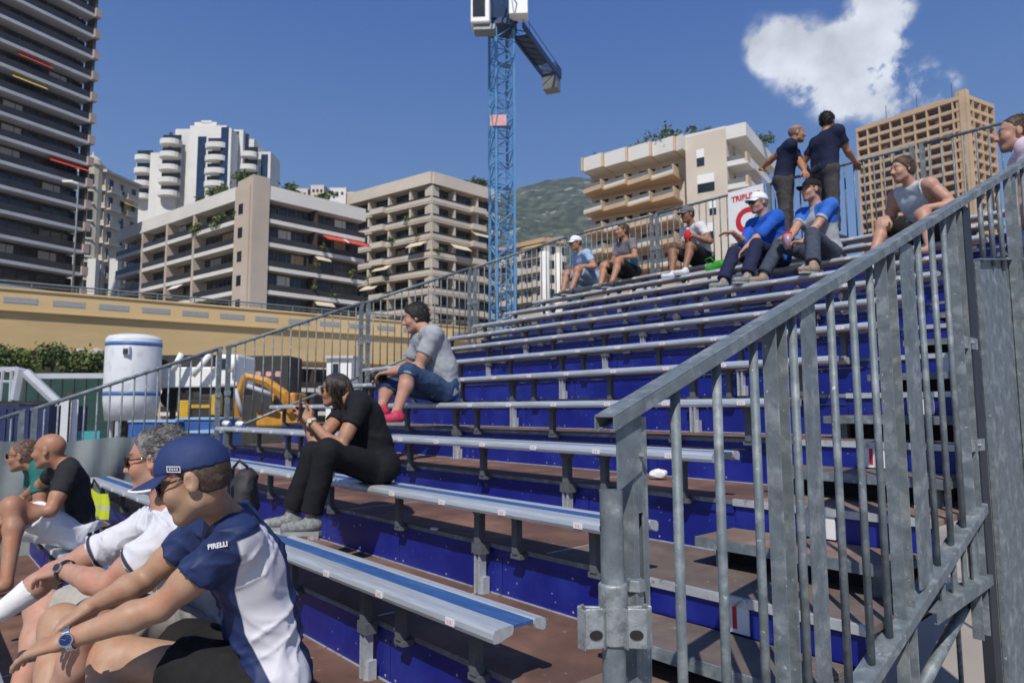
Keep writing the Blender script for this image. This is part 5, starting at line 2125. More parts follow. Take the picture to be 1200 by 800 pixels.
    if hair:
        S = Sdf()
        inf = hair.get('inf', .010)
        cl = [(hd(hair.get('line', .072), 0, .078), hf * .80 - hu * .60), (hd(0, 0, hair.get('low', -.055)), -hu)]
        S.ell(hd(-.012, 0, .032), HA, (np.array((.098, .078, .090)) + inf) * hs, k=.01, clip=cl)
        S.ell(hd(-.045, 0, -.010), HA, (np.array((.055, .062, .066)) + inf) * hs, k=.02, clip=cl)
        if hair.get('bob'):
            for sg_ in (-1, 1):
                S.cap(hd(-.005, .066 * sg_, .05), hd(.0, .074 * sg_, -.075), .034 * hs, .024 * hs, k=.03)
                S.cap(hd(-.055, .045 * sg_, .02), hd(-.05, .055 * sg_, -.09), .045 * hs, .026 * hs, k=.03)
            S.cap(hd(.045, 0.035, .085), hd(.055, .07, .03), .022 * hs, .014 * hs, k=.02)
            S.cap(hd(-.06, 0, .02), hd(-.06, 0, -.085), .05 * hs, .028 * hs, k=.03)
        V, F = S.mesh(min(vox, .007), cloth_noise(hair.get('rough', .004), hair.get('hs', 90), P.get('seed', 1) + 9))
        hm = mesh_obj('hair', V, F, HAIR[hair['c']], root)
        if not hair.get('strands') and not P.get('cap'):
            hair['strands'] = 900
        if hair.get('strands'):
            m = MB()
            g = np.random.default_rng(3)
            idx = g.integers(0, len(V), hair['strands'])
            for i in idx:
                b0 = V[i]
                nn = nrm(b0 - hd(-.012, 0, .02))
                tdir = nrm(np.cross(nn, g.normal(size=3)) * .5 - hf * .9 + hu * .1 + nn * .12) if not hair.get('bob') else nrm(-hu + g.normal(size=3) * .12 - hf * .15)
                L_ = g.uniform(.012, .028) * (2.6 if hair.get('bob') else 1)
                b1 = b0 + tdir * L_ * .6 + nn * .002
                b2 = b1 + nrm(tdir - nn * .5) * L_ * .5
                m.tube([b0 - nn * .002, b1, b2], [.0009 + vox * .09, .0008 + vox * .09, .0003 + vox * .04], 3, cap=False)
            wb(m, 'hair_strands', HAIR[hair['c']], hm)
    if P.get('bristle'):
        S = Sdf()
        cl = [(hd(.045, 0, .05), hf * .80 - hu * .60), (hd(0, 0, -.055), -hu), (hd(0, 0, .075), hu)]
        S.ell(hd(-.011, 0, .030), HA, (np.array((.098, .078, .090)) + .0022) * hs, k=.01, clip=cl)
        V, F = S.mesh(min(vox, .007))
        mesh_obj('hair', V, F, HAIR['short'], root)
    cap = P.get('cap')
    if cap:
        S = Sdf()
        S.ell(hd(-.010, 0, .040), HA, np.array((.107, .087, .094)) * hs, k=.01, clip=[(hd(.0, 0, .034), -(hu + hf * -.14))])
        S.cap(hd(.045, 0, .062), hd(.03, 0, .092), .048 * hs, .04 * hs, k=.03, clip=[(hd(.0, 0, .034), -(hu + hf * -.14))])
        V, F = S.mesh(min(vox, .007), cloth_noise(.0015, 40, 5))
        co = mesh_obj('cap', V, F, cap['mat'], root)
        m = MB()
        # peak: curved sheet with thickness
        nu, nv = 12, 5
        vs = []
        for lay in (0, 1):
            for i in range(nu + 1):
                th = -1.15 + 2.3 * i / nu
                for j in range(nv + 1):
                    r = j / nv
                    fwd = (.097 * math.cos(th * .9) + cap.get('peak', .080) * r * math.cos(th) ** .5) if math.cos(th) > 0 else 0
                    sd_ = .086 * math.sin(th) * (1 - .12 * r)
                    up = .049 - .016 * r - .024 * math.sin(th) ** 2 * (.4 + .6 * r) - .003 * lay
                    vs.append(hd(fwd - .006, sd_, up))
        st = (nu + 1) * (nv + 1)
        fs, mi = [], []
        for i in range(nu):
            for j in range(nv):
                a_ = i * (nv + 1) + j
                fs.append((a_, a_ + nv + 1, a_ + nv + 2, a_ + 1))
                fs.append((a_ + st, a_ + st + 1, a_ + st + nv + 2, a_ + st + nv + 1))
        for i in range(nu):
            a_ = i * (nv + 1) + nv
            fs.append((a_, a_ + nv + 1, a_ + nv + 1 + st, a_ + st))
        m.add(vs, fs)
        pk = wb(m, 'peak', cap.get('peakmat', cap['mat']), co, smooth=True)
        if cap.get('edge'):
            m = MB()
            pth = []
            for i in range(nu + 1):
                th = -1.15 + 2.3 * i / nu
                fwd = .100 * math.cos(th * .9) + cap.get('peak', .080) * max(math.cos(th), 0) ** .5
                pth.append(hd(fwd - .005, .086 * math.sin(th) * .88, .0325 - .0235 * math.sin(th) ** 2))
            m.tube(pth, .0042, 6)
            wb(m, 'peak_edge', cap['edge'], co, smooth=True)
        m = MB()
        m.tube([hd(-.012, 0, .132), hd(-.012, 0, .139)], [.008, .005], 8)
        wb(m, 'button', cap['mat'], co)
        P['_cap'] = co
    gl = P.get('glasses')
    if gl:
        m = MB()
        for sg_ in (-1, 1):
            c = hd(.098, .034 * sg_, .006)
            sd = nrm(hl - hf * .28 * sg_)
            nn = np.cross(sd, hu)
            if nn @ hf < 0:
                nn = -nn
            ww, hh_ = .033 * hs, .022 * hs
            out = [(math.cos(t) * ww * (1.0 if abs(math.cos(t)) > .2 else 1), math.copysign(abs(math.sin(t)) ** .7, math.sin(t)) * hh_) for t in np.linspace(0, 2 * PI, 15)[:-1]]
            m.prism([c + sd * u + hu * v - nn * .002 for u, v in out], nn * .004, 0)
            m.tube([c + sd * ww * sg_ + hu * .007, hd(.045, .077 * sg_, .014), hd(-.01, .081 * sg_, .016)], .0027 * hs, 5, 1)
        m.tube([hd(.104, -.008, .011), hd(.106, 0, .013), hd(.104, .008, .011)], .0028, 5, 1)
        m.tube([hd(.092, -.062, .021), hd(.104, -.034, .025), hd(.106, 0, .018), hd(.104, .034, .025), hd(.092, .062, .021)], .0022, 5, 1)
        wb(m, 'sunglasses', [gl, LENS], root, smooth=True)
    else:
        for sg_ in (-1, 1):
            m = MB()
            m.lathe(hd(.0855, .031 * sg_, .0035), [(.0005, -.004 * hs), (.0045 * hs, -.002 * hs), (.006 * hs, .002 * hs), (.0045 * hs, .006 * hs), (.0005, .0075 * hs)], 10)
            wb(m, 'eye', EYE, root, smooth=True)
    return root, locals()


def seated(row, X, y=.11, **k):
    """default pose on a bench row, shoes on the bench below"""
    z = row * ROW_H
    s = k.get('s', 1.0)
    H = np.array((X, row * ROW_P + y, z + .108 * s))
    ph = math.radians(k.get('yaw', 0))
    f = np.array((math.sin(ph), -math.cos(ph), 0))
    l = np.array((math.cos(ph), math.sin(ph), 0))
    sp = k.pop('splay', .17)
    P = dict(H=H, base=(X, row * ROW_P + y, z))
    for nm, sg_ in (('L', 1), ('R', -1)):
        fx = k.pop('fx' + nm, 0.0)
        fy = k.pop('fy' + nm, 0.0)
        A = np.array((X, (row - 1) * ROW_P + .15, (row - 1) * ROW_H + .094)) + l * (sg_ * sp) + np.array((fx, fy, 0))
        P['foot' + nm] = A
        K, _ = ik(H + l * sg_ * .092 * s, A, .43 * s, .42 * s, f * .8 + ZV * .6 + l * sg_ * .3)
        P['hand' + nm] = K + np.array((0, 0, .075)) - f * .02 - l * sg_ * .03
        P['hdir' + nm] = f * .5 - ZV * .45 - l * sg_ * .5
    P.update(k)
    return P
# ------------------------------------------------------------------ works yard beyond the left railing
BX = CR * np.array((1, 1, 0))
BX /= np.linalg.norm(BX)
BD = np.array([-BX[1], BX[0], 0.0])                     # away from the photographer


def yard(m, px0, px1, py0, py1, dep, thick, mi=0, base=False):
    p, q_ = at(px0, py0, dep), at(px1, py0, dep)
    z1, z0 = p[2], (GZ if base else at(px0, py1, dep)[2])
    m.obox([p[0], p[1], z0], np.array([q_[0] - p[0], q_[1] - p[1], 0]), BD * thick, ZV * (z1 - z0), mi)
    return p


MT['silo'] = mat('silo_white_steel', (.66, .68, .70), .5, 0, .06, 1.5, col2=(.56, .57, .58), c2scale=2)
MT['band'] = mat('silo_blue_band', (.06, .16, .38), .5)
MT['hoard'] = mat('green_hoarding', (.012, .05, .042), .7, 0, .25, 1.5)
MT['steelwhite'] = mat('pale_grey_steel', (.42, .44, .48), .6, 0, .1, 2)
MT['skip'] = mat('navy_container_paint', (.014, .026, .085), .6, 0, .25, 2)
MT['machine'] = mat('machine_yellow', (.55, .33, .02), .55, 0, .2, 3)
MT['digger'] = mat('digger_orange', (.50, .235, .03), .55, 0, .25, 3)
MT['dirty'] = mat('dark_machine_parts', (.035, .032, .028), .7, 0, .3, 3)
MT['tub'] = mat('blue_plastic_tub', (.03, .10, .33), .5, 0, .2, 2)
MT['tublight'] = mat('pale_blue_cover', (.24, .38, .52), .6, 0, .15, 2)
MT['rust'] = mat('rusty_post', (.12, .045, .03), .8, 0, .3, 4)
MT['turq'] = mat('turquoise_panel', (.05, .30, .33), .6, 0, .12, 2)
MT['tarp'] = mat('grey_tarpaulin', (.19, .215, .215), .6, 0, .15, 3, .25, 9)
MT['stone'] = mat('pale_stone', (.42, .38, .31), .9, 0, .25, 1.2, .4, 5)

si = thing('silo', 'white steel silo with blue bands standing under the viaduct', 'silo', tuple(at(158, 400, 30)[:2]) + (GZ,))
c = at(158, 392, 30)
R_ = 29.5 / FPX * 30
zt = at(158, 399, 30)[2]
zb_ = at(158, 468, 30)[2]
m = MB()
m.lathe((c[0], c[1], 0), [(R_ * .9, zb_ - .9), (R_, zb_), (R_, zt), (R_ * .985, zt + .05), (R_ * .90, zt + .16), (R_ * .6, zt + .24), (.05, zt + .27)], 40)
wb(m, 'shell', MT['silo'], si, smooth=True)
for (py, h_) in ((404.5, .17), (461.5, .17)):
    z = at(158, py, 30)[2]
    m = MB()
    m.lathe((c[0], c[1], 0), [(R_ + .006, z - h_ / 2), (R_ + .006, z + h_ / 2)], 40)
    wb(m, 'band', MT['band'], si, smooth=True)
m = MB()
for k in range(4):
    a_ = PI / 4 + k * PI / 2
    m.tube([(c[0] + R_ * .8 * math.cos(a_), c[1] + R_ * .8 * math.sin(a_), GZ), (c[0] + R_ * .8 * math.cos(a_), c[1] + R_ * .8 * math.sin(a_), zb_)], .09, 8)
wb(m, 'leg', MT['steelwhite'], si)
m = MB()
p = at(147, 407, 30 - R_ * .93)
m.obox(p - ZV * .32, BX * .28, -BD * .22, ZV * .34, 0)
m.obox(p - ZV * .31 + BX * .03 - BD * .222, BX * .22, -BD * .004, ZV * .24, 1)
wb(m, 'hatch', [MT['silo'], MT['dirty']], si)
m = MB()
for k in range(3):
    for j in range(3):
        p = at(133 + 3.6 * j, 421 + 4 * k, 30 - R_ * (.62 + .1 * j))
        m.obox(p, BX * .09 - BD * .05, -BD * .004, -ZV * .10)
MT['faded'] = mat('faded_print', (.42, .52, .66), .6)
wb(m, 'printed_panel', MT['faded'], si)

hd2 = thing('hoarding', 'dark green site hoarding left of the silo', 'hoarding', tuple(at(60, 450, 36)[:2]) + (GZ,))
m = MB()
yard(m, -120, 134, 442, 0, 36, .1, 0, True)
wb(m, 'panel', MT['hoard'], hd2)
m = MB()
for px in range(-110, 134, 14):
    yard(m, px, px + 1.4, 443, 0, 35.95, .04, 0, True)
wb(m, 'rail', MT['dirty'], hd2)

tr = thing('steel_frame', 'pale grey welded steel frame with slanting legs in front of the green hoarding', 'steel frame', tuple(at(40, 450, 30)[:2]) + (GZ,))
m = MB()
bar = lambda p0, p1, w: m.prism([p0 - BX * w / 2, p0 + BX * w / 2, p0 + BX * w / 2 + BD * w, p0 - BX * w / 2 + BD * w], p1 - p0)
yard(m, 33, 135, 437.5, 443.5, 30.5, .25)
yard(m, -60, 22, 430, 436, 30.5, .25)
wb(m, 'beam', MT['steelwhite'], tr)
for (a_, b_, w) in (((25, 432), (18, 468), .36), ((30, 436), (72, 476), .36), ((4, 434), (0, 470), .12), ((14, 434), (12, 470), .12), ((-20, 447), (20, 447), .1)):
    m = MB()
    m.tube([at(*a_, 30.2), at(*b_, 30.2)], w * .6, 6)
    wb(m, 'strut', MT['steelwhite'], tr)

g = np.random.default_rng(77)
for k, (px, py, rx, rz) in enumerate(((5, 420, 1.7, .75), (33, 424, 1.6, .7), (62, 419, 1.8, .8), (95, 423, 1.6, .65), (122, 424, 1.3, .6))):
    cc = at(px, py, 40)
    bush('shrub', ['dark dense shrub at the left edge under the viaduct', 'yellow-green shrub second from the left under the viaduct', 'taller dark shrub in the middle of the row under the viaduct', 'light green shrub in front of the pale stones under the viaduct', 'small shrub right next to the white silo'][k],
         cc, (rx, .9, rz), 750, .12, 'shrubs under the viaduct', 'leaf_y' if k in (1, 3) else 'leaf', 300 + k)
bk = thing('planter_bank', 'dark planted bank behind the shrubs under the viaduct', 'bank', tuple(at(60, 430, 43)[:2]) + (GZ,))
m = MB()
yard(m, -160, 150, 421, 0, 42.5, 2.0, 0, True)
MT['soil'] = mat('dark_soil', (.03, .035, .018), .95, 0, .4, 2)
wb(m, 'soil', MT['soil'], bk)
for k, (px, py, w, h_) in enumerate(((74, 417, 1.2, .45), (92, 416, 1.5, .5), (112, 416, 1.3, .5))):
    m = MB()
    cc = at(px, py, 41.4)
    S_ = []
    for i in range(60):
        v = nrm(g.normal(size=3))
        S_.append(cc + v * np.array((w, .5, h_)) * g.uniform(.75, 1))
    me_bm = bmesh.new()
    for v in S_:
        me_bm.verts.new(v)
    bmesh.ops.convex_hull(me_bm, input=me_bm.verts)
    me = bpy.data.meshes.new('boulder')
    me_bm.to_mesh(me)
    me_bm.free()
    me.materials.append(MT['stone'])
    o = bpy.data.objects.new('boulder', me)
    link(o)
    tag(o, ['pale boulder behind the shrubs, leftmost of the three', 'largest pale boulder behind the shrubs, the middle one', 'pale boulder behind the shrubs, nearest to the silo'][k], 'boulder', 'boulders behind the shrubs')

ct = thing('container', 'dark blue open container covered with black sheeting at the left edge', 'container', tuple(at(20, 490, 22)[:2]) + (GZ,))
m = MB()
yard(m, -60, 58, 476, 0, 22, 2.0, 0, True)
for px in range(-58, 58, 9):
    yard(m, px, px + 2.5, 479, 0, 21.95, .05, 0, True)
wb(m, 'body', MT['skip'], ct)
S_ = Sdf()
for k in range(7):
    p = at(-40 + 14 * k, 474 + (k % 3) * 1.2, 22.6 + .15 * (k % 2))
    S_.ell(p, np.eye(3), (.34, .5, .12), k=.08)
V, F = S_.mesh(.04)
mesh_obj('sheeting', V, F, MT['black'], ct)

for k, (px, c, lab) in enumerate(((76.5, 'white', 'white marker post beside the rusty post'), (82, 'rust', 'rusty brown post between two white posts'), (88, 'white', 'white marker post right of the rusty post'))):
    p = at(px, 468 - 8 * (k == 1), 19 + .2 * k)
    po = thing('post', lab, 'post', (p[0], p[1], GZ), 'posts in the works yard')
    m = MB()
    w = .075 if k != 1 else .05
    m.obox([p[0] - w, p[1] - w, GZ], [w * 2, 0, 0], [0, w * 2, 0], ZV * (p[2] - GZ))
    wb(m, 'shaft', MT[c], po)
    m = MB()
    m.obox([p[0] - w * 2, p[1] - w * 2, GZ], [w * 4, 0, 0], [0, w * 4, 0], ZV * .05)
    wb(m, 'foot', MT['dirty'], po)
bd = thing('display_board', 'turquoise board with yellow lower edge in the works yard', 'board', tuple(at(105, 515, 19.5)[:2]) + (GZ,))
m = MB()
yard(m, 91, 117, 505, 517.5, 19.5, .06)
wb(m, 'panel', MT['turq'], bd)
m = MB()
yard(m, 91, 117, 517.8, 526, 19.5, .06)
wb(m, 'lower_panel', MT['machine'], bd)
m = MB()
yard(m, 92, 93.5, 526.3, 0, 19.55, .05, 0, True)
yard(m, 114, 115.5, 526.3, 0, 19.55, .05, 0, True)
wb(m, 'leg', MT['dirty'], bd)

# lorry with a white body and two raised struts
lo_ = thing('lorry', 'white lorry body with two slanting white struts parked beyond the silo', 'lorry', tuple(at(232, 440, 31)[:2]) + (GZ,))
m = MB()
yard(m, 189, 276, 430, 454, 31, 2.3)
wb(m, 'body', MT['white'], lo_, bevel=.06)
m = MB()
yard(m, 252, 279, 415, 453, 30.7, 2.2)
wb(m, 'cab', MT['white'], lo_, bevel=.12)
m = MB()
yard(m, 255, 270, 420, 433, 30.66, .02)
wb(m, 'window', MT['glass'], lo_)
m = MB()
yard(m, 189, 250, 416, 429, 31.6, 1.5)
wb(m, 'load', MT['dirty'], lo_)
for (a_, b_) in (((213, 414), (203, 434)), ((246, 415), (226, 440)), ((274, 418), (272, 436))):
    m = MB()
    m.tube([at(*a_, 30.5), at(*b_, 30.4)], .13, 8)
    wb(m, 'strut', MT['white'], lo_, smooth=True)
m = MB()
yard(m, 190, 278, 455, 462, 31.1, 2.0)
wb(m, 'chassis', MT['dirty'], lo_)
for px in (200, 214, 258, 272):
    p = at(px, 466, 31)
    m = MB()
    m.tube([p, p + BD * .3], .48, 18)
    wb(m, 'wheel', MT['black'], lo_)
m = MB()
for px in (200, 214, 258, 272):
    p = at(px, 466, 31)
    m.obox([p[0] - .1, p[1], GZ], BX * .2, BD * .2, ZV * (p[2] - GZ - .3))
wb(m, 'stand', MT['dirty'], lo_)

# compressor and other yard machines
mc = thing('compressor', 'small yellow machine with dark engine parts right of the silo', 'machine', tuple(at(232, 480, 24)[:2]) + (GZ,))
m = MB()
yard(m, 208, 221, 469, 491, 24, .7)
wb(m, 'hopper', MT['machine'], mc, bevel=.03)
m = MB()
yard(m, 223, 257, 468, 492, 24.2, .9)
yard(m, 226, 246, 462, 468, 24.3, .6)
wb(m, 'engine', MT['dirty'], mc, bevel=.03)
m = MB()
yard(m, 224, 256, 474, 478, 24.15, .04)
yard(m, 246, 257, 462, 486, 24.1, .3)
wb(m, 'cowling', MT['machine'], mc)
m = MB()
yard(m, 205, 258, 493, 0, 24, .9, 0, True)
wb(m, 'frame', MT['steelwhite'], mc)
dg_ = thing('excavator', 'orange excavator with folded boom behind the railing, left of the woman with the phone', 'excavator', tuple(at(305, 470, 26)[:2]) + (GZ,))
m = MB()
m.tube([at(281, 500, 26), at(279, 466, 25.9), at(287, 441, 25.8)], [.2, .18, .14], 6)
wb(m, 'stick', MT['digger'], dg_)
m = MB()
m.tube([at(286, 440, 26.1), at(312, 447, 26.2), at(332, 462, 26.3), at(342, 482, 26.4)], [.13, .2, .24, .2], 6)
wb(m, 'boom', MT['digger'], dg_)
m = MB()
m.tube([at(290, 452, 25.8), at(318, 462, 25.9)], .1, 6)
m.tube([at(276, 455, 25.6), at(284, 488, 25.6)], .08, 6)
wb(m, 'cylinder', MT['steelwhite'], dg_, smooth=True)
m = MB()
yard(m, 300, 352, 482, 500, 26.5, 2.0)
yard(m, 318, 346, 460, 482, 27, 1.6)
wb(m, 'body', MT['digger'], dg_, bevel=.08)
m = MB()
yard(m, 321, 336, 463, 478, 26.97, .02)
wb(m, 'window', MT['glass'], dg_)
m = MB()
for o_ in (0, 1.5):
    p = at(298, 512, 26.3)
    q_ = at(356, 512, 26.3)
    m.prism([p + ZV * .3 + BD * o_, q_ + ZV * .3 + BD * o_, np.array([q_[0], q_[1], GZ]) + BD * o_, np.array([p[0], p[1], GZ]) + BD * o_], BD * .45)
wb(m, 'track', MT['dirty'], dg_)

for k, (x0, x1, y0, y1, dep, lab) in enumerate(((150, 205, 495, 512, 21, 'wide blue plastic tub with pale rim left of the yellow machine'), (206, 257, 492, 507, 21.5, 'blue plastic tub under the yellow machine, just left of the railing post'), (216, 258, 508, 522, 18, 'low tub with pale blue cover nearest to the railing'))):
    tb = thing('tub', lab, 'tub', tuple(at((x0 + x1) / 2, y1, dep)[:2]) + (GZ,), 'tubs in the works yard')
    m = MB()
    yard(m, x0, x1, y0, 0, dep, 1.5, 0, True)
    wb(m, 'wall', MT['tub'], tb, bevel=.04)
    m = MB()
    p, q_ = at(x0 - 1, y0, dep - .05), at(x1 + 1, y0, dep - .05)
    m.obox(p, q_ - p, BD * 1.65, ZV * .07)
    wb(m, 'cover', MT['tublight'], tb, bevel=.02)

# shop front and sheds below the viaduct
sh = thing('site_shed', 'low dark shed with a red and white banner under the viaduct', 'shed', tuple(at(320, 440, 38)[:2]) + (GZ,))
m = MB()
yard(m, 268, 338, 417, 0, 38, 2.5, 0, True)
wb(m, 'wall', MT['dirty'], sh)
m = MB()
yard(m, 286, 332, 430, 446, 37.95, .04, 0)
wb(m, 'banner', MT['white'], sh)
m = MB()
for (x0, x1) in ((288, 296), (299, 306), (311, 318), (322, 330)):
    p0, p1 = at(x0, 438, 37.9), at(x1, 438, 37.9)
    mid = (p0 + p1) / 2
    r_ = np.linalg.norm(p1 - p0) / 2
    m.prism([mid + BX * math.cos(t) * r_ + ZV * math.sin(t) * r_ * (1.1 if k % 2 else .8) for k, t in enumerate(np.linspace(0, 2 * PI, 9)[:-1])], BD * .02)
wb(m, 'emblem', MT['banner'], sh)
wc = thing('site_cabin', 'small white site cabin under the viaduct behind the railing post', 'cabin', tuple(at(398, 430, 40)[:2]) + (GZ,))
m = MB()
yard(m, 383, 412, 420, 0, 40, 2.5, 0, True)
wb(m, 'wall', MT['white'], wc)
m = MB()
yard(m, 390, 397, 426, 438, 39.97, .02)
wb(m, 'window', MT['glass'], wc)
m = MB()
yard(m, 381, 414, 416.5, 419.7, 39.8, 2.9)
wb(m, 'roof', MT['conc'], wc)

# tarpaulin tied along the lower left railing
tp_ = thing('tarpaulin', 'grey tarpaulin hung along the lower part of the left railing', 'tarpaulin', (LX, -1.5, -.5))
m = MB()
ny_, nz_ = 120, 14
vs, fs = [], []
for lay in (0, 1):
    for i in range(ny_ + 1):
        y = -4.4 + 5.9 * i / ny_
        top = .36 + .02 * math.sin(y * 5.2) + (.03 if y < .9 else -.35 * max(0, y - .9))
        for j in range(nz_ + 1):
            t = j / nz_
            z = top - t * (top + .75)
            dx = .035 * math.sin(y * 9 + 1.3 * math.sin(y * 3.1)) * (.3 + t) + .02 * math.sin(y * 23 + t * 5) + .03 * math.sin(t * 7 + y * 2)
            vs.append((LX + .06 + dx + .004 * lay, y, z))
st = (ny_ + 1) * (nz_ + 1)
for i in range(ny_):
    for j in range(nz_):
        a_ = i * (nz_ + 1) + j
        fs.append((a_, a_ + 1, a_ + nz_ + 2, a_ + nz_ + 1))
        fs.append((a_ + st, a_ + nz_ + 1 + st, a_ + nz_ + 2 + st, a_ + 1 + st))
m.add(vs, fs)
wb(m, 'sheet', MT['tarp'], tp_, smooth=True)
m = MB()
for i in range(12):
    y = -4.3 + .46 * i
    m.tube([(LX + .05, y, .33), (LX - .02, y, .42)], .006, 5)
wb(m, 'tie', MT['black'], tp_)
# ------------------------------------------------------------------ the people
A3 = lambda *t: np.array(t, float)


def pan_mask(V, L_):
    """white back panel of the team jersey: between the shoulder blade seam and the spine"""
    C7, H, l, f, SHL, SHR, chest = (L_[k] for k in ('C7', 'H', 'l', 'f', 'SHL', 'SHR', 'chest'))
    up = nrm(C7 - H)
    bk = nrm(-f - up * ((-f) @ up))
    u = (V - H) @ up
    v = (V - (H + C7) / 2) @ l                           # towards his left
    w = (V - (H + C7) / 2) @ bk
    ang = np.arctan2(w, v)                               # 0 = left side, 90 deg = spine
    hi = math.radians(35)
    lo = np.radians(np.interp(u, [-.1, .05, .2, .34, .44], [8, -8, -22, -20, -8]))
    inside = np.minimum((hi - ang) * .15, (ang - lo) * .15)
    inside = np.minimum(inside, (.50 - u))
    inside = np.minimum(inside, .165 - np.abs(v) + .10)
    d_arm = (V - SHL) @ l
    return np.minimum(inside, .085 - np.maximum(d_arm, -1))


# man in the navy team jersey, near left
MT['jersey'] = mat_mask('team_jersey_cloth', (.010, .024, .095), (.60, .59, .63), .6)
MT['capblue'] = mat('navy_cap_cloth', (.014, .032, .12), .7, 0, .15, 30, .25, 500)
wl_ = on(70, 752, 0, -.60)
wr_ = on(103, 712, 0, -.80)
nav, L0 = person(dict(
    label='man in navy cap and navy jersey with white panel, steel watch on his wrist', seed=11,
    H=(-.53, -.52, -.145), base=(-.53, -.52, -.252), yaw=-8, lean=15, wide=.93, s=1.04, shrug=.012, neck=.86, vox=.0052, skin='fair', arm=.92, shf=(.03, .05),
    head=on(228, 562, 1, -.81), hyaw=-24, hpitch=19, hs=.92,
    elbowL=on(187, 711, 0, -.50), handL=wl_, hdirL=on(22, 764, 0, -.70) - wl_, hbackL=A3(.35, -.1, 1), curlL=.30, stag=.05,
    elbowR=on(168, 680, 0, -.86), handR=wr_, hdirR=on(56, 742, 0, -.84) - wr_, hbackR=A3(.1, -.1, 1), curlR=.35,
    footL=(-.55, -1.10, -.41), footR=(-.86, -1.12, -.41), kneeL=on(133, 766, 1, -.915), kneeR=on(72, 712, 1, -1.0) + A3(0, 0, -.05),
    top=dict(mat=MT['jersey'], mask=pan_mask, sleeve=.52, hem=-.07, ease=.017, fold=.013, fscale=44, collar=True), bottom=dict(mat=CL['shortsblack'], frac=.62, fold=.012, flare=.02, waist=.0),
    shoes='grey', glasses=LENSV, cap=dict(mat=MT['capblue'], edge=MT['white'], peak=.088),
    hair=dict(c='brown', inf=.003, rough=.002, line=.06, low=-.05)))

# man in the white polo beside him
MT['polo'] = mat_mask('white_polo_knit', (.62, .62, .66), (.03, .03, .05), .85)


def piping(V, L_):
    best = np.full(len(V), -1.0)
    for (SH, E, Wr, sg_, nm) in L_['arms']:
        d = nrm(E - SH)
        u = (V - SH) @ d
        r = np.linalg.norm(V - SH - u[:, None] * d, axis=1)
        best = np.maximum(best, np.where(r < .11, .0065 - np.abs(u - (.62 * np.linalg.norm(E - SH) - .014)), -1))
    return best


wl_ = on(73, 667, 0, -1.24)
whi, L1 = person(dict(
    label='grey-haired man in white polo and sunglasses, hands crossed over his knees', seed=12,
    H=(-1.08, -.50, -.145), base=(-1.08, -.50, -.252), yaw=-6, lean=24, vox=.006, skin='pink', belly=.015, shf=(.03, .04),
    head=on(184, 539, 0, -1.10), hyaw=-30, hpitch=6, hs=.97,
    elbowL=on(124, 686, 0, -1.02), handL=wl_, hdirL=on(40, 672, 0, -1.36) - wl_, hbackL=A3(.2, -.4, 1), curlL=.35,
    elbowR=on(62, 672, 0, -1.42), handR=on(-8, 724, 0, -1.46), hdirR=A3(-.35, -.9, -.3), curlR=.4,
    footL=(-1.05, -1.10, -.41), footR=(-1.42, -1.10, -.41), kneeL=on(112, 722, 1, -.96), kneeR=on(50, 690, 1, -.98) + A3(0, 0, -.06),
    top=dict(mat=MT['polo'], mask=piping, sleeve=.62, hem=-.05, ease=.016, fold=.013, fscale=44, collar=True), bottom=dict(mat=CL['khaki'], frac=.86, fold=.010, flare=.02, waist=.0),
    shoes='grey', glasses=LENS, hair=dict(c='grey', inf=.011, rough=.006, hs=75, line=.060, low=-.055, strands=2200)))

# couple of men on the far end of the same bench
bal, L2 = person(dict(seated(-1, -3.98, .14, yaw=2, lean=11, wide=.95, s=.98, splay=.12),
    label='bald man in black t-shirt and white shorts sitting at the end of the lower bench', seed=13, vox=.008, skin='tan',
    head=on(58, 528, 0, -4.0), hyaw=-38, hpitch=4, kneeL=on(14, 592, 1, -.92), footL=on(8, 680, 1, -.94),
    handL=on(5, 612, 1, -.95), handR=on(-8, 610, 1, -.9),
    top=dict(mat=CL['charcoal'], sleeve=.6, hem=-.02), bottom=dict(mat=CL['white'], frac=.72, flare=.02)))
tea, L3 = person(dict(seated(-1, -4.66, .14, yaw=0, lean=22, s=.97, splay=.14),
    label='man in teal polo shirt and sunglasses beside the bald man in black', seed=14, vox=.009, skin='tan',
    head=on(27, 534, 0, -4.7), hyaw=-32, hpitch=3, glasses=LENS,
    top=dict(mat=CL['teal'], sleeve=.62, hem=-.03, collar=True), bottom=dict(mat=CL['white'], frac=.75), hair=dict(c='short', inf=.004, rough=.002, line=.055)))

# woman in black with a phone
hw = on(362, 492, 1, .34)
wom, L4 = person(dict(
    label='woman in black t-shirt and trousers with a dark bob, holding a phone in both hands', seed=15, female=True, s=.89,
    H=(-2.06, .775, .355), base=(-2.06, .775, .252), yaw=-14, lean=19, vox=.0075, skin='tan', shf=(.035, .03), arm=1.05, belly=.012,
    head=on(393, 457, 1, .57), hyaw=-16, hpitch=1,
    elbowL=on(397, 527, 1, .43), handL=hw, hdirL=on(350, 478, 1, .30) - hw, hbackL=A3(.9, -.1, .2), curlL=.75, tsideL=1,
    elbowR=on(372, 520, 1, .40), handR=on(356, 492, 1, .36), hdirR=A3(-.1, -.35, .6), hbackR=A3(-.9, -.2, .2), curlR=.75, tsideR=-1,
    footL=(-1.98, .30, .094), footR=(-2.2, .28, .094), kneeL=on(384, 528, 1, .36), kneeR=on(368, 530, 1, .38), toeL=A3(-.6, -.8, 0), toeR=A3(-.6, -.8, 0),
    top=dict(mat=CL['black'], sleeve=.48, hem=-.08, fold=.006, ease=.017), bottom=dict(mat=CL['black'], frac=1.92, flare=.006, ease=.017, fold=.006), shoes='grey', glasses=LENS,
    hair=dict(c='bob', inf=.012, rough=.003, hs=50, bob=True, line=.075, strands=1500)))

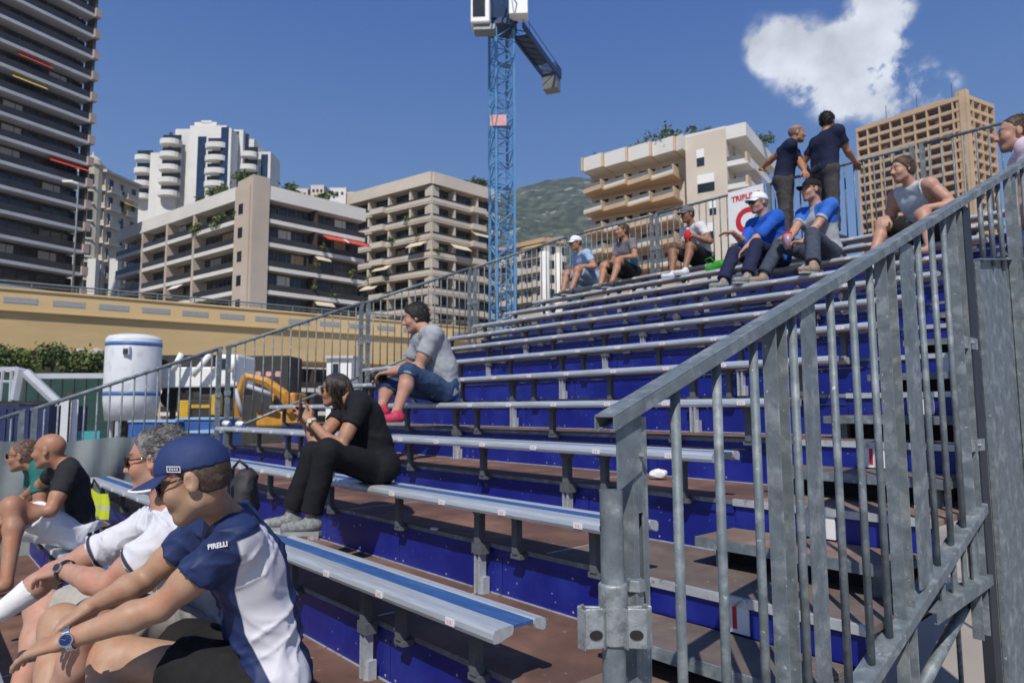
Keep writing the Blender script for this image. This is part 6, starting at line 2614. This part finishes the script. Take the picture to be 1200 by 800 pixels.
# man in grey t-shirt with a camera strap
gm, L5 = person(dict(
    label='dark-haired man in grey t-shirt and rolled denim shorts with a yellow camera strap', seed=16, s=1.04,
    H=tuple(on(519, 455, 1, 2.07)), base=(on(519, 455, 1, 2.07)[0], 2.07, .755), yaw=-16, lean=17, vox=.009, skin='pink', belly=.03, arm=1.1, shf=(.03, .03),
    head=on(487, 373, 1, 1.90), hyaw=-22, hpitch=12,
    handL=on(457, 436, 1, 1.62), handR=on(452, 440, 1, 1.68), curlL=.5, curlR=.5,
    footL=on(464, 484, 1, 1.50), footR=on(447, 478, 1, 1.60), kneeL=on(478, 436, 1, 1.62), kneeR=on(452, 452, 1, 1.66), toeL=A3(-.2, -1, 0), toeR=A3(-.5, -1, 0),
    top=dict(mat=CL['grey'], sleeve=.62, hem=-.07, ease=.018), bottom=dict(mat=CL['denim'], frac=1.08, flare=.015, cuff=CL['denim_lt'], name='shorts'), shoes='red',
    hair=dict(c='dark', inf=.016, rough=.006, line=.078)))


def two_tone(fn, a, b, nm):
    return dict(mat=mat_mask(nm, a, b, .85), mask=fn)


# far corner: two seated men
p, _ = person(dict(seated(11, on(692, 318, 1, 7.2)[0], .12, yaw=-14, lean=26, splay=.13),
    label='man in white cap and pale blue t-shirt, far left on the top bench', seed=17, vox=.013, skin='tan', hpitch=8, hyaw=-8,
    top=dict(mat=CL['skyblue'], sleeve=.6), bottom=dict(mat=CL['denim_lt'], frac=.85), shoes='dark', glasses=LENS, cap=dict(mat=CL['white']), hair=dict(c='brown', inf=.004)))


def blue_band(V, L_):
    up = nrm(L_['C7'] - L_['H'])
    u = (V - L_['H']) @ up
    return np.minimum(u - .13, .27 - u)


p, _ = person(dict(seated(11, on(738, 312, 1, 7.2)[0], .12, yaw=-14, lean=10, splay=.15),
    label='man in grey t-shirt with turquoise chest band and black shorts', seed=18, vox=.013, skin='tan', hyaw=-14,
    top=dict(two_tone(blue_band, (.16, .14, .155), (.03, .30, .45), 'banded_tee'), sleeve=.58), bottom=dict(mat=CL['shortsblack'], frac=.85), shoes='dark',
    hair=dict(c='brown', inf=.008, rough=.004)))


def side_white(V, L_):
    return ((V - L_['H']) @ L_['f']) - .02


kx = on(822, 305, 1, 7.2)[0]
p, Lc = person(dict(seated(11, kx, .12, yaw=-16, lean=20, splay=.14),
    label='man in grey cap holding a red bottle to his face beside the green bag', seed=19, vox=.013, skin='brown', hpitch=6, hyaw=-6,
    handL=on(812, 276, 1, 6.86), handR=on(806, 277, 1, 6.90), curlL=.8, curlR=.8,
    top=dict(two_tone(side_white, (.15, .15, .16), (.6, .6, .6), 'grey_white_tee'), sleeve=.6), bottom=dict(mat=CL['shortsblack'], frac=.85), shoes='white',
    cap=dict(mat=cloth('grey_cap_cloth', (.13, .13, .15))), hair=dict(c='dark', inf=.004)))

# the two in front of the sign
dx = on(908, 312, 1, 5.92)[0]
p, Ld = person(dict(seated(9, dx, .11, yaw=-22, lean=14, wide=1.1, splay=.15, fxL=-.12, fxR=-.2),
    label='man in white cap and royal blue jacket pointing to the left', seed=20, vox=.011, skin='pink', belly=.02, hyaw=-4, hpitch=4,
    handR=on(858, 272, 1, 5.45), hdirR=A3(-1, -.45, .02), hbackR=A3(0, 0, 1), curlR=.25, poleR=A3(0, .2, -1), handL=on(868, 296, 1, 5.33), hdirL=A3(-.6, -.4, -.7), curlL=.35,
    top=dict(mat=CL['blue'], sleeve=1.15, hem=-.05, ease=.022, fold=.008, name='jacket'), bottom=dict(mat=CL['tracknavy'], frac=1.92, flare=.02), shoes='grey',
    glasses=LENS, cap=dict(mat=CL['white']), hair=dict(c='grey', inf=.004)))


def blue_sl(V, L_):
    d = np.minimum(np.linalg.norm(V - L_['SHL'], axis=1), np.linalg.norm(V - L_['SHR'], axis=1))
    return .185 - d


ex_ = on(966, 306, 1, 5.92)[0]
p, Le = person(dict(seated(9, ex_, .11, yaw=-20, lean=8, wide=1.1, splay=.19, fxL=.0, fxR=-.25),
    label='man in black cap and grey jersey with blue shoulders, holding a cup', seed=21, vox=.011, skin='pink', hyaw=-16, hpitch=-2,
    handR=on(924, 283, 1, 5.45), curlR=.8, handL=on(938, 287, 1, 5.45), curlL=.6, hdirR=A3(-.5, -.6, .3), hdirL=A3(-.8, -.5, .1),
    top=dict(two_tone(blue_sl, (.34, .36, .39), (.025, .13, .50), 'blue_shouldered_jersey'), sleeve=.72, hem=-.05), bottom=dict(mat=CL['jeansdark'], frac=1.92, flare=.02), shoes='beige',
    cap=dict(mat=CL['black']), hair=dict(c='brown', inf=.004)))

# man in sleeveless shirt behind the near railing
fx_ = on(1092, 278, 1, 5.92)[0]
p, _ = person(dict(seated(9, fx_, .11, yaw=-24, lean=27, wide=1.1, splay=.20, fxR=-.18),
    label='man in sleeveless grey-blue shirt resting his arms on spread knees, seen above the handrail', seed=22, vox=.011, skin='pink', hyaw=-12, hpitch=6,
    top=dict(mat=CL['greysleeve'], sleeve=0, hem=-.04), bottom=dict(mat=CL['shortsblack'], frac=.85), hair=dict(c='brown', inf=.012, rough=.005)))

# two men standing on the top bench, backs to the photographer
sx = on(985, 281, 2, 2.77)
hz = 2.77


def standing(X, y, h, yaw, **k):
    s = h / 1.76
    H = A3(X, y, hz + .93 * s)
    ph = math.radians(yaw)
    f = A3(math.sin(ph), -math.cos(ph), 0)
    l = A3(math.cos(ph), math.sin(ph), 0)
    P = dict(H=H, base=(X, y, hz), yaw=yaw, s=s, shoes='dark')
    for nm, sg_ in (('L', 1), ('R', -1)):
        A = A3(X, y, hz + .094) + l * sg_ * .12
        P['foot' + nm] = A
        P['knee' + nm] = (H + A) / 2 + l * sg_ * .05 + f * .015
        P['hand' + nm] = H + l * sg_ * .26 + f * .05 - ZV * .05
    P.update(k)
    return P


p, Lh = person(dict(standing(-1.98, 7.2, 1.76, 150, lean=5, wide=1.15, hyaw=26, vox=.011, skin='tan', splay=0),
    label='dark-haired man in navy t-shirt standing with his back turned, one hand on the back railing', seed=23,
    handR=A3(*on(1002, 190, 1, 7.56)), curlR=.7, handL=A3(-2.25, 7.45, 3.72),
    top=dict(mat=CL['navy'], sleeve=.62, hem=-.02, ease=.02, fold=.006), bottom=dict(mat=CL['trousers'], frac=1.95, ease=.022, flare=.02), hair=dict(c='dark', inf=.014, rough=.006)))
gx = on(915, 262, 1, 7.2)
p, Lg = person(dict(standing(gx[0] + .06, 7.2, 1.74, 110, lean=15, wide=1.12, hyaw=20, vox=.011, skin='tan', tilt=0),
    label='balding man in navy t-shirt standing with a hand on his hip', seed=24,
    handL=A3(*on(948, 208, 1, 7.05)), handR=A3(*on(884, 204, 1, 7.2)), poleR=A3(-1, .2, .2), poleL=A3(.8, -.4, -.6), hdirR=A3(.8, .2, -.4), curlR=.3,
    top=dict(mat=CL['navy'], sleeve=.62, hem=0, ease=.02, fold=.006), bottom=dict(mat=CL['trousers'], frac=1.95, ease=.022, flare=.02), bristle=True))

# man in pink stooping on the stair, at the right edge
hd_ = on(1189, 157, 1, 4.15)
zt_ = 6 * ROW_H - ZT
hx_ = hd_[0] + .27
p, _ = person(dict(yaw=-72, lean=26, hyaw=6, vox=.010, skin='pink', s=1.0,
    label='man in pale pink shirt behind the handrail at the right edge', seed=25, H=A3(hx_ - .03, 4.20, zt_ + .70), base=(hx_, 4.20, zt_), head=hd_,
    footL=A3(hx_ - .05, 4.09, zt_ + .094), footR=A3(hx_ - .05, 4.31, zt_ + .094), kneeL=A3(hx_ - .27, 4.06, zt_ + .47), kneeR=A3(hx_ - .27, 4.32, zt_ + .47),
    handL=A3(hx_ - .28, 4.04, zt_ + .56), handR=A3(hx_ - .28, 4.34, zt_ + .56), shoes='dark',
    top=dict(mat=CL['pink'], sleeve=.62, hem=-.03), bottom=dict(mat=CL['denim'], frac=1.92), hair=dict(c='brown', inf=.006, line=.05)))
# ------------------------------------------------------------------ things worn, held and left about


def surf(o, px, py, tol=5):
    """point and normal of a thing's surface under a sight line"""
    n = len(o.data.vertices)
    co = np.empty(n * 3)
    o.data.vertices.foreach_get('co', co)
    no = np.empty(n * 3)
    o.data.vertices.foreach_get('normal', no)
    off = np.array(o.matrix_local.translation)
    p = o.parent
    while p is not None:
        off = off + np.array(p.location)
        p = p.parent
    co = co.reshape(-1, 3) + off
    no = no.reshape(-1, 3)
    v = co - CAM
    dep = v @ CF
    x = 600 + FPX * (v @ CR) / dep
    y = 400 - FPX * (v @ CU) / dep
    mk = (x - px) ** 2 + (y - py) ** 2 < tol ** 2
    if not mk.any():
        return None
    i = np.where(mk)[0][np.argmin(dep[mk])]
    near = np.linalg.norm(co - co[i], axis=1) < .02
    return co[i], nrm(no[near].mean(axis=0))


def wristband(L_, arm, name, r, w, strap, dial=None, dmat=None, along=.93, face=None):
    SH, E, Wr, sg_, nm = L_['arms'][arm]
    d = nrm(Wr - E)
    c = E + (Wr - E) * along
    face = nrm(CAM - c) if face is None else nrm(face)
    face = nrm(face - d * (face @ d))
    sd = np.cross(d, face)
    m = MB()
    n = 28
    for k in range(n):
        a0, a1 = 2 * PI * k / n, 2 * PI * (k + 1) / n
        pt = lambda a_, rr: c + (face * math.cos(a_) * rr + sd * math.sin(a_) * rr * 1.12)
        for (q0, q1) in ((a0, a1 - .03),):
            vs = [pt(q0, r) - d * w / 2, pt(q1, r) - d * w / 2, pt(q1, r) + d * w / 2, pt(q0, r) + d * w / 2,
                  pt(q0, r + .003) - d * w / 2, pt(q1, r + .003) - d * w / 2, pt(q1, r + .003) + d * w / 2, pt(q0, r + .003) + d * w / 2]
            m.add(vs, [(0, 1, 2, 3), (7, 6, 5, 4), (0, 4, 5, 1), (1, 5, 6, 2), (2, 6, 7, 3), (3, 7, 4, 0)])
    o = wb(m, name, strap, L_['root'])
    if dial:
        m = MB()
        b = c + face * (r + .001)
        m.tube([b, b + face * .008], [dial, dial * .94], 24)
        wb(m, 'case', STEEL, o)
        m = MB()
        m.tube([b + face * .0082, b + face * .0092], dial * .78, 24)
        wb(m, 'dial', dmat, o)
        m = MB()
        for a_, l_ in ((.6, .5), (2.4, .68)):
            dr = d * math.cos(a_) + sd * math.sin(a_)
            m.tube([b + face * .0098, b + face * .0098 + dr * dial * l_], .0006, 4)
        for k in range(12):
            dr = d * math.cos(k * PI / 6) + sd * math.sin(k * PI / 6)
            m.tube([b + face * .0096 + dr * dial * .62, b + face * .0096 + dr * dial * .72], .0007, 4)
        wb(m, 'hands', STEEL, o)
    return o


STRAP = mat('black_watch_strap', (.02, .02, .022), .5)
CREAM = mat('cream_watch_strap', (.55, .47, .33), .5)
BAND = mat('white_gauze_bandage', (.72, .72, .71), .9, 0, .05, 40, .35, 260)
wristband(L0, 0, 'watch', .029, .016, STEEL, .0195, DIAL, .90)
wristband(L1, 0, 'watch', .031, .016, STRAP, .017, STRAP, .93)
wristband(L4, 0, 'watch', .028, .018, CREAM, .016, CREAM, .90)
# bandage on the white-shirted man's far forearm
SH, E, Wr, sg_, nm = L1['arms'][1]
S = Sdf()
S.cap(E + (Wr - E) * .32, E + (Wr - E) * .97, .050, .035, k=.01, clip=[(E + (Wr - E) * .94, nrm(Wr - E)), (E + (Wr - E) * .36, -nrm(Wr - E))])
V, F = S.mesh(.006, cloth_noise(.0018, 90, 4))
mesh_obj('bandage', V, F, BAND, L1['root'])

# dark piping on the polo sleeves
for i in (0, 1):
    SH, E, Wr, sg_, nm = L1['arms'][i]
    pass

# lettering on the team jersey and badge on the cap
sh0 = L0['shirt']


def decal(parent, obj, px, py, s, size, material, turn=0.0, bold=.0, name='lettering', sx=1.0):
    r_ = surf(obj, px, py)
    if r_ is None:
        return
    c, n = r_
    x = nrm(CR - n * (CR @ n))
    y = np.cross(n, x)
    ca, sa = math.cos(turn), math.sin(turn)
    x, y = x * ca + y * sa, y * ca - x * sa
    R_ = Matrix(((x[0], y[0], n[0]), (x[1], y[1], n[1]), (x[2], y[2], n[2])))
    return text(s, size, c + n * .004, R_, material, parent, name, .0012, bold=bold, sx=sx)


PRINT = mat('white_print', (.7, .7, .7), .6)
decal(sh0, sh0, 256, 634, 'PIRELLI', .020, PRINT, .18, .0006)
capo = L0['P'].get('_cap')
if capo:
    r_ = surf(capo, 200, 547, 6)
    if r_ is not None:
        c, n = r_
        x = nrm(CR - n * (CR @ n))
        y = np.cross(n, x)
        m = MB()
        for (u0, u1, v0, v1) in ((-.020, .020, .0065, .009), (-.020, .020, -.009, -.0065), (-.020, -.0175, -.0065, .0065), (.0175, .020, -.0065, .0065), (-.013, -.009, -.003, .003), (-.006, -.002, -.003, .003), (.001, .005, -.003, .003), (.008, .012, -.003, .003)):
            m.obox(c + n * .003 + x * u0 + y * v0, x * (u1 - u0), y * (v1 - v0), n * .0015)
        wb(m, 'badge', PRINT, capo)

# phone held by the woman
SH, E, Wr, sg_, nm = L4['arms'][0]
c = on(350, 480, 1, .29)
ph_ = thing('phone', 'dark phone held up in the hands of the woman in black', 'phone', tuple(c))
dv = nrm(A3(.35, .94, -.1))
up = nrm(A3(-.1, .1, 1))
sd = np.cross(up, dv)
up = np.cross(dv, sd)
m = MB()
m.obox(c - sd * .036 - up * .07, sd * .072, up * .14, dv * .009)
wb(m, 'case', mat('maroon_phone_case', (.06, .02, .022), .35), ph_, bevel=.003)
m = MB()
m.obox(c - sd * .032 - up * .062 + dv * .0092, sd * .064, up * .124, dv * .0006)
wb(m, 'screen', MT['glass'], ph_)

# camera strap and camera of the man in grey
C7, ch, f, l = L5['C7'], L5['chest'], L5['f2'], L5['l2']
m = MB()
for sg_ in (-1, 1):
    pth = [C7 - f * .045 + ZV * .015, C7 + l * sg_ * .062 + ZV * .012, C7 + l * sg_ * .072 + f * .06 - ZV * .01, ch + l * sg_ * .06 + f * .125 + ZV * .04, ch + l * sg_ * .03 + f * .15 - ZV * .08]
    m.tube(pth[:4], .011, 6, 0)
    m.tube(pth[3:], .008, 6, 1)
wb(m, 'camera_strap', [mat('yellow_strap', (.62, .42, .02), .7), CL['black']], L5['root'], smooth=True)
cc = np.array(on(446, 441, 1, 1.60))
pc = thing('photo_camera', 'small black camera held at the knees of the man in the grey t-shirt', 'camera', tuple(cc))
m = MB()
m.obox(cc - A3(.06, .03, .035), A3(.12, 0, 0), A3(0, .055, 0), ZV * .075)
wb(m, 'body', CL['black'], pc, bevel=.008)
m = MB()
m.tube([cc + A3(-.005, -.03, 0), cc + A3(-.012, -.085, -.005)], [.032, .030], 18)
wb(m, 'lens', MT['black'], pc, smooth=True)

# backpack beside the woman's feet
b0 = np.array(on(322, 606, 2, .004))
b0 = A3(b0[0], .15, .004)
bpx = thing('backpack', 'dark grey backpack slumped on the bench beside the shoes of the woman in black', 'backpack', tuple(b0))
PACK = mat('charcoal_nylon', (.028, .027, .03), .65, 0, .2, 20, .3, 260)
S = Sdf()
S.cap(b0 + A3(-.02, 0, .10), b0 + A3(.03, .01, .10), .10, k=.05)
S.cap(b0 + A3(.0, .01, .12), b0 + A3(.06, .03, .27), .115, .075, k=.06)
S.cap(b0 + A3(-.07, -.06, .08), b0 + A3(-.02, -.07, .14), .065, .05, k=.03)
S.cap(b0 + A3(.10, -.02, .08), b0 + A3(.12, 0, .20), .075, .055, k=.04)
V, F = S.mesh(.010, cloth_noise(.012, 30, 6), lim=[(b0, -ZV)])
mesh_obj('pack', V, F, PACK, bpx)
m = MB()
m.tube([b0 + A3(.02, -.04, .34), b0 + A3(.06, -.02, .385), b0 + A3(.10, .02, .345)], .009, 6)
wb(m, 'carry_loop', MT['black'], bpx, smooth=True)
m = MB()
m.tube([b0 + A3(.10, -.10, .29), b0 + A3(.16, -.12, .20), b0 + A3(.17, -.1, .08), b0 + A3(.12, -.09, .03)], .014, 6)
wb(m, 'shoulder_strap', MT['black'], bpx, smooth=True)
m = MB()
m.tube([b0 + A3(-.10, -.10, .15), b0 + A3(-.04, -.125, .20), b0 + A3(.03, -.10, .24)], .004, 5)
wb(m, 'zip', MT['galv_dark'], bpx)

# red bottle, green bag, cup
rc = np.array(on(806, 275, 1, 6.83))
rb = thing('red_bottle', 'red plastic bottle held to the face of the man in the grey cap', 'bottle', tuple(rc))
m = MB()
m.lathe(rc, [(.03, -.09), (.05, -.07), (.055, -.02), (.05, .03), (.022, .055), (.018, .075)], 16)
wb(m, 'flask', CL['red'], rb, smooth=True)
m = MB()
m.lathe(rc, [(.021, .076), (.021, .095), (.012, .1)], 12)
wb(m, 'lid', MT['white'], rb)
gc = np.array(on(840, 321, 1, 6.56))
gb = thing('green_bag', 'bright green cloth bag lying on the bench left of the man in blue jacket', 'bag', (gc[0], 6.56, 10 * ROW_H))
S = Sdf()
q0 = A3(gc[0], 6.56, 10 * ROW_H)
S.cap(q0 + A3(-.12, 0, .05), q0 + A3(.10, .0, .06), .055, .07, k=.04)
S.cap(q0 + A3(.12, .02, .05), q0 + A3(.22, .03, .04), .05, .035, k=.04)
S.cap(q0 + A3(-.02, .02, .10), q0 + A3(.08, .02, .11), .04, .03, k=.04)
V, F = S.mesh(.014, cloth_noise(.016, 32, 9), lim=[(q0, -ZV)])
mesh_obj('cloth', V, F, CL['green'], gb)
m = MB()
m.tube([q0 + A3(-.1, -.04, .1), q0 + A3(-.14, -.06, .16), q0 + A3(-.05, -.06, .18), q0 + A3(.0, -.05, .12)], .008, 5)
wb(m, 'handle', CL['green'], gb, smooth=True)
ec = np.array(on(923, 281, 1, 5.42))
cu_ = thing('drink_cup', 'tall clear cup with red drink in the hand of the man in the black cap', 'cup', tuple(ec))
m = MB()
m.lathe(ec, [(.032, -.10), (.046, .06)], 18)
wb(m, 'cup', mat('pinkish_plastic', (.35, .22, .26), .3), cu_, smooth=True)
m = MB()
m.lathe(ec, [(.048, .061), (.048, .072), (.03, .08)], 18)
m.tube([ec + ZV * .08, ec + A3(.02, 0, .13)], .005, 6)
wb(m, 'lid', CL['red'], cu_)

# hi-vis vest hanging at the far end of the bench behind the bald man
p0, p1 = np.array(on(107, 572, 1, -.03)), np.array(on(130, 612, 1, -.03))
hv = thing('hi_vis_vest', 'yellow hi-vis vest with pale stripe hung over the far end of a bench', 'vest', (p0[0], -.03, p1[2]))
m = MB()
vs, fs = [], []
nx_, nz_ = 14, 8
for lay in (0, 1):
    for i in range(nx_ + 1):
        for j in range(nz_ + 1):
            u, t = i / nx_, j / nz_
            vs.append((p0[0] + (p1[0] - p0[0]) * u * (.8 + .2 * t), -.03 + .02 * math.sin(u * 14 + t * 3) * t + .004 * lay, p0[2] + (p1[2] - p0[2]) * t - .02 * math.sin(u * 4)))
st = (nx_ + 1) * (nz_ + 1)
mi = []
for i in range(nx_):
    for j in range(nz_):
        a_ = i * (nz_ + 1) + j
        fs.append((a_, a_ + nz_ + 1, a_ + nz_ + 2, a_ + 1))
        fs.append((a_ + st, a_ + 1 + st, a_ + nz_ + 2 + st, a_ + nz_ + 1 + st))
        mi += [1 if j == 4 else 0] * 2
m.add(vs, fs)
m.m = mi
wb(m, 'cloth', [mat('hi_vis_yellow', (.62, .72, .03), .7), mat('reflective_tape', (.6, .6, .58), .4)], hv, smooth=True)
m = MB()
m.tube([(p0[0], -.03, p0[2]), (p0[0] + .05, -.02, p0[2] + .09), ((p0[0] + p1[0]) / 2, -.03, p0[2] + .01)], .010, 5)
wb(m, 'shoulder_loop', MT['black'], hv, smooth=True)

# litter
lc = np.array(on(771, 556, 2, 2 * ROW_H - ZT + .03))
cp = MB()
g = np.random.default_rng(4)
S = Sdf()
S.cap(lc + A3(-.03, 0, 0), lc + A3(.03, .01, .005), .034, .028, k=.02)
V, F = S.mesh(.006, cloth_noise(.012, 60, 8))
o = mesh_obj('paper_cup', V, F, MT['white'], None)
tag(o, 'crumpled white paper cup lying on the brown deck just right of the railing end post', 'paper cup')
for k, (px, py, r0) in enumerate(((706, 549, 2), (508, 620, 1), (690, 740, 0), (466, 738, 0))):
    z = r0 * ROW_H - ZT + .003
    c = np.array(on(px, py, 2, z))
    m = MB()
    pts = [c + A3(.03 * math.cos(t) * g.uniform(.5, 1.2), .02 * math.sin(t) * g.uniform(.5, 1.2), 0) for t in np.linspace(0, 2 * PI, 8)[:-1]]
    m.prism(pts, (0.004, 0, .008))
    o = m.build('paper_scrap', MT['white'])
    tag(o, ['white paper scrap on the deck left of the railing end post', 'white paper scrap on the shaded deck below the bench of the woman in black', 'small pale scrap on the lower deck near the scaffold tube', 'small pale scrap on the lower deck under the nearest bench'][k], 'litter', 'paper scraps on the decks')
for k, px in enumerate((266, 282)):
    c = np.array(on(px, 487, 1, 2 * ROW_P + .14))
    c[2] = 2 * ROW_H + .034
    bo = thing('plastic_bottle', ['white plastic bottle lying at the far left end of a bench, beside the railing post', 'white plastic bottle lying near the bench end, second from the railing post'][k], 'bottle', tuple(c), 'bottles left on the bench')
    m = MB()
    m.tube([c + A3(-.09, 0, 0), c + A3(-.08, 0, 0), c + A3(.05, 0, 0), c + A3(.08, 0, 0), c + A3(.09, 0, 0)], [.02, .033, .033, .014, .013], 14)
    wb(m, 'flask', MT['white'], bo, smooth=True)
    m = MB()
    m.tube([c + A3(.091, 0, 0), c + A3(.112, 0, 0)], .016, 12)
    wb(m, 'lid', MT['tub'], bo)

# ------------------------------------------------------------------ thin blue air between here and the hills
hz_m = bpy.data.materials.new('haze')
hz_m.use_nodes = True
hn, hl_ = hz_m.node_tree.nodes, hz_m.node_tree.links
hn.clear()
ho = hn.new('ShaderNodeOutputMaterial')
hv_ = hn.new('ShaderNodeVolumePrincipled')
hv_.inputs['Color'].default_value = (.72, .84, 1.0, 1)
hv_.inputs['Density'].default_value = .00017
hv_.inputs['Anisotropy'].default_value = .2
hl_.new(hv_.outputs['Volume'], ho.inputs['Volume'])
m = MB()
m.box((-2600, -900, GZ - 1), (1700, 2600, 640))
o = m.build('haze', hz_m)
tag(o, kind='stuff')
